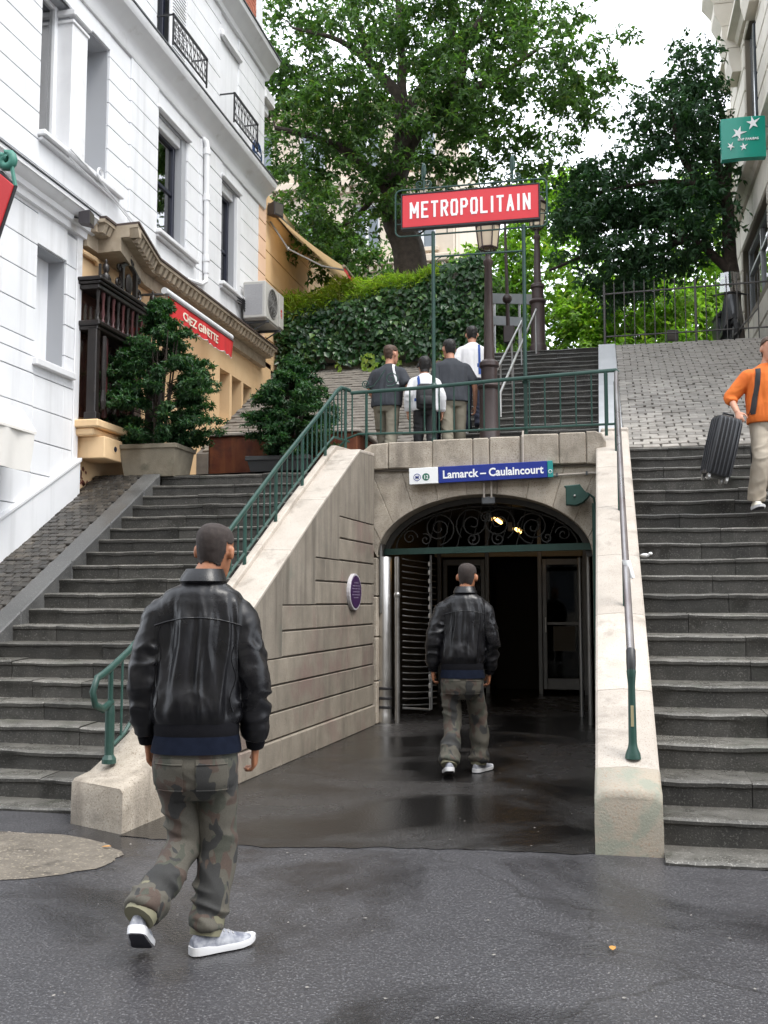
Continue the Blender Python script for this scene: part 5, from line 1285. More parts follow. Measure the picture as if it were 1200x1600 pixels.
for x in (-2.2, -1.06):
    mb = MB()
    for sg in (-1, 1): mb.tube(spiral((x + sg * .055, YS, 6.86), .052, .014, -1.57, 1.4 * sg, (1, 0, 0), (0, 0, 1)), .009, 5)
    mb.tube([(x, YS, 6.78), (x, YS, 7.0)], .014, 6); mb.ell((x, YS, 7.03), .035, .03, .11, 8, 7); mb.tube([(x - .02, YS - .03, 6.9), (x + .015, YS - .035, 7.1)], .01, 5); build('finial', mb, m_green, ms, smooth=60)
GL = {'M': [((0, 0), (0, 1)), ((.0, 1), (.5, .35)), ((.5, .35), (1, 1)), ((1, 1), (1, 0))], 'E': [((0, 0), (0, 1)), ((0, 1), (1, 1)), ((0, .52), (.8, .52)), ((0, 0), (1, 0))],
      'T': [((0, 1), (1, 1)), ((.5, .86), (.5, 0))], 'R': [((0, 0), (0, 1)), ((.2, 1), (.75, 1), (1, .85), (1, .65), (.75, .5), (.2, .5)), ((.55, .42), (1, 0))],
      'O': [((.42, 1), (.15, 1), (0, .85), (0, .15), (.15, 0), (.42, 0)), ((.58, 1), (.85, 1), (1, .85), (1, .15), (.85, 0), (.58, 0))],
      'P': [((0, 0), (0, 1)), ((.2, 1), (.75, 1), (1, .85), (1, .65), (.75, .5), (.2, .5))], 'L': [((0, 1), (0, 0)), ((.14, 0), (1, 0))], 'I': [((.5, 0), (.5, 1))],
      'A': [((0, 0), (.5, 1)), ((.5, 1), (1, 0)), ((.28, .32), (.72, .32))], 'N': [((0, 0), (0, 1)), ((0, 1), (1, 0)), ((1, 0), (1, 1))]}
def strokes(word, x0, x1, zb, h, y, wid, gap, th):
    adv = [(.5 if c == 'I' else 1.22 if c == 'M' else 1.0) for c in word]
    unit_ = (x1 - x0 - gap * (len(word) - 1)) / sum(adv); x = x0; mb = MB()
    for c, a in zip(word, adv):
        w_ = unit_ * a
        for li, ln in enumerate(GL[c]):
            pts = [(x + wid / 2 + p * (w_ - wid), zb + wid / 2 * .9 + q * (h - wid * .9)) for p, q in ln]
            for si, ((ax_, az), (bx, bz_)) in enumerate(zip(pts, pts[1:])):
                d = Vector((bx - ax_, bz_ - az)); L = d.length; d /= L; n_ = Vector((-d.y, d.x)) * wid / 2; e = d * wid * .42
                yy = y - li * .0006 - si * .0002
                mb.prism([(ax_ - e.x + n_.x, yy, az - e.y + n_.y), (ax_ - e.x - n_.x, yy, az - e.y - n_.y), (bx + e.x - n_.x, yy, bz_ + e.y - n_.y), (bx + e.x + n_.x, yy, bz_ + e.y + n_.y)], (0, -th, 0))
        x += w_ + gap
    return mb
build('lettering', strokes('METROPOLITAIN', -2.375, -.835, 6.395, .215, YS - .046, .030, .030, .003), M('letter_white', (.82, .82, .82), None, rough=.4), pn)

# ------------------------------------------------------------------ station name board and fittings on the arch
nb = thing('name_board', 'long blue board reading Lamarck - Caulaincourt above the arch', 'sign', (-1.46, 12.32, 2.95))
tilt = Matrix.Translation((-1.465, 12.30, 3.055)) @ Matrix.Rotation(rad(-1.6), 4, 'Y')
def tb(mb): mb.v = [tuple(tilt @ Vector(v)) for v in mb.v]; return mb
m_blue = M('board_blue', (.012, .030, .22), (.016, .036, .26), 2, .25)
m_teal = M('board_teal', (.02, .26, .25), None, rough=.3)
mb = MB(); mb.cbox(-.512, .805, -.02, .06, -.1, .1, .004); build('blue_panel', tb(mb), m_blue, nb)
mb = MB(); mb.cbox(-.875, -.516, -.02, .06, -.1, .1, .004); wp = build('white_panel', tb(mb), m_wl, nb)
mb = MB(); mb.cbox(.808, .872, -.02, .06, -.1, .1, .004); tp_ = build('teal_panel', tb(mb), m_teal, nb)
Mt = tilt @ Matrix(((1, 0, 0, -.46), (0, 0, -1, -.021), (0, 1, 0, -.045), (0, 0, 0, 1)))
build('lettering', text_mb('Lamarck \u2013 Caulaincourt', .135, Mt, .0015, .0035, .93), m_wl, nb)
def ring_disc(cx, cz, r, mat_, name, par, fill=True, y=-.0215):
    mb = MB()
    if fill: mb.prism([(cx + r * math.cos(a * .2618), y, cz + r * math.sin(a * .2618)) for a in range(24)], (0, -.001, 0))
    else: mb.tube([(cx + r * math.cos(a * .2618), y, cz + r * math.sin(a * .2618)) for a in range(24)], .0035, 4, closed=True)
    return build(name, tb(mb), mat_, par)
m_l12 = M('line_green', (.03, .15, .10), None, rough=.4)
ring_disc(-.775, -.015, .042, m_blue, 'metro_ring', wp, False); ring_disc(-.665, -.015, .046, m_l12, 'line_disc', wp)
def tmat(x, z, y=-.0235): return tilt @ Matrix(((1, 0, 0, x), (0, 0, -1, y), (0, 1, 0, z), (0, 0, 0, 1)))
build('lettering', text_mb('M', .06, tmat(-.775, -.036), .0008, .001, 1, 'CENTER'), m_blue, wp); build('lettering', text_mb('12', .062, tmat(-.665, -.038), .0008, .001, 1, 'CENTER'), m_wl, wp)
ring_disc(.84, -.03, .02, m_wl, 'sortie_ring', tp_, False)
cp = thing('conduit', 'grey cable conduit running across the arch stones to the right of the blue board', 'conduit', (-.7, 12.37, 3))
mb = MB(); mb.tube([(-1.34, 12.37, 2.76), (-1.34, 12.37, 2.965), (-1.32, 12.37, 2.985), (-.06, 12.37, 3.03)], .013, 8); mb.tube([(-1.43, 12.37, 2.76), (-1.43, 12.37, 2.94)], .014, 8); mb.tube([(-.95, 12.32, 3.17), (-.95, 12.32, 3.48), (-.95, 12.36, 3.56)], .012, 8); build('pipe', mb, m_coping, cp)
for x in (-1.0, -.55, -.2):
    mb = MB(); mb.box(x - .012, x + .012, 12.35, 12.396, 2.965 + (x + 1.32) * .036, 3.01 + (x + 1.32) * .036); build('clip', mb, m_lead, cp)
mb = MB(); mb.cbox(-1.46, -1.30, 12.37, 12.45, 2.68, 2.77, .01); build('junction_box', mb, m_lead, cp)

# iron gate of the entrance
gt = thing('entrance_gate', 'green iron lintel with black scrollwork filling the arch of the station entrance', 'gate', (-1.46, 12.75, 2.1))
mb = MB(); mb.hexa([(-2.74, 12.70, 2.09), (-.16, 12.70, 2.13), (-.16, 12.78, 2.13), (-2.74, 12.78, 2.09), (-2.74, 12.70, 2.165), (-.16, 12.70, 2.215), (-.16, 12.78, 2.215), (-2.74, 12.78, 2.165)]); build('lintel', mb, m_green, gt)
m_iron = M('old_iron', (.016, .016, .015), (.03, .029, .026), 10, .6)
yg = 12.76; X_, Z_ = (1, 0, 0), (0, 0, 1)
for cx, cz, r, a0, tn in ((-2.42, 2.31, .10, 0, 1.5), (-2.05, 2.42, .21, -1.5, 2.3), (-1.62, 2.47, .22, 4.0, -2.0), (-1.62, 2.28, .09, 1, -1.5), (-1.3, 2.28, .09, 2, 1.5), (-1.3, 2.47, .22, -1.0, 2.0), (-.87, 2.42, .21, 4.6, -2.3), (-.5, 2.33, .10, 3, -1.5), (-2.22, 2.28, .08, 2, -1.4), (-.7, 2.29, .08, 2, 1.4), (-1.46, 2.55, .08, 0, 1.6)):
    mb = MB(); mb.tube(spiral((cx, yg, cz), r, r * .12, a0, tn, X_, Z_, 34), .009, 5); build('scroll', mb, m_iron, gt, smooth=60)
mb = MB()
for k in range(9): mb.tube([(-2.2 + k * .185, yg + .02, 2.16), (-2.05 + k * .185, yg + .02, ZS + RZ * math.sqrt(max(0, 1 - ((-2.05 + k * .185 - CX) / AX) ** 2)) - .05)], .007, 4)
build('tie_bar', mb, m_iron, gt, kind='stuff')
mb = MB(); mb.tube([(CX - 1.14 * math.cos(math.pi * i / 16), yg, 2.17 + .52 * math.sin(math.pi * i / 16)) for i in range(17)], .012, 5); build('inner_arch', mb, m_iron, gt)
sc = thing('steel_column', 'polished steel column with dark bands beside the turnstile of the station entrance', 'column', (-2.72, 12.6, 0))
mb = MB(); mb.lathe([(.095, .0), (.095, .10), (.09, .11), (.088, .3), (.088, 2.05), (.08, 2.06)], (-2.715, 12.60, 0), 20); build('shaft', mb, m_steel, sc, smooth=40)
for z in (.18, .29, .41):
    mb = MB(); mb.lathe([(.0885, 0), (.097, .006), (.097, .03), (.0885, .036)], (-2.715, 12.60, z), 20); build('band', mb, M('rubber', (.02, .02, .022), None, rough=.5) if 'rubber' not in bpy.data.materials else bpy.data.materials['rubber'], sc)
mb = MB(); mb.tube([(-2.55, 12.58, 0), (-2.55, 12.58, 2.06)], .034, 12); mb.lathe([(.036, 0), (.042, .01), (.042, .05), (.036, .06)], (-2.55, 12.58, 1.55), 12); build('side_tube', mb, m_steel, sc, smooth=40)
mb = MB(); mb.cbox(-2.765, -2.735, 12.5, 12.62, 1.35, 2.25, .01); build('frame_plate', mb, m_dsteel, sc)
ts = thing('turnstile', 'full height steel turnstile of curved bars at the left of the entrance', 'turnstile', (-2.4, 13.0, 0))
for k in range(24):
    z = .22 + k * .079; mb = MB(); mb.tube([(-2.5 + .02 * i + .004 * i * i * .3, 12.66 + .02 * i + .0045 * i * i, z - .004 * i) for i in range(11)], .008, 6); build('bar', mb, m_dsteel, ts, smooth=60)
mb = MB(); mb.tube([(-2.22, 13.14, .12), (-2.22, 13.14, 2.1)], .018, 8); build('post', mb, m_dsteel, ts)
mb = MB(); mb.tube([(-2.2, 12.92, .14), (-2.32, 12.8, .16), (-2.5, 12.66, .18)], .014, 6); mb.tube([(-2.2, 12.92, .14), (-2.19, 12.92, 2.0)], .012, 6); build('frame', mb, m_dsteel, ts)
for k in range(16):
    mb = MB(); mb.cbox(-2.215, -2.18, 12.89, 12.92, .3 + k * .11, .36 + k * .11, .006); build('bar_end', mb, m_steel, ts)
sg_ = thing('sliding_gate', 'dark green folded iron gate leaf standing at the right jamb of the entrance', 'gate', (-.11, 12.3, 0))
mb = MB(); mb.cbox(-.145, -.10, 12.28, 12.36, 0, 2.66, .008); mb.cbox(-.135, -.105, 12.37, 12.46, 0, 2.6, .006); build('stile', mb, m_green, sg_)
mb = MB(); mb.cbox(-.098, -.09, 12.1, 12.6, .05, 2.4, .003); build('sheet', mb, m_green, sg_)
mb = MB(); mb.cprism([(-.46, 12.34, 2.865), (-.28, 12.34, 2.88), (-.265, 12.34, 2.855), (-.225, 12.34, 2.80), (-.17, 12.34, 2.755), (-.17, 12.34, 2.735), (-.25, 12.34, 2.655), (-.33, 12.34, 2.625), (-.445, 12.34, 2.635), (-.445, 12.34, 2.84), (-.46, 12.34, 2.85)], (0, -.14, 0), .01)
br_ = build('gate_bracket', mb, m_green, sg_)
mb = MB(); mb.lathe([(.014, 0), (.014, .012), (.006, .02)], (0, 0, 0), 10); mb.v = [(-.34 + x, 12.198 - z, 2.74 + y) for x, y, z in mb.v]; build('bolt', mb, m_steel, br_)
mb = MB(); mb.tube([(-.2, 12.26, 2.78), (-.12, 12.28, 2.72), (-.1, 12.3, 2.6)], .014, 6); build('arm', mb, m_green, sg_)
for k, x in enumerate((-.21, -.335)):
    mb = MB(); mb.tube([(x, 12.9 + k * .9, 0), (x, 12.9 + k * .9, 2.08)], .028, 10); o = build('grey_tube', mb, m_dsteel, None, smooth=40, origin=(x, 12.9 + k * .9, 0)); tag(o, ('slim grey steel tube close to the green gate leaf', 'slim grey steel tube a little behind the right jamb of the entrance')[k], 'post')
# swing doors inside
dr = thing('entrance_doors', 'dark framed glass swing doors inside the station entrance', 'doors', (-1.2, 17, 0))
m_al = M('grey_aluminium', (.16, .165, .17), (.2, .2, .2), 5, .4, metal=.6)
def leaf(x0, x1, label=None):
    mb = MB(); a = .07
    for p in ((x0, x0 + a, .08, 2.2), (x1 - a, x1, .08, 2.2), (x0 + a, x1 - a, 2.1, 2.2), (x0 + a, x1 - a, .08, .26), (x0 + a, x1 - a, 1.12, 1.17)): mb.cbox(p[0], p[1], 16.98, 17.03, p[2], p[3], .006)
    d = build('door', mb, m_al, dr); mb = MB(); mb.box(x0 + .05, x1 - .05, 17.0, 17.006, .2, 2.15); build('pane', mb, glass('door_glass', (.22, .2, .18), 0, .35) if 'door_glass' not in bpy.data.materials else bpy.data.materials['door_glass'], d); return d
leaf(-2.66, -1.96); d = leaf(-1.02, -.35)
mb = MB(); mb.cbox(-.98, -.955, 16.93, 16.98, 1.0, 1.25, .008); build('handle', mb, m_steel, d)
mb = MB(); mb.box(-.85, -.5, 16.99, 16.996, .7, 1.1); build('notice', mb, M('dim_paper', (.12, .12, .115), None, rough=.8), d)
mb = MB(); mb.box(-.9, -.42, 17.3, 17.31, 1.55, 2.0); build('yellow_poster', mb, M('yellow_board', (.5, .35, .06), None, rough=.5), dr)
for x in (-2.72, -1.92, -1.06, -.33):
    mb = MB(); mb.cbox(x - .035, x + .035, 16.95, 17.07, 0, 2.86, .006); build('door_post', mb, m_al, dr)
mb = MB(); mb.cbox(-2.8, -.1, 16.96, 17.06, 2.24, 2.36, .006); build('transom', mb, M('cream_transom', (.4, .36, .26), None, rough=.5), dr)
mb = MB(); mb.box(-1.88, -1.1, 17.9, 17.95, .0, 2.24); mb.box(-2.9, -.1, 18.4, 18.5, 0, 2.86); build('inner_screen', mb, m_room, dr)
m_tube = emit('warm_tube', (1.0, .55, .15), 4.0)
for k, (x, y, z) in enumerate(((-1.44, 14.0, 2.60), (-1.30, 15.6, 2.57))):
    lf = thing('ceiling_lamp', ('lit warm strip lamp nearest the arch under the tunnel ceiling', 'lit warm strip lamp deeper inside under the tunnel ceiling')[k], 'ceiling lamp', (x, y, z))
    mb = MB(); mb.cbox(x - .07, x + .07, y - .3, y + .55, z + .03, z + .10, .01); mb.box(x - .08, x - .02, y - .32, y - .22, z + .1, 2.87); build('housing', mb, m_iron, lf)
    mb = MB(); mb.tube([(x, y - .26, z + .015), (x, y + .5, z + .015)], .024, 8); build('tube', mb, m_tube, lf)
    mb = MB(); mb.cbox(x - .12, x - .04, y - .34, y - .28, z - .03, z + .12, .01); build('end_cap', mb, m_al, lf)
# plaque
pq = thing('oval_plaque', 'purple oval plaque with white rim on the left passage wall', 'plaque', wl(5.16, 0, 1.61))
def oval(d0, rx, rz2, mat_, name, par=None, th=.02):
    mb = MB(); mb.cprism([wl(5.16 + rx * math.cos(a * .2244), d0, 1.61 + rz2 * math.sin(a * .2244)) for a in range(28)], tuple(wlv(0, -th, 0) - wlv(0, 0, 0)), .006); return build(name, mb, mat_, par or pq)
oval(0, .235, .21, M('rim_grey', (.5, .48, .5), None, rough=.4), 'rim', th=.04); fc = oval(-.041, .213, .188, M('purple_enamel', (.045, .016, .07), None, rough=.3), 'face', th=.004)
mb = MB()
for k, wd_ in enumerate((.09, .15, .17, .13, .16, .1)):
    z = 1.71 - k * .034
    mb.hexa([wl(5.16 - wd_, -.0445, z), wl(5.16 + wd_, -.0445, z), wl(5.16 + wd_, -.0458, z), wl(5.16 - wd_, -.0458, z), wl(5.16 - wd_, -.0445, z + .007), wl(5.16 + wd_, -.0445, z + .007), wl(5.16 + wd_, -.0458, z + .007), wl(5.16 - wd_, -.0458, z + .007)])
build('engraved_line', mb, M('engraved', (.28, .24, .32), None, rough=.4), fc, kind='stuff')

# handrail on the right wall
hr = thing('handrail', 'worn tubular handrail on a green foot along the right passage wall', 'handrail', (.146, 6.7, .5))
m_hr = M('worn_tube', (.34, .33, .33), (.22, .19, .19), 2.2, .25, .4, .1, 60, metal=.8)
zp = zr(6.7) + .012
mb = MB(); mb.lathe([(.05, 0), (.046, .03), (.03, .07), (.026, .1), (.022, .45), (.026, .5), (.03, .54), (.026, .56)], (.146, 6.7, zp), 12)
build('foot_post', mb, m_green, hr, smooth=45)
hz = lambda y: zp + .70 + (y - 6.85) * .535
mb = MB(); mb.tube([(.146, 6.7, zp + .5), (.146, 6.7, zp + .60), (.147, 6.76, zp + .67)], [.026, .03, .03], 10); build('collar', mb, m_black, hr, smooth=45)
mb = MB(); mb.tube([(.147, 6.74, zp + .62), (.147, 6.85, zp + .70), (.15, 9, hz(9)), (.16, 12.0, hz(12.0)), (.17, 12.55, 4.27)], .026, 12); build('rail', mb, m_hr, hr, smooth=45)
for y in (8.6, 10.5, 12.2):
    mb = MB(); mb.tube([(.15, y, zr(y)), (.15, y, hz(y))], .018, 8); build('post', mb, m_green, hr)
mb = MB(); mb.box(.137, .155, 6.672, 6.676, zp + .2, zp + .33); build('sticker', mb, M('yellow_sticker', (.36, .31, .18), None, rough=.5), hr)
tis = MB(); yt_ = 7.85; c0 = Vector((.15, yt_, hz(yt_) + .02))
rs = []
for i in range(7): rs.append([c0 + Vector((.032 * math.cos(a * .7) * (1 - i * .06) + .007 * i + .010 * noise.noise((a, i, 1)), .032 * math.sin(a * .7) + .01 * noise.noise((a, i, 5)), .03 - i * .022 + .02 * noise.noise((a * 1.3, i, 3)))) for a in range(9)])
tis.rings(rs, cap=True); tag(build('paper_tissue', tis, m_wl, None, smooth=60, origin=tuple(c0)), 'crumpled white tissue stuck on the handrail of the right passage wall', 'tissue')
u2 = thing('handrail', 'double steel handrail up the middle of the upper steps', 'handrail', (-1.5, 15, 4.3))
for x0, y0, z0, x1, y1, z1 in ((-1.6, 14.6, 4.62, -1.42, 18.5, 6.62), (-1.44, 14.6, 4.5, -1.16, 18.6, 6.85)):
    mb = MB(); mb.tube([(x0, y0, z0 - .35), (x0, y0, z0), (x1, y1, z1)], .02, 8); build('rail', mb, m_steel, u2, smooth=45)
    for f in (.3, .65, .98):
        p = (x0 + (x1 - x0) * f, y0 + (y1 - y0) * f, z0 + (z1 - z0) * f); mb = MB(); mb.tube([p, (p[0], p[1], p[2] - .8)], .016, 6); build('post', mb, m_dsteel, u2)

# ------------------------------------------------------------------ fence at the top of the slope
fn = thing('iron_fence', 'dark iron fence with upright bars at the top of the paved slope', 'fence', (1.5, 19.9, 6.4))
m_fe = M('grey_iron', (.05, .047, .045), (.09, .085, .08), 12, .5)
for z0, z1, r in ((7.44, 7.50, .018), (6.60, 6.62, .016)):
    mb = MB(); mb.tube([(.05, 19.9, z0), (3.55, 19.9, z1 + .01)], r, 6); build('rail', mb, m_fe, fn)
for k in range(19):
    x = .07 + k * .1885; th_ = k in (0, 9, 18); mb = MB(); mb.tube([(x, 19.9, 6.35), (x, 19.9, 7.62)], .024 if th_ else .011, 6); mb.tube([(x, 19.9, 7.62), (x, 19.9, 7.69)], [.011, .002], 6); build('post' if th_ else 'bar', mb, m_fe, fn)
mb = MB(); mb.tube([(2.45, 19.88, 6.5), (2.9, 19.88, 7.0)], .014, 6); build('brace', mb, m_fe, fn)

# ------------------------------------------------------------------ lamp posts
m_lamp = M('brown_iron', (.032, .020, .019), (.055, .036, .033), 6, .4, .55, .2, 40)
m_lglass = M('lantern_glass', (.50, .42, .29), (.60, .52, .38), 3, .35)
def lamp(base, label, H=2.95, s=1.0):
    t = thing('lamp_post', label, 'street lamp', base, 'lanterns on iron posts')
    mb = MB(); mb.lathe([(.17, -.1), (.17, .10), (.15, .14), (.14, .16), (.135, .95), (.16, .97), (.17, 1.0), (.15, 1.03), (.11, 1.06), (.115, 1.25), (.14, 1.28), (.135, 1.33), (.09, 1.37)], base, 16); build('base', mb, m_lamp, t, smooth=35)
    mb = MB(); mb.lathe([(.075, 1.36), (.062, 2.0), (.052, H - .25), (.07, H - .22), (.07, H - .18), (.045, H - .15), (.035, H - .05)], base, 12); build('shaft', mb, m_lamp, t, smooth=35)
    b = Vector(base) + Vector((0, 0, H)); n = 6; mb = MB()
    for k in range(n):
        a = k * 2 * math.pi / n; p0 = b + Vector((.03 * math.cos(a), .03 * math.sin(a), -.06)); p1 = b + Vector((.13 * math.cos(a), .13 * math.sin(a), .0)); p2 = b + Vector((.185 * math.cos(a), .185 * math.sin(a), .46))
        mb.tube([p0, (p0 + p1) / 2 + Vector((0, 0, -.03)), p1, p2], .010, 5)
    for r_, z in ((.13, 0), (.168, .32), (.185, .46)): mb.tube([b + Vector((r_ * math.cos(k * 2 * math.pi / n), r_ * math.sin(k * 2 * math.pi / n), z)) for k in range(n)], .011, 5, closed=True)
    cage = build('lantern_cage', mb, m_lamp, t)
    for k in range(n):
        a, a2_ = k * 2 * math.pi / n, (k + 1) * 2 * math.pi / n; q = [b + Vector((r_ * math.cos(x), r_ * math.sin(x), z)) for r_, z, x in ((.122, .01, a), (.122, .01, a2_), (.178, .45, a2_), (.178, .45, a))]
        nn = ((q[0] + q[1]) / 2 - b); nn.z = 0; nn = nn.normalized() * -.004
        mb = MB(); mb.prism([tuple(x) for x in q], tuple(nn)); build('pane', mb, m_lglass, cage)
    mb = MB(); mb.lathe([(.19, .46), (.2, .48), (.14, .58), (.07, .66), (.06, .7), (.085, .72), (.03, .78), (.012, .86)], tuple(b), 12); build('roof', mb, m_lamp, t, smooth=35)
lamp((-1.515, 13.85, 3.44), 'brown iron lantern post standing on the terrace under the red sign')
lamp((-1.2, 19.75, 6.33), 'brown iron lantern post at the head of the upper steps, farther away', 2.5)
sp2 = thing('signal_post', 'slim dark post with a ball collar and small box behind the upper steps', 'post', (-1.75, 20.6, 6.3))
mb = MB(); mb.tube([(-1.84, 20.6, 6.2), (-1.9, 20.6, 9.3)], [.05, .025], 8); build('shaft', mb, m_lamp, sp2); mb = MB(); mb.ell((-1.87, 20.6, 7.68), .10, .10, .10, 10, 7); build('ball', mb, m_lamp, sp2); mb = MB(); mb.cbox(-1.95, -1.72, 20.5, 20.62, 6.75, 7.1, .015); build('box', mb, m_lamp, sp2)
bb = thing('roadworks_barrier', 'two pale grey horizontal boards on posts behind the lantern posts', 'barrier', (-2.1, 24, 6.5))
m_gb = M('grey_board', (.34, .36, .38), (.42, .44, .46), 3, .5)
for z0, z1, xa, xb in ((8.58, 8.82, -2.72, -1.4), (8.06, 8.28, -2.7, -1.75)):
    mb = MB(); mb.hexa([(xa, 24, z0 + .06), (xb, 24, z0 - .06), (xb, 24.06, z0 - .06), (xa, 24.06, z0 + .06), (xa, 24, z1 + .06), (xb, 24, z1 - .06), (xb, 24.06, z1 - .06), (xa, 24.06, z1 + .06)]); build('board', mb, m_gb, bb)
for x in (-2.5, -1.9):
    mb = MB(); mb.tube([(x, 24.1, 6.4), (x, 24.1, 8.7)], .03, 6); build('post', mb, m_dsteel, bb)

# parked scooters behind the fence
def scooter(x, y, z, rz3, col, label):
    t = thing('motor_scooter', label, 'scooter', (x, y, z)); Mx = Matrix.Translation((x, y, z)) @ Matrix.Rotation(rz3, 4, 'Z')
    def tf(mb): mb.v = [tuple(Mx @ Vector(v)) for v in mb.v]; return mb
    for sx in (-.6, .6):
        mb = MB(); mb.tube([(sx + .2 * math.cos(a * .449), 0, .25 + .2 * math.sin(a * .449)) for a in range(14)], .06, 6, closed=True); w_ = build('wheel', tf(mb), M('tyre', (.015, .015, .015), None, rough=.8) if 'tyre' not in bpy.data.materials else bpy.data.materials['tyre'], t); mb = MB(); mb.ell((sx, 0, .25), .14, .04, .14, 10, 6); build('rim', tf(mb), m_dsteel, w_)
    mb = MB(); mb.rings([[(px, w_ * sy, z0) for sy, z0 in ((-1, zl), (1, zl), (1.1, (zl + zh) / 2), (.8, zh), (-.8, zh), (-1.1, (zl + zh) / 2))] for px, w_, zl, zh in ((-.85, .06, .5, .62), (-.6, .15, .4, .78), (-.2, .17, .3, .74), (.0, .15, .26, .4), (.3, .16, .26, .36), (.42, .18, .3, .95), (.55, .1, .5, 1.0), (.66, .05, .5, .6))]); build('body', tf(mb), col, t, smooth=50)
    mb = MB(); mb.cbox(-.75, -.05, -.14, .14, .76, .86, .04); build('saddle', tf(mb), m_black, t)
    mb = MB(); mb.tube([(.4, -.33, 1.02), (.46, 0, 1.06), (.4, .33, 1.02)], .018, 6); build('handlebar', tf(mb), m_black, t)
    mb = MB(); mb.rings([[(.5 + .1 * (1 - abs(q)) - .12 * h_, .24 * q * (1 - .25 * h_), 1.05 + .42 * h_) for q in (-1, -.5, 0, .5, 1)] for h_ in (0, .5, 1)], cap=False, closed=False); build('windshield', tf(mb), glass('plexi', (.8, .84, .84), .2) if 'plexi' not in bpy.data.materials else bpy.data.materials['plexi'], t, smooth=180)
floodlight((1.33, 20.15, 6.62), rad(-80), 'small pale spotlight on the ground behind the middle of the iron fence', .9)
scooter(2.42, 20.7, 6.37, rad(-84), M('scooter_grey', (.035, .037, .04), None, rough=.3), 'dark scooter with clear windshield parked behind the fence beside the stone house')

# ------------------------------------------------------------------ terrace furniture
m_plant = M('planter_stone', (.17, .145, .105), (.25, .22, .165), 5, .8, None, .5, 60, stain=(.09, .085, .06), stain_s=3)
def planter(x0, x1, y0, y1, z0, z1, mat_, label, tp_=.06):
    t = thing('planter', label, 'planter', ((x0 + x1) / 2, (y0 + y1) / 2, z0)); mb = MB()
    P = [(x0 + tp_, y0 + tp_, z0), (x1 - tp_, y0 + tp_, z0), (x1 - tp_, y1 - tp_, z0), (x0 + tp_, y1 - tp_, z0), (x0, y0, z1), (x1, y0, z1), (x1, y1, z1), (x0, y1, z1)]
    mb.hexa(P); build('tub', mb, mat_, t)
    mb = MB(); w_ = .035
    for a in ((x0 - .015, x1 + .015, y0 - .015, y0 + w_), (x0 - .015, x1 + .015, y1 - w_, y1 + .015), (x0 - .015, x0 + w_, y0 + w_, y1 - w_), (x1 - w_, x1 + .015, y0 + w_, y1 - w_)): mb.cbox(a[0], a[1], a[2], a[3], z1 - .05, z1 + .012, .008)
    build('rim', mb, mat_, t); mb = MB(); mb.box(x0 + .03, x1 - .03, y0 + .03, y1 - .03, z1 - .06, z1 + .004); build('soil', mb, m_soil, t)
planter(-6.22, -5.42, 12.28, 12.92, 3.13, 3.54, m_plant, 'weathered stone planter at the top of the cobbled strip')
planter(-4.66, -3.8, 12.85, 13.4, 3.17, 3.42, M('black_tub', (.03, .032, .033), (.045, .045, .045), 6, .5), 'low black planter at the top of the left staircase')
rc = thing('rusty_cabinet', 'rust brown metal cabinet with pale stone lid behind the planters', 'cabinet', (-5, 13.6, 3.16))
m_rust = M('rust', (.10, .020, .008), (.19, .055, .020), 3.5, .6, .8, .5, 50, .004, stain=(.055, .018, .012), stain_s=2.5, streak=(.25, .09, .03), streak_s=(8, 8, .8))
mb = MB(); mb.cbox(-5.46, -3.3, 13.5, 14.6, 3.15, 3.82, .01); build('body', mb, m_rust, rc)
for x0, x1 in ((-5.44, -4.55), (-4.52, -3.6)):
    mb = MB(); mb.cbox(x0, x1, 13.485, 13.5, 3.19, 3.79, .006); build('door', mb, m_rust, rc)
mb = MB(); mb.cbox(-5.5, -3.25, 13.46, 14.65, 3.822, 3.87, .01); build('lid', mb, m_coping, rc)

# ------------------------------------------------------------------ litter on the wet ground
mb = MB()
for k in range(330):
    x, y = U(-3.4, 2.6), 3.0 + 9.5 * R.random() ** 1.4
    if y > 6.2 and (x > -.12 or x < -2.7): continue
    s = U(.003, .011) * R.random() ** .5; a = U(0, 6.3); z = .0065
    mb.add([(x + s * math.cos(a + q * 1.26) * U(.6, 1.3), y + s * math.sin(a + q * 1.26) * U(.6, 1.3), z + U(0, .003)) for q in range(5)], [(0, 1, 2, 3, 4)])
tag(build('litter', mb, M('pale_litter', (.16, .15, .135), (.30, .28, .25), 30, .8)), None, None, None, 'stuff')
m_fall = M('fallen_leaf', (.40, .16, .03), (.5, .27, .07), 30, .6)
for k, (x, y, lb_) in enumerate(((.0, 4.62, 'small orange leaf on the dark wet pavement right of centre'), (-3.02, 5.86, 'small orange leaf at the foot of the left wall block'), (-3.55, 5.0, 'small orange leaf on the near rim of the sandy patch'))):
    P = [(0, 0), (.018, .012), (.04, .014), (.058, 0), (.04, -.016), (.016, -.012)]; a = U(0, 6); mb = MB()
    mb.rings([[(x + p * math.cos(a) - q * math.sin(a), y + p * math.sin(a) + q * math.cos(a), .018 + h_ + .008 * abs(q) * 40 * .5) for p, q in P] for h_ in (0, .001)]); tag(build('leaf', mb, m_fall, None, origin=(x, y, 0)), lb_, 'leaf')
mb = MB(); mb.ell((.36, 9.85, 1.93), .045, .03, .018, 8, 5); mb.ell((.41, 9.83, 1.945), .02, .018, .014, 8, 5); tag(build('crumpled_paper', mb, m_wl, None, smooth=60, origin=(.36, 9.85, 1.8)), 'crumpled white paper lying on the right staircase beside the wall', 'litter')
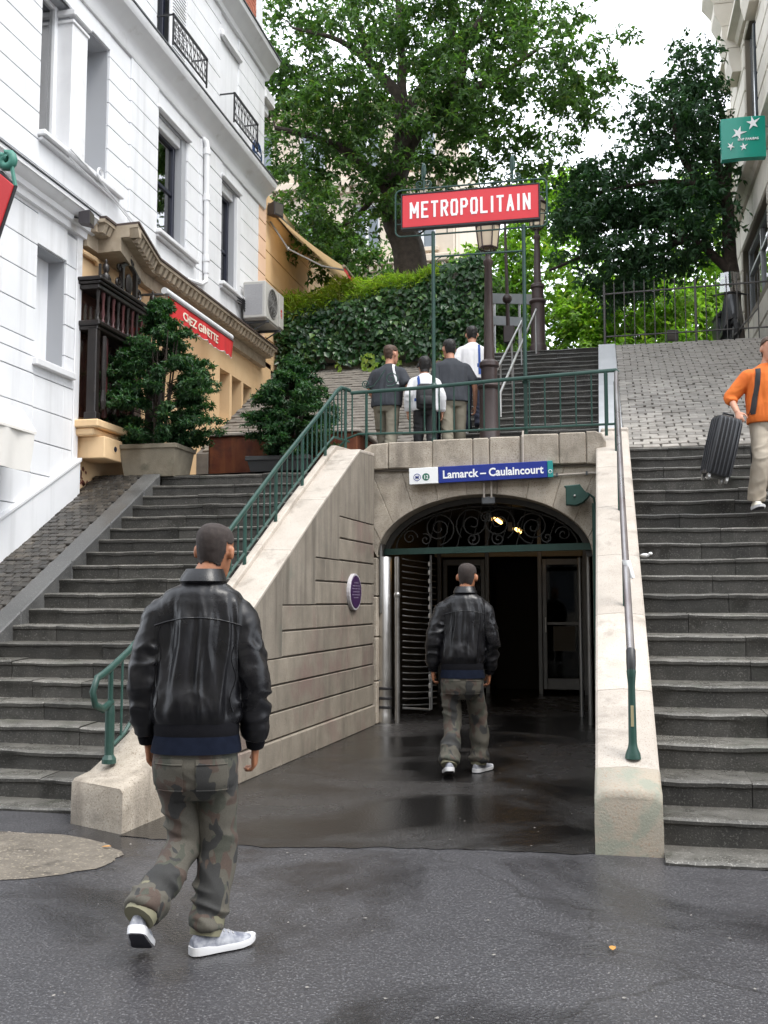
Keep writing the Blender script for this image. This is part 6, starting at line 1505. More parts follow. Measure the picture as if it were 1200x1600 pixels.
# ------------------------------------------------------------------ people
_h = np.random.RandomState(3).uniform(-1, 1, 4096)
def vnoise(P, seed=0):      # smooth lattice noise in -1..1
    P = np.asarray(P, float); i = np.floor(P).astype(np.int64); f = P - i; f = f * f * (3 - 2 * f)
    def h(a, b, c): return _h[(a * 73856093 ^ b * 19349663 ^ c * 83492791 ^ seed * 2654435) & 4095]
    r = 0
    for a in (0, 1):
        for b in (0, 1):
            for c in (0, 1):
                r = r + (f[:, 0] if a else 1 - f[:, 0]) * (f[:, 1] if b else 1 - f[:, 1]) * (f[:, 2] if c else 1 - f[:, 2]) * h(i[:, 0] + a, i[:, 1] + b, i[:, 2] + c)
    return r
def ss(x, a, b): t = np.clip((x - a) / (b - a), 0, 1); return t * t * (3 - 2 * t)
def remesh(mb, voxel, it=4):
    me = bpy.data.meshes.new('form'); me.from_pydata(mb.v, [], mb.f); me.update()
    bm = bmesh.new(); bm.from_mesh(me); bmesh.ops.recalc_face_normals(bm, faces=bm.faces); bm.to_mesh(me); bm.free()
    o = bpy.data.objects.new('form', me); C.objects.link(o)
    m = o.modifiers.new('r', 'REMESH'); m.mode = 'VOXEL'; m.voxel_size = voxel
    if it: s = o.modifiers.new('s', 'SMOOTH'); s.factor = .5; s.iterations = it
    dg = bpy.context.evaluated_depsgraph_get(); dg.update()
    r = bpy.data.meshes.new_from_object(o.evaluated_get(dg))
    bpy.data.objects.remove(o); bpy.data.meshes.remove(me)
    return r
def arr(me):
    n = len(me.vertices); v = np.empty(n * 3); me.vertices.foreach_get('co', v)
    nn = np.empty(n * 3); me.vertices.foreach_get('normal', nn); return v.reshape(-1, 3), nn.reshape(-1, 3)
def displace(me, fn):
    v, n = arr(me); v = v + n * fn(v, n)[:, None]; me.vertices.foreach_set('co', v.ravel()); me.update()
def finish(name, me, mat, parent):
    me.name = name; me.materials.clear(); me.materials.append(mat)
    me.polygons.foreach_set('use_smooth', [True] * len(me.polygons)); me.update()
    return obj_mesh_to(name, me, mat, parent)
def seg_t(P, a, b):
    a, b = np.array(a), np.array(b); d = b - a; t = np.clip(((P - a) @ d) / (d @ d), 0, 1); return t, np.linalg.norm(P - a - t[:, None] * d, axis=1)
def ell_ring(c, rx, ry, n=24, p=2.3, yaw=0, lean=(0, 0)):
    o = []
    for k in range(n):
        a = k * 2 * math.pi / n; ca, sa = math.cos(a), math.sin(a)
        x = rx * math.copysign(abs(ca) ** (2 / p), ca); y = ry * math.copysign(abs(sa) ** (2 / p), sa)
        x, y = x * math.cos(yaw) - y * math.sin(yaw), x * math.sin(yaw) + y * math.cos(yaw)
        o.append((c[0] + x, c[1] + y, c[2] + lean[0] * x + lean[1] * y))
    return o
def bez(pts, radii, m=5):      # resample a joint chain smoothly
    P = [Vector(p) for p in pts]; Q = []; rr = []
    for i in range(len(P) - 1):
        p0, p1, p2, p3 = P[max(0, i - 1)], P[i], P[i + 1], P[min(len(P) - 1, i + 2)]
        for k in range(m):
            f = k / m; Q.append(.5 * ((2 * p1) + (p2 - p0) * f * .6 + (2 * p0 - 5 * p1 + 4 * p2 - p3) * f * f * 0 + 0 * p3) if False else p1.lerp(p2, f)); rr.append(radii[i] + (radii[i + 1] - radii[i]) * f)
    Q.append(P[-1]); rr.append(radii[-1])
    for _ in range(2): Q = [Q[0]] + [(Q[i - 1] + Q[i] * 2 + Q[i + 1]) / 4 for i in range(1, len(Q) - 1)] + [Q[-1]]
    return Q, rr
def limb(mb, pts, radii, n=14, m=5): Q, rr = bez(pts, radii, m); mb.tube(Q, rr, n, ref=(1, 0.01, 0))
def hand(mb, W, d, nrm, th, curl=.5, s=1.0):
    W, d, nrm, th = Vector(W), Vector(d).normalized(), Vector(nrm).normalized(), Vector(th).normalized()
    rs = []
    for f, w_, t_ in ((-.1, .026, .019), (.15, .03, .018), (.5, .038, .017), (.85, .041, .015), (1.0, .039, .013)):
        c = W + d * (.095 * f * s) + nrm * (.004 * f)
        rs.append([c + th * (w_ * s * math.cos(a * math.pi / 6)) + nrm * (t_ * s * math.sin(a * math.pi / 6)) for a in range(12)])
    mb.rings(rs)
    for i, (o, L) in enumerate(((.03, .070), (.0105, .079), (-.0105, .073), (-.030, .058))):
        p = W + d * ((.088 - abs(o) * .2) * s) + th * (o * s); dd = d.copy(); ax = d.cross(nrm)
        pts = [p - d * .02 * s, p]; rr = [.0100 * s, .0098 * s]
        for k, q in enumerate((.45, .32, .23)):
            ang = curl * (.55 + .35 * k) * (1 + .12 * i); dd = (Matrix.Rotation(ang, 3, ax) @ dd).normalized()
            if dd.dot(nrm) < -0.02 and k == 0: dd = (Matrix.Rotation(-2 * ang, 3, ax) @ dd)
            p = p + dd * (L * q * s); pts.append(p); rr.append((.0092 - .0009 * k) * s)
        mb.tube(pts, rr, 8)
    p = W + d * .022 * s + th * .026 * s
    q = p + (d * .55 + th * .75 + nrm * .25).normalized() * .042 * s; r_ = q + (d * .85 + th * .25 + nrm * .3).normalized() * .032 * s; e = r_ + (d * .9 + nrm * .45).normalized() * .024 * s
    mb.tube([p - d * .01, p, q, r_, e], [.014 * s, .0145 * s, .0115 * s, .0098 * s, .0078 * s], 9)
def head_mb(mb, c, fwd, up, s=1.0, age=1):
    """head centred at c (middle of the skull); fwd: where the face points"""
    f = Vector(fwd).normalized(); u = Vector(up).normalized(); r = f.cross(u).normalized(); f = u.cross(r)
    Mh = Matrix((r, f, u)).transposed()
    T = lambda x, y, z: Vector(c) + (Mh @ Vector((x, y, z))) * s
    rs = []
    for z, y, rx, ry in ((-.128, .052, .018, .02), (-.12, .048, .034, .034), (-.10, .035, .05, .056), (-.07, .018, .060, .078), (-.035, .008, .067, .089), (0, .0, .0725, .096), (.035, -.006, .0755, .0985), (.065, -.010, .0735, .095), (.09, -.012, .064, .082), (.106, -.012, .046, .06), (.114, -.012, .022, .03)):
        q = []
        for k in range(22):
            a = k * 2 * math.pi / 22; q.append(T(rx * math.cos(a), y + ry * math.sin(a) * (1 if math.sin(a) < 0 or z > -.05 else 1), z))
        rs.append(q)
    mb.rings(rs)
    mb.tube([T(0, .088, .015), T(0, .108, -.02), T(0, .116, -.036), T(0, .092, -.042)], [.010 * s, .012 * s, .014 * s, .008 * s], 8)
    mb.tube([T(-.045, .072, .03), T(0, .094, .034), T(.045, .072, .03)], [.01 * s, .012 * s, .01 * s], 7)
    for z, rr_ in ((-.066, .0085), (-.077, .0095)): mb.tube([T(-.024, .074, z), T(0, .089, z), T(.024, .074, z)], [.005 * s, rr_ * s, .005 * s], 7)
    for sg in (-1, 1):
        e0 = T(sg * .076, -.008, -.008)
        Me = Mh @ Matrix.Rotation(sg * rad(-62), 3, 'Z')
        rs = []
        for t_, w_ in ((-.012, .4), (-.004, .9), (.004, 1.0), (.010, .85), (.013, .4)):
            rs.append([e0 + (Mh @ (Matrix.Rotation(sg * rad(24), 3, 'Z') @ Vector((sg * (t_ + .006), .0175 * w_ * math.cos(k * .524), .032 * w_ * math.sin(k * .524) + .002))))  * s for k in range(12)])
        mb.rings(rs)
    return T, Mh
def hair_from(me, T, Mh, c, s, test, off, mat, parent, name='hair', rough_=.003):
    v, n = arr(me); inv = np.array(Mh.inverted()); L = ((v - np.array(c)) @ inv.T) / s
    keep = test(L)
    mb = MB(); mp = {}
    vo = v + n * (off * np.clip(1.0 + vnoise(L * 60) * .35, .3, 2))[:, None]
    fs = []
    for p in me.polygons:
        q = list(p.vertices)
        if all(keep[i] for i in q): fs.append(q)
    used = sorted({i for q in fs for i in q}); mp = {i: k for k, i in enumerate(used)}
    mb.v = [tuple(vo[i]) for i in used]; m = len(used)
    from collections import Counter
    ec = Counter()
    for q in fs:
        for a, b in zip(q, q[1:] + q[:1]): ec[(a, b)] += 1
    mb.v += [tuple(v[i] - n[i] * .004) for i in used]
    mb.f = [tuple(mp[i] for i in q) for q in fs]
    for (a, b) in list(ec):
        if (b, a) not in ec: mb.f.append((mp[b], mp[a], mp[a] + m, mp[b] + m))
    mb.mi = [0] * len(mb.f)
    o = build(name, mb, mat, None, smooth=180); o.parent = parent; o.location = (0, 0, 0); ORG[o] = org(parent); return o
m_tread = M('outsole', (.02, .02, .03), None, rough=.8)
def shoe(parent, heel, fdir, up, L=.295, upper=None, sole=None, s=1.0):
    f = Vector(fdir).normalized(); u = Vector(up); u = (u - f * u.dot(f)).normalized(); r = f.cross(u)
    H = Vector(heel); T = lambda x, y, z: H + r * x + f * y + u * z
    prof_ = ((.0, .024, .07), (.02, .034, .088), (.06, .038, .098), (.10, .039, .10), (.14, .042, .088), (.18, .047, .07), (.22, .049, .055), (.26, .043, .044), (.285, .028, .034), (.295, .012, .026))
    mb = MB(); rs = []
    for y, w_, h in prof_:
        rs.append([T(w_ * s * math.cos(a * math.pi / 8) * (1 if k_ else 1), y * s, .022 * s + (h * s - .022 * s) * math.sin(a * math.pi / 8)) for k_, a in ((1, a) for a in range(9))] + [T(-w_ * s * .9, y * s, .012 * s), T(w_ * s * .9, y * s, .012 * s)])
    mb.rings(rs); sh_ = build('shoe', mb, upper, None, smooth=50); sh_.parent = parent; sh_.location = (0, 0, 0); ORG[sh_] = org(parent)
    mb = MB(); rs = []
    for y, w_, h in ((-.008, .016, 0), (.0, .028, 0),) + tuple((a, b + .004, c_) for a, b, c_ in prof_[1:-1]) + ((.302, .014, 0),):
        lift = .012 * max(0, (y - .22) / .08) ** 1.5
        z1 = .034 if y < .1 else .026
        rs.append([T(sx * w_ * s, y * s, z) for sx, z in ((-1, lift * s), (1, lift * s), (1.04, (z1 * .6 + lift) * s), (1, (z1 + lift) * s), (-1, (z1 + lift) * s), (-1.04, (z1 * .6 + lift) * s))])
    mb.rings(rs); so_ = build('sole', mb, sole, None, smooth=35); so_.parent = sh_; so_.location = (0, 0, 0); ORG[so_] = org(parent)
    mb = MB(); rs = []
    for y, w_, h in ((.01, .02, 0),) + prof_[1:-1]:
        lift = .012 * max(0, (y - .22) / .08) ** 1.5
        rs.append([T(sx * w_ * s * .86, y * s, z + lift * s) for sx, z in ((-1, -.004), (1, -.004), (1, .006), (-1, .006))])
    mb.rings(rs); tr_ = build('tread', mb, m_tread, None); tr_.parent = sh_; tr_.location = (0, 0, 0); ORG[tr_] = org(parent)
    mb = MB()
    for k in range(4): y = .12 + k * .022; mb.tube([T(-.026 * s, y * s, (.086 - k * .007) * s), T(0, y * s, (.094 - k * .010) * s), T(.026 * s, y * s, (.086 - k * .007) * s)], .0035 * s, 4)
    la = build('lace', mb, sole, None); la.parent = sh_; la.location = (0, 0, 0); ORG[la] = org(parent)
    return sh_
def skin_m(name, c): return M(name, c, tuple(x * 1.25 for x in c), 9, .5, None, .15, 120, .002, obj=True)
def local(o, parent):
    o.parent = parent; o.location = (0, 0, 0); ORG[o] = org(parent); return o
class Person:
    def __init__(s, label, loc, yaw, J, skin, vox=.008, hand_s=1.0, curl=(.6, .6), thumb=None, head_f=(0, 1, 0), head_s=1.0, group=None, build_r=1.0, palms=None):
        s.t = thing('person', label, 'person', loc, group); s.t.rotation_euler = (0, 0, rad(yaw)); ORG[s.t] = Vector((0, 0, 0))
        s.J = {k: Vector(v) for k, v in J.items()}; J = s.J; s.vox = vox; mb = MB(); b = build_r
        # body: trunk, neck, head, arms, legs as one surface
        px = J['pelvis']; nk = J['neck']
        rs = []
        for f, rx, ry in ((-.12, .09, .08), (.0, .145, .105), (.15, .14, .10), (.35, .13, .095), (.6, .155, .105), (.8, .17, .10), (.92, .13, .08), (1.0, .065, .065)):
            c = px.lerp(nk, f); rs.append(ell_ring(c, rx * b, ry * b))
        mb.rings(rs)
        hc = J['head']; up = (hc - nk).normalized() * .5 + Vector((0, 0, 1))
        Mu = Vector(head_f).normalized()
        mb.tube([nk - Vector((0, 0, .06)), nk, hc - up.normalized() * .05 * head_s - Mu * .012, hc], [.075 * b, .06 * b, .054 * head_s, .05 * head_s], 14, ref=(1, 0, 0))
        s.T, s.Mh = head_mb(mb, hc, head_f, up, head_s); s.hc = hc; s.hs = head_s
        for sd, cu in (('L', curl[0]), ('R', curl[1])):
            sg = -1 if sd == 'L' else 1
            limb(mb, [J['sh' + sd] - Vector((0, 0, .035)), J['el' + sd], J['wr' + sd]], [.048 * b, .040 * b, .028 * b])
            mb.tube([J['sh' + sd].lerp(nk, .5) - Vector((0, 0, .09)), J['sh' + sd] - Vector((0, 0, .04))], [.05 * b, .046 * b], 12)
            d = (J['wr' + sd] - J['el' + sd]).normalized()
            d = (d + Vector((0, 0, -.35))).normalized()
            th = Vector((0, 1, 0)) if thumb is None else Vector(thumb[0 if sd == 'L' else 1])
            th = (th - d * th.dot(d)).normalized(); nrm = Vector((-sg, 0, 0)) if palms is None else Vector(palms[0 if sd == 'L' else 1]); nrm = (nrm - d * nrm.dot(d) - th * nrm.dot(th)).normalized()
            hand(mb, J['wr' + sd], d, nrm, th, cu, hand_s)
            limb(mb, [px.lerp(J['hip' + sd], .8), J['hip' + sd], J['kn' + sd], J['an' + sd]], [.075 * b, .075 * b, .052 * b, .038 * b])
        s.body_me = remesh(mb, vox, 3); s.skin = skin
        s.body = finish('body', s.body_me, skin, s.t)
        # eyes
        mbE = MB()
        for sg in (-1, 1): mbE.ell(s.T(sg * .031, .084, .012), .011 * head_s, .011 * head_s, .009 * head_s, 8, 6)
        e = build('eyes', mbE, bpy.data.materials.get('eye_white') or M('eye_white', (.55, .53, .5), None, rough=.2), None, smooth=180); local(e, s.body)
        mbE = MB()
        for sg in (-1, 1): mbE.ell(s.T(sg * .031, .0925, .012), .005 * head_s, .004 * head_s, .005 * head_s, 8, 6)
        e = build('iris', mbE, bpy.data.materials.get('iris') or M('iris', (.03, .015, .01), None, rough=.2), None, smooth=180); local(e, s.body)
    def hair(s, mat, off=.004, style='short'):
        def test(L):
            x, y, z = L[:, 0], L[:, 1], L[:, 2]
            line = np.where(y > .03, .055 + (y - .03) * .25, np.where(y > -.03, .0 + (y + .03) * .9, -.068 + np.clip(-y - .05, 0, .05) * .2)) + .008 * vnoise(L * 45)
            ear = (np.abs(x) > .068) & (np.abs(y + .008) < .03) & (z < .03)
            if style == 'bob': line = np.where(y > .03, .05, np.where(y > -.02, -.03, -.10)); ear = ear & False
            return (z > line) & ~ear & (z > -.14)
        return hair_from(s.body_me, s.T, s.Mh, s.hc, s.hs, test, off, mat, s.t)
    def top(s, rings, sleeve, mat, name='jacket', vox=None, to='wr', folds=.010, sl_folds=.010, end=1.0):
        """torso rings (cx, cy, z, rx, ry); sleeve radii (shoulder, elbow, end)"""
        J = s.J; mb = MB(); mb.rings([ell_ring((a, b, c), rx, ry, 28) for a, b, c, rx, ry in rings]); ends = {}
        for sd in 'LR':
            e = J['wr' + sd] if to == 'wr' else J['el' + sd]
            st = J['sh' + sd].lerp(J['neck'], .5) - Vector((0, 0, .075)); s0 = J['sh' + sd].lerp(J['neck'], .06) - Vector((0, 0, .045))
            if to == 'wr': pts = [st, s0, J['el' + sd], J['el' + sd].lerp(e, end)]; rr = [sleeve[0] * .55, sleeve[0] * .97, sleeve[1], sleeve[2]]
            else: pts = [st, s0, s0.lerp(e, end)]; rr = [sleeve[0] * .6, sleeve[0] * .97, sleeve[2]]
            limb(mb, pts, rr, 16, 6); ends[sd] = (pts[-1], (pts[-1] - pts[-2]).normalized())
        me = remesh(mb, vox or s.vox * 1.15, int(.1 / (vox or s.vox)))
        zt_, zl_ = rings[0][2], rings[-1][2]
        if zt_ < zl_: zt_, zl_ = zl_, zt_
        def fn(P, N):
            dl = np.full(len(P), 9.0); tt = np.zeros(len(P)); A = []
            for sd in 'LR':
                for a, b in (('sh', 'el'), ('el', 'wr')):
                    t_, d = seg_t(P, J[a + sd], J[b + sd]); dl = np.minimum(dl, d)
            cx = np.interp(P[:, 2], sorted(r[2] for r in rings), [r[0] for r in sorted(rings, key=lambda r: r[2])])
            arm = ss(np.abs(P[:, 0] - cx), rings[len(rings) // 2][3] * .86, rings[len(rings) // 2][3] * 1.04) * (dl < sleeve[0] * 1.5)
            z = (P[:, 2] - zl_) / (zt_ - zl_)
            r1 = 1 - 2 * np.abs(vnoise((P + vnoise(P * 5)[:, None] * .02) * [19, 9, 2.2] + 3)); r2 = 1 - 2 * np.abs(vnoise((P + vnoise(P * 9)[:, None] * .015) * [38, 16, 6] + 9)); r3 = 1 - 2 * np.abs(vnoise(P * [8, 8, 5] + vnoise(P * 5)[:, None] * 1.2))
            tor = (r1 * 1.0 + r2 * .22 + r3 * .12) * ss(z, 0, .12) * (1 - ss(z, .66, .86) * .75)
            a1 = 1 - 2 * np.abs(vnoise(P * [7, 7, 17] + vnoise(P * 6)[:, None] * 1.5 + 5)); a2 = vnoise(P * [12, 12, 34] + 2)
            arm2 = arm * (.25 + .75 * ss(J['shL'].z - P[:, 2], .10, .22))
            return folds * tor * (1 - arm) + sl_folds * (a1 * .8 + a2 * .25) * arm2
        displace(me, fn); s.top_me = me
        return finish(name, me, mat, s.t), ends
    def bottom(s, rings, thigh, knee, hem, mat, name='trousers', vox=None, cut=1.0, folds=.011):
        J = s.J; mb = MB(); mb.rings([ell_ring((a, b, c), rx, ry, 26) for a, b, c, rx, ry in rings])
        for sd in 'LR':
            e = J['kn' + sd].lerp(J['an' + sd], cut)
            limb(mb, [J['pelvis'].lerp(J['hip' + sd], .9) + Vector((0, 0, .04)), J['hip' + sd] - Vector((0, 0, .02)), J['kn' + sd], e], [thigh * .9, thigh, knee, hem], 18, 7)
        me = remesh(mb, vox or s.vox * 1.15, 4)
        def fn(P, N):
            dk = np.minimum(*[np.linalg.norm((P - np.array(J['kn' + sd])) * [1, 1, .8], axis=1) for sd in 'LR']); da = np.minimum(*[np.linalg.norm(P - np.array(J['an' + sd]), axis=1) for sd in 'LR'])
            w_ = .35 + .75 * np.exp(-(dk / .16) ** 2) + 1.0 * np.exp(-(da / .18) ** 2)
            q = P + vnoise(P * 4)[:, None] * .06
            r1 = 1 - 2 * np.abs(vnoise(q * [6, 6, 17] + [0, 0, 0] + (q[:, :1] * 9) * [0, 0, 1])); r2 = 1 - 2 * np.abs(vnoise(q * [13, 13, 8] + 7))
            return folds * (r1 * .75 + r2 * .35) * w_
        displace(me, fn); s.bot_me = me
        return finish(name, me, mat, s.t)
    def band(s, name, mat, rings, parent, n=36, ripple=0):
        mb = MB(); rs = [ell_ring((a, b, c), rx, ry, n) for a, b, c, rx, ry in rings]; rs = rs + [[tuple(Vector(p) * .96 + Vector((rings[-1][0], rings[-1][1], rings[-1][2])) * .04) for p in rs[-1]], [tuple(Vector(p) * .96 + Vector((rings[0][0], rings[0][1], rings[0][2])) * .04) for p in rs[0]], rs[0]]
        mb.rings(rs, cap=False); return local(build(name, mb, mat, None, smooth=40), parent)
    def cuff(s, mat, e, r, parent, L=.05):
        p, d = e; mb = MB(); mb.tube([p - d * .015, p - d * .005, p + d * L * .6, p + d * L, p + d * (L - .003)], [r * .9, r, r * .93, r * .85, r * .6], 14, cap=False); return local(build('cuff', mb, mat, None, smooth=50), parent)

m_leather = M('black_leather', (.0045, .0045, .0055), (.009, .009, .011), 14, .25, .40, .35, 60, .0025, rs=7, obj=True, spec=.36)
m_rib = M('black_rib', (.005, .005, .007), (.010, .010, .012), 200, .9, None, .5, 300, .002, obj=True, spec=.12)
m_denim = M('navy_shirt', (.003, .005, .012), (.006, .009, .019), 30, .9, None, .4, 200, .002, obj=True, spec=.12)
m_skin1 = skin_m('warm_brown_skin', (.30, .125, .062)); m_skin2 = skin_m('light_skin', (.46, .23, .15))
m_hair1 = M('cropped_black_hair', (.022, .015, .013), (.04, .028, .024), 60, .8, None, .8, 320, .003, obj=True)
m_hair2 = M('brown_hair', (.05, .028, .018), (.09, .05, .03), 40, .6, None, .8, 90, .006, obj=True); m_hair3 = M('black_hair', (.010, .009, .009), (.02, .018, .017), 40, .5, None, .8, 90, .006, obj=True)
def camo():
    m, t, b = pbr('camouflage'); v = vec_of(t, (1, 1, .75), True); k = 9.5
    c = c4((.086, .079, .063)); col = None
    for off_, cc, lo in (((3, 1, 7), (.074, .052, .041), .53), ((9, 4, 2), (.058, .060, .046), .535), ((1, 8, 5), (.032, .032, .031), .57)):
        ad = t.nodes.new('ShaderNodeVectorMath'); ad.operation = 'ADD'; t.links.new(v, ad.inputs[0]); ad.inputs[1].default_value = off_
        f = ramp(t, noi(t, ad.outputs[0], k, 2, .5, .6), lo, lo + .012); col = mixc(t, f, col or (.086, .079, .063), cc)
    fine = ramp(t, noi(t, v, 240, 2), .3, .7, .85, 1.12); cb = nd(t, 'ShaderNodeCombineColor')
    for i in range(3): t.links.new(fine, cb.inputs[i])
    col = mixc(t, 1., col, cb.outputs['Color'], 'MULTIPLY'); t.links.new(col, b.inputs['Base Color']); b.inputs['Roughness'].default_value = .85
    bn = nd(t, 'ShaderNodeBump', Strength=.3, Distance=.002); t.links.new(noi(t, v, 300, 3), bn.inputs['Height']); t.links.new(bn.outputs['Normal'], b.inputs['Normal'])
    return m
m_camo = camo()
m_upper = M('grey_trainer', (.42, .43, .46), (.09, .10, .14), 26, .5, obj=True); m_sole = M('white_sole', (.62, .62, .63), None, rough=.5); m_upper2 = M('olive_cuff', (.18, .17, .11), None, rough=.8)

def leather_man(label, loc, yaw, J, feet, zs=1.0, vox=.0065, seed=0):
    p = Person(label, loc, yaw, J, m_skin1, vox, 1.0, (.75, .8), head_f=(.28, .95, -.06), head_s=1.04)
    p.hair(m_hair1, .0035)
    nk = p.J['neck']; pv = p.J['pelvis']; cx = lambda z: pv.x + (nk.x - pv.x) * (z - pv.z) / (nk.z - pv.z); cy = lambda z: pv.y + (nk.y - pv.y) * (z - pv.z) / (nk.z - pv.z)
    zn = nk.z; R_ = [(zn + .015, .068, .07), (zn - .02, .10, .085), (zn - .055, .165, .105), (zn - .10, .192, .118), (zn - .17, .198, .128), (zn - .29, .191, .132), (zn - .43, .190, .136), (zn - .54, .198, .144), (zn - .60, .194, .142), (zn - .635, .178, .131)]
    R_ = [(cx(z), cy(z) - .012, z, a, b) for z, a, b in R_]
    j, ends = p.top(R_, (.081, .068, .052), m_leather, 'jacket', vox * 1.1, folds=.022, sl_folds=.018, end=.86)
    zw = zn - .62
    p.band('waistband', m_rib, [(cx(zw), cy(zw) - .012, zw + .01, .182, .137), (cx(zw), cy(zw) - .012, zw - .02, .187, .140), (cx(zw), cy(zw) - .012, zw - .075, .183, .138), (cx(zw), cy(zw) - .012, zw - .085, .177, .132)], p.t)
    p.band('shirt_hem', m_denim, [(cx(zw), cy(zw) - .01, zw - .05, .184, .140), (cx(zw), cy(zw) - .014, zw - .09, .192, .149), (cx(zw), cy(zw) - .016, zw - .125, .197, .155)], p.t)
    p.band('collar', m_leather, [(nk.x, nk.y - .01, zn - .03, .098, .088), (nk.x, nk.y - .005, zn + .0, .086, .084), (nk.x + .004, nk.y + .0, zn + .045, .080, .080), (nk.x + .004, nk.y - .004, zn + .05, .082, .082), (nk.x, nk.y - .014, zn + .02, .096, .096), (nk.x, nk.y - .02, zn - .005, .106, .100)], p.t)
    for sd in 'LR': p.cuff(m_rib, ends[sd], .046, p.t, .045)
    # yoke seam laid on the back
    from mathutils.bvhtree import BVHTree
    bm = bmesh.new(); bm.from_mesh(p.top_me); bt = BVHTree.FromBMesh(bm)
    pts = []
    for k in range(25):
        f = -1 + 2 * k / 24; h = bt.ray_cast(Vector((cx(zn - .2) + f * .19, -1, zn - .165 - .035 * f * f)), Vector((0, 1, 0)))
        if h[0] is not None and h[0].y < .1: pts.append(h[0] + h[1] * .001)
    if len(pts) > 4:
        mb = MB(); mb.tube(pts, .0038, 6); local(build('yoke_seam', mb, m_leather, None, smooth=60), j)
    for sg in (-1, 1):
        pts = []
        for k in range(14):
            z = zn - .20 - .37 * k / 13; h = bt.ray_cast(Vector((cx(z) + sg * (.165 + .01 * math.sin(k)), -1, z)), Vector((0, 1, 0)))
            if h[0] is not None and h[0].y < .12: pts.append(h[0] + h[1] * .0005)
        if len(pts) > 4: mb = MB(); mb.tube(pts, .003, 5); local(build('seam', mb, m_leather, None, smooth=60), j)
    bm.free()
    z0 = pv.z
    p.bottom([(pv.x, pv.y - .01, z0 + .08, .160, .118), (pv.x, pv.y - .012, z0 + .03, .178, .135), (pv.x, pv.y - .015, z0 - .05, .186, .142), (pv.x, pv.y - .01, z0 - .13, .178, .130), (pv.x, pv.y, z0 - .20, .12, .09)], .090, .074, .076, m_camo, 'trousers', vox * 1.1, 1.0, .017)
    bm = bmesh.new(); bm.from_mesh(p.bot_me); bt = BVHTree.FromBMesh(bm)
    for sg in (-1, 1):      # back pockets with flaps
        mb = MB(); n_ = 6; g_ = []
        for i in range(n_ + 1):
            row = []
            for k in range(n_ + 1):
                h = bt.ray_cast(Vector((pv.x + sg * .09 + (-.062 + .124 * k / n_), -1, z0 - .015 - .13 * i / n_)), Vector((0, 1, 0))); row.append((h[0] + h[1] * .006) if h[0] is not None else None)
            g_.append(row)
        if all(q is not None for r_ in g_ for q in r_):
            mb.rings([[tuple(q) for q in r_] for r_ in g_], cap=False, closed=False)
            m_ = [[tuple(q + Vector((0, .012, 0))) for q in r_] for r_ in g_]
            bd = [g_[0][k] for k in range(n_ + 1)] + [g_[i][n_] for i in range(1, n_ + 1)] + [g_[n_][k] for k in range(n_ - 1, -1, -1)] + [g_[i][0] for i in range(n_ - 1, 0, -1)]
            mb.rings([[tuple(q) for q in bd], [tuple(q + Vector((0, .014, 0))) for q in bd]], cap=False); local(build('pocket', mb, m_camo, None, smooth=50), p.t)
            [local(build('pocket_seam', (lambda m_, i_: (m_.tube([g_[i_][k] + Vector((0, -.001, 0)) for k in range(n_ + 1)], .003, 5), m_)[1])(MB(), i_), m_camo, None), p.t) for i_ in (1, n_)]
    bm.free()
    for sd, (heel, fd, up) in feet.items():
        shoe(p.t, heel, fd, up, upper=m_upper, sole=m_sole, s=1.0)
        an = p.J['an' + sd]; k_ = p.J['kn' + sd]; d = (an - k_).normalized(); mb = MB(); mb.tube([an - d * .10, an - d * .03, an + d * .03, an + d * .028], [.072, .074, .068, .05], 16, cap=False)
        local(build('trouser_cuff', mb, m_upper2, None, smooth=50), p.t)
    return p
JA = dict(pelvis=(-.005, 0, .845), neck=(.015, .02, 1.595), head=(.055, .06, 1.728), shL=(-.185, .0, 1.49), shR=(.195, .0, 1.485), elL=(-.242, -.03, 1.14), elR=(.252, -.02, 1.12), wrL=(-.228, .05, .885), wrR=(.245, .08, .86),
          hipL=(-.095, 0, .77), hipR=(.092, .0, .77), knL=(-.05, .05, .44), anL=(-.175, -.225, .225), knR=(.088, .06, .42), anR=(.055, -.02, .10))
leather_man('man in black leather jacket and camouflage trousers walking in the foreground, seen from behind', (-1.77, 4.30, 0), 12.2, JA,
            {'L': ((-.185, -.295, .16), (-.08, .86, -.50), (0, .5, .86)), 'R': ((.005, -.085, .006), (.80, .60, .0), (0, 0, 1))})
JB = dict(pelvis=(-.0, 0, .85), neck=(.035, .02, 1.58), head=(.058, .045, 1.712), shL=(-.172, .0, 1.475), shR=(.215, .0, 1.48), elL=(-.255, -.03, 1.15), elR=(.268, -.02, 1.14), wrL=(-.25, .03, .90), wrR=(.25, .06, .87),
          hipL=(-.095, 0, .78), hipR=(.098, .0, .78), knL=(-.085, .02, .44), anL=(-.125, -.20, .135), knR=(.165, .13, .44), anR=(.155, .12, .10))
leather_man('man in black leather jacket and camouflage trousers entering the station, farther away', (-1.25, 9.0, .004), 12.2, JB,
            {'L': ((-.125, -.285, .075), (.0, .93, -.22), (0, .2, .98)), 'R': ((.115, .06, .006), (.55, .83, .0), (0, 0, 1))}, vox=.0075)

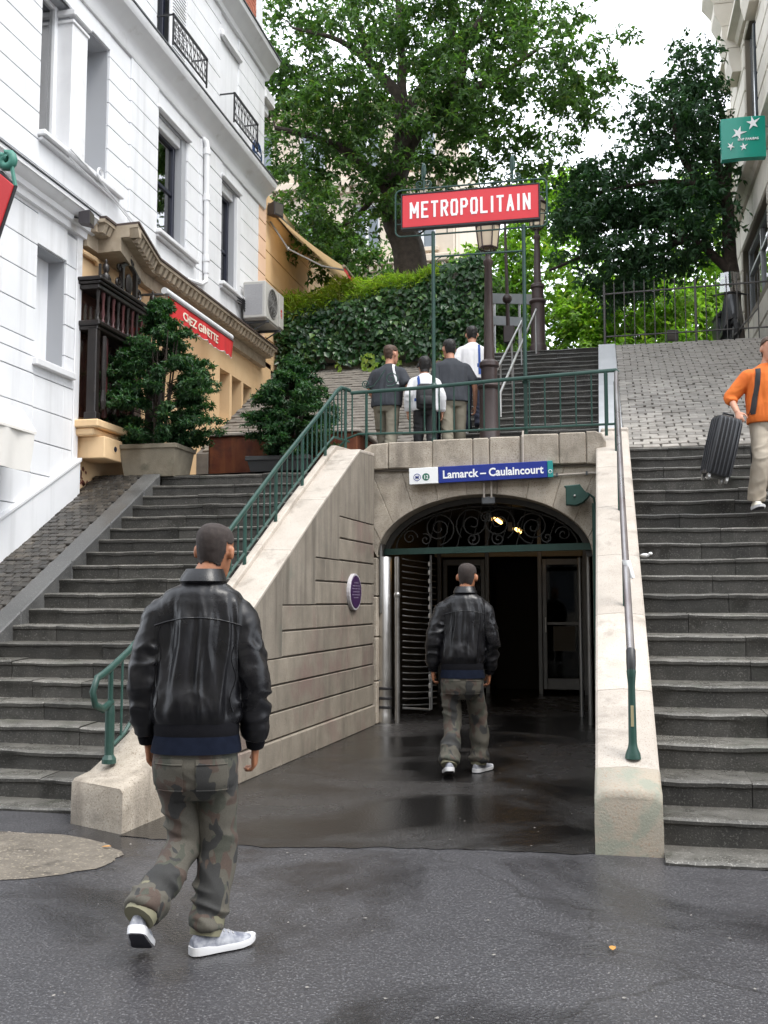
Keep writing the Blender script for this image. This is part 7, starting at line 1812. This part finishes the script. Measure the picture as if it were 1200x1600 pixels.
# ---- walkers on the terrace and the man on the right stairs
def stance(h=1.75, dx=0, arms=((-.30, 0, 0), (.30, 0, 0)), stride=.12, lean=.02, hx=0):
    k = h / 1.75
    J = dict(pelvis=(0, 0, .92), neck=(hx * .5, lean, 1.46), head=(hx, lean + .035, 1.612), shL=(-.19, lean, 1.39), shR=(.19, lean, 1.39), elL=(-.27, -.03, 1.10), elR=(.27, -.03, 1.10), wrL=(-.27 , .05, .85), wrR=(.28, .05, .85),
             hipL=(-.09, 0, .87), hipR=(.09, 0, .87), knL=(-.10, stride * .6, .48), knR=(.10, -stride * .3, .48), anL=(-.10, stride, .08), anR=(.10, -stride * 1.2, .10))
    return {a: tuple(x * k for x in v) for a, v in J.items()}
def casual(label, loc, yaw, J, h, skin, hairm, topm, botm, shoem, style='short', sleeve='short', cut=1.0, head_f=(.1, 1, 0), bulk=1.0, legs=(.098, .078, .082), name=('shirt', 'trousers'), curl=(.6, .6), hoff=.010, vox=.010, thumb=None, palms=None):
    p = Person(label, loc, yaw, J, skin, vox, h / 1.75, curl, head_f=head_f, head_s=1.10 * (.55 + .45 * h / 1.75), build_r=min(1, h / 1.7), thumb=thumb, palms=palms); p.hair(hairm, hoff, style); k = h / 1.75; nk = p.J['neck']; pv = p.J['pelvis']
    cx = lambda z: pv.x + (nk.x - pv.x) * (z - pv.z) / (nk.z - pv.z); cy = lambda z: pv.y + (nk.y - pv.y) * (z - pv.z) / (nk.z - pv.z)
    zn = nk.z; R_ = [(zn + .012, .066, .066), (zn - .02 * k, .10, .08), (zn - .055 * k, .165, .10), (zn - .10 * k, .20, .118), (zn - .2 * k, .202, .128), (zn - .35 * k, .195, .130), (zn - .5 * k, .198, .135), (zn - .6 * k, .200, .138)]
    R_ = [(cx(z), cy(z), z, a * k * bulk, b * k * bulk) for z, a, b in R_]
    t_, e = p.top(R_, (.078 * k * bulk, .066 * k * bulk, (.075 if sleeve == 'short' else .05) * k), topm, name[0], vox, to='wr' if sleeve != 'short' else 'el', folds=.009, sl_folds=.008, end=(.93 if sleeve == 'long' else .35 if sleeve == 'threeq' else .88))
    z0 = pv.z; p.bottom([(pv.x, pv.y, z0 + .10 * k, .155 * k * bulk, .115 * k), (pv.x, pv.y, z0 + .02 * k, .172 * k * bulk, .128 * k), (pv.x, pv.y - .005, z0 - .06 * k, .178 * k * bulk, .132 * k), (pv.x, pv.y, z0 - .13 * k, .15 * k * bulk, .11 * k)], legs[0] * k, legs[1] * k, legs[2] * k, botm, name[1], vox, cut, .011)
    for sd in 'LR':
        an = p.J['an' + sd]; shoe(p.t, (an.x, an.y - .07 * k, max(.004, an.z - .09 * k)), (.1 if sd == 'R' else -.1, 1, 0), (0, 0, 1), upper=shoem, sole=m_sole, s=k * .98)
    return p, t_, R_
m_char = M('charcoal_cotton', (.030, .034, .042), (.045, .05, .06), 8, .9, None, .3, 220, .002, obj=True)
m_khaki = M('khaki_cotton', (.20, .18, .135), (.27, .245, .19), 5, .9, None, .3, 200, .002, obj=True)
m_wcloth = M('white_sports_cloth', (.68, .68, .70), (.76, .76, .77), 6, .8, None, .2, 200, .002, obj=True)
m_bcloth = M('blue_cloth', (.02, .07, .28), None, rough=.8); m_nylon = M('black_nylon', (.012, .012, .014), (.022, .022, .025), 20, .7, None, .3, 150, .002)
m_navyc = M('navy_cloth', (.018, .022, .04), (.03, .035, .06), 7, .9); m_orangec = M('orange_knit', (.58, .12, .014), (.68, .165, .022), 7, .85, None, .4, 260, .002, obj=True)
m_taupe = M('taupe_linen', (.33, .28, .22), (.42, .37, .30), 6, .85, None, .3, 180, .002, obj=True); m_shoeb = M('dark_shoe', (.03, .028, .026), None, rough=.5); m_cream_ = M('cream_shoe', (.62, .58, .48), None, rough=.6)
G = 'walkers on the terrace'
tz_ = lambda x: 3.12 + (x + 6.7) * .05
def surf_patch(p, me, pts_fn, mat, name, n=(14, 5), off=.004, side=-1, parent=None):
    """cloth strip laid on a garment: pts_fn(u, v) -> (x, z), cast along y"""
    from mathutils.bvhtree import BVHTree
    bm = bmesh.new(); bm.from_mesh(me); bt = BVHTree.FromBMesh(bm); rs = []
    for i in range(n[0] + 1):
        row = []
        for k in range(n[1] + 1):
            x, z = pts_fn(i / n[0], k / n[1]); h = bt.ray_cast(Vector((x, 3 * side, z)), Vector((0, -side, 0)))
            row.append(tuple(h[0] + h[1] * off) if h[0] is not None else None)
        rs.append(row)
    bm.free(); rs = [r_ for r_ in rs if all(q is not None for q in r_)]
    if len(rs) > 1:
        mb = MB(); mb.rings(rs, cap=False, closed=False); return local(build(name, mb, mat, None, smooth=180), parent or p.t)
J = stance(1.78, stride=.2, lean=.07, hx=.03); J['elR'] = (.33, -.03, 1.13); J['wrR'] = (.42, .06, .90); J['elL'] = (-.27, .02, 1.12); J['wrL'] = (-.20, .22, 1.0)
p, t_, R_ = casual('man in charcoal t-shirt with white shoulder panel and khaki trousers, leftmost on the terrace', (-2.93, 13.72, tz_(-2.93)), -8, J, 1.78, m_skin2, m_hair2, m_char, m_khaki, m_shoeb, head_f=(.45, .9, 0), bulk=1.08)
surf_patch(p, p.top_me, lambda u, v: (.085 + .09 * u + .028 * v, 1.475 - .30 * u), m_wcloth, 'shoulder_panel')
J = stance(1.80, stride=-.14, lean=.06, hx=-.03); J['elR'] = (.31, -.03, 1.13); J['wrR'] = (.33, .08, .87)
p, t_, R_ = casual('man in plain charcoal t-shirt and khaki cargo trousers beside the lantern post on the terrace', (-2.02, 13.85, tz_(-2.02)), 20, J, 1.80, m_skin2, m_hair3, m_char, m_khaki, m_shoeb, head_f=(-.2, 1, 0), bulk=1.12)
J = stance(1.50, stride=.1, hx=.0, lean=.03)
p, t_, R_ = casual('child in white sports jacket with blue side stripes and black backpack on the terrace', (-2.36, 13.55, tz_(-2.36)), 16, J, 1.50, m_skin2, m_hair3, m_wcloth, m_nylon, m_shoeb, head_f=(-.1, 1, -.15), name=('sports_jacket', 'shorts'), sleeve='long', cut=.45, style='bob', bulk=1.05)
k = 1.5 / 1.75
surf_patch(p, p.top_me, lambda u, v: (-.115 + .035 * v + .03 * u, (1.42 - .52 * u) * k), m_bcloth, 'blue_stripe'); surf_patch(p, p.top_me, lambda u, v: (-.15 + .12 * v, (1.05 - .05 * u) * k), m_bcloth, 'blue_stripe')
bp = thing('backpack', 'small black backpack worn by the child in the white sports jacket', 'backpack', (-2.36, 13.4, tz_(-2.36) + .9)); bp.rotation_euler = (0, 0, rad(16)); ORG[bp] = Vector((0, 0, 0))
mb = MB(); mb.rings([ell_ring((.03, -.05, z), a, b, 18, 3.2) for z, a, b in ((-.17, .09, .05), (-.15, .125, .075), (.0, .13, .085), (.12, .125, .075), (.17, .09, .05))]); mb.rings([ell_ring((.03, -.12, z), a, b, 14, 3) for z, a, b in ((-.13, .08, .02), (-.11, .095, .035), (-.02, .095, .035), (.0, .08, .02))])
local(build('bag', mb, m_nylon, None, smooth=60), bp)
for sg in (-1, 1): mb = MB(); mb.tube([(.03 + sg * .08, .0, -.12), (.03 + sg * .10, .03, .05), (.03 + sg * .085, .06, .2), (.03 + sg * .075, .14, .27)], .016, 6, ry=.006); local(build('strap', mb, m_bcloth if sg > 0 else m_nylon, None), bp)
J = stance(1.52, stride=.08, hx=-.03); 
casual('child in a blue jacket half hidden between two walkers on the terrace', (-2.20, 13.98, tz_(-2.2)), 8, J, 1.50, m_skin2, m_hair2, m_bcloth, m_navyc, m_shoeb, sleeve='long', name=('jacket', 'trousers'))
J = stance(1.62, stride=.12, lean=.05, hx=.0)
p, t_, R_ = casual('person in white football top with blue stripes and navy trousers climbing the first upper steps', (-1.87, 14.85, 3.97), 12, J, 1.62, m_skin2, m_hair3, m_wcloth, m_navyc, m_shoeb, sleeve='long', name=('football_top', 'trousers'), bulk=1.05)
k = 1.62 / 1.75
surf_patch(p, p.top_me, lambda u, v: (.075 + .035 * v, (1.42 - .50 * u) * k), m_bcloth, 'blue_stripe'); surf_patch(p, p.top_me, lambda u, v: (.06 + .11 * v, (1.10 - .06 * u) * k), m_bcloth, 'blue_stripe')
# man with suitcase, coming down: faces the camera
J = stance(1.78, lean=.0); J.update(shR=(.20, .0, 1.43), elR=(.37, -.05, 1.17), wrR=(.355, .12, .985), elL=(-.27, -.02, 1.12), wrL=(-.26, .1, .87), knR=(.13, .10, .52), anR=(.15, .0, .10), knL=(-.09, .12, .66), anL=(-.09, -.20, .27), neck=(0, .0, 1.50), head=(-.03, .035, 1.66), shL=(-.19, 0, 1.43))
p, t_, R_ = casual('man in orange sweater and taupe trousers carrying a suitcase down the right staircase', (1.66, 10.98, 2.425), 192, J, 1.78, m_skin2, m_hair2, m_orangec, m_taupe, m_cream_, sleeve='threeq', head_f=(-.05, 1, -.1), name=('sweater', 'trousers'), bulk=1.08, curl=(.6, 1.3), vox=.009, thumb=((0, 1, 0), (-.6, .5, 0)), palms=((1, 0, 0), (0, -.2, .3)))
bg_ = thing('shoulder_bag', 'black shoulder bag hanging from a strap across the orange sweater', 'bag', (1.66, 10.98, 3.4)); bg_.rotation_euler = (0, 0, rad(192)); ORG[bg_] = Vector((0, 0, 0))
sp3 = surf_patch(p, p.top_me, lambda u, v: (.095 + .045 * v + .075 * u, 1.47 - .50 * u), m_nylon, 'strap', n=(20, 3), off=.006, side=1, parent=p.t)
mb = MB(); mb.rings([ell_ring((-.06, -.24, z + .12), a, b, 18, 3) for z, a, b in ((-.60, .12, .05), (-.57, .16, .08), (-.42, .165, .085), (-.34, .15, .06), (-.32, .12, .04))]); local(build('bag', mb, m_nylon, None, smooth=60), bg_)
if sp3: sp3.parent = bg_; sp3.location = (0, 0, 2.425 - 3.4)
sc3 = thing('suitcase', 'black ribbed hard suitcase with pale clasps held by the man in orange', 'suitcase', (1.17, 10.78, 3.06)); sc3.rotation_euler = (rad(3), rad(13), rad(16)); sc3.scale = (.84, .84, 1); ORG[sc3] = Vector((0, 0, 0))
m_case = M('case_shell', (.008, .009, .011), (.014, .015, .018), 20, .3); m_crib = M('case_rib', (.05, .052, .058), None, rough=.22)
def shell(z, w_, d_): return ell_ring((0, 0, z), w_, d_, 40, 5)
mb = MB(); mb.rings([shell(z, a, b) for z, a, b in ((-.31, .11, .10), (-.30, .14, .125), (-.27, .152, .135), (0, .156, .138), (.27, .152, .135), (.30, .14, .125), (.31, .11, .10))]); sh3 = local(build('shell', mb, m_case, None, smooth=40), sc3)
for f in (-.12, -.072, -.024, .024, .072, .12):
    for sg in (-1, 1): mb = MB(); mb.tube([(f, sg * .122, -.29), (f, sg * .137, -.26), (f, sg * .141, 0), (f, sg * .137, .26), (f, sg * .122, .29)], .009, 6); local(build('rib', mb, m_crib, None, smooth=60), sh3)
for f in (-.09, -.03, .03, .09):
    for sg in (-1, 1): mb = MB(); mb.tube([(sg * .138, f, -.29), (sg * .154, f, -.26), (sg * .159, f, 0), (sg * .154, f, .26), (sg * .138, f, .29)], .009, 6); local(build('rib', mb, m_crib, None, smooth=60), sh3)
mb = MB(); mb.tube([(-.07, 0, .305), (-.065, 0, .345), (.065, 0, .345), (.07, 0, .305)], .012, 8); local(build('handle', mb, m_case, None, smooth=50), sc3)
for z in (.12, -.1): mb = MB(); mb.cbox(-.025, .025, .14, .158, z - .03, z + .03, .006); local(build('clasp', mb, m_steel, None), sc3)
for a, b in ((-.11, .09), (.11, .09), (-.11, -.09), (.11, -.09)):
    mb = MB(); mb.tube([(a - .014, b, -.335), (a + .014, b, -.335)], .03, 12); mb.box(a - .018, a + .018, b - .02, b + .02, -.33, -.295); local(build('wheel', mb, m_dsteel, None), sc3)
mb = MB(); mb.tube([(-.15, .146, -.01), (-.05, .150, .0), (.05, .150, .012), (.155, .14, .02)], .016, 6); local(build('belt', mb, m_nylon, None), sc3)
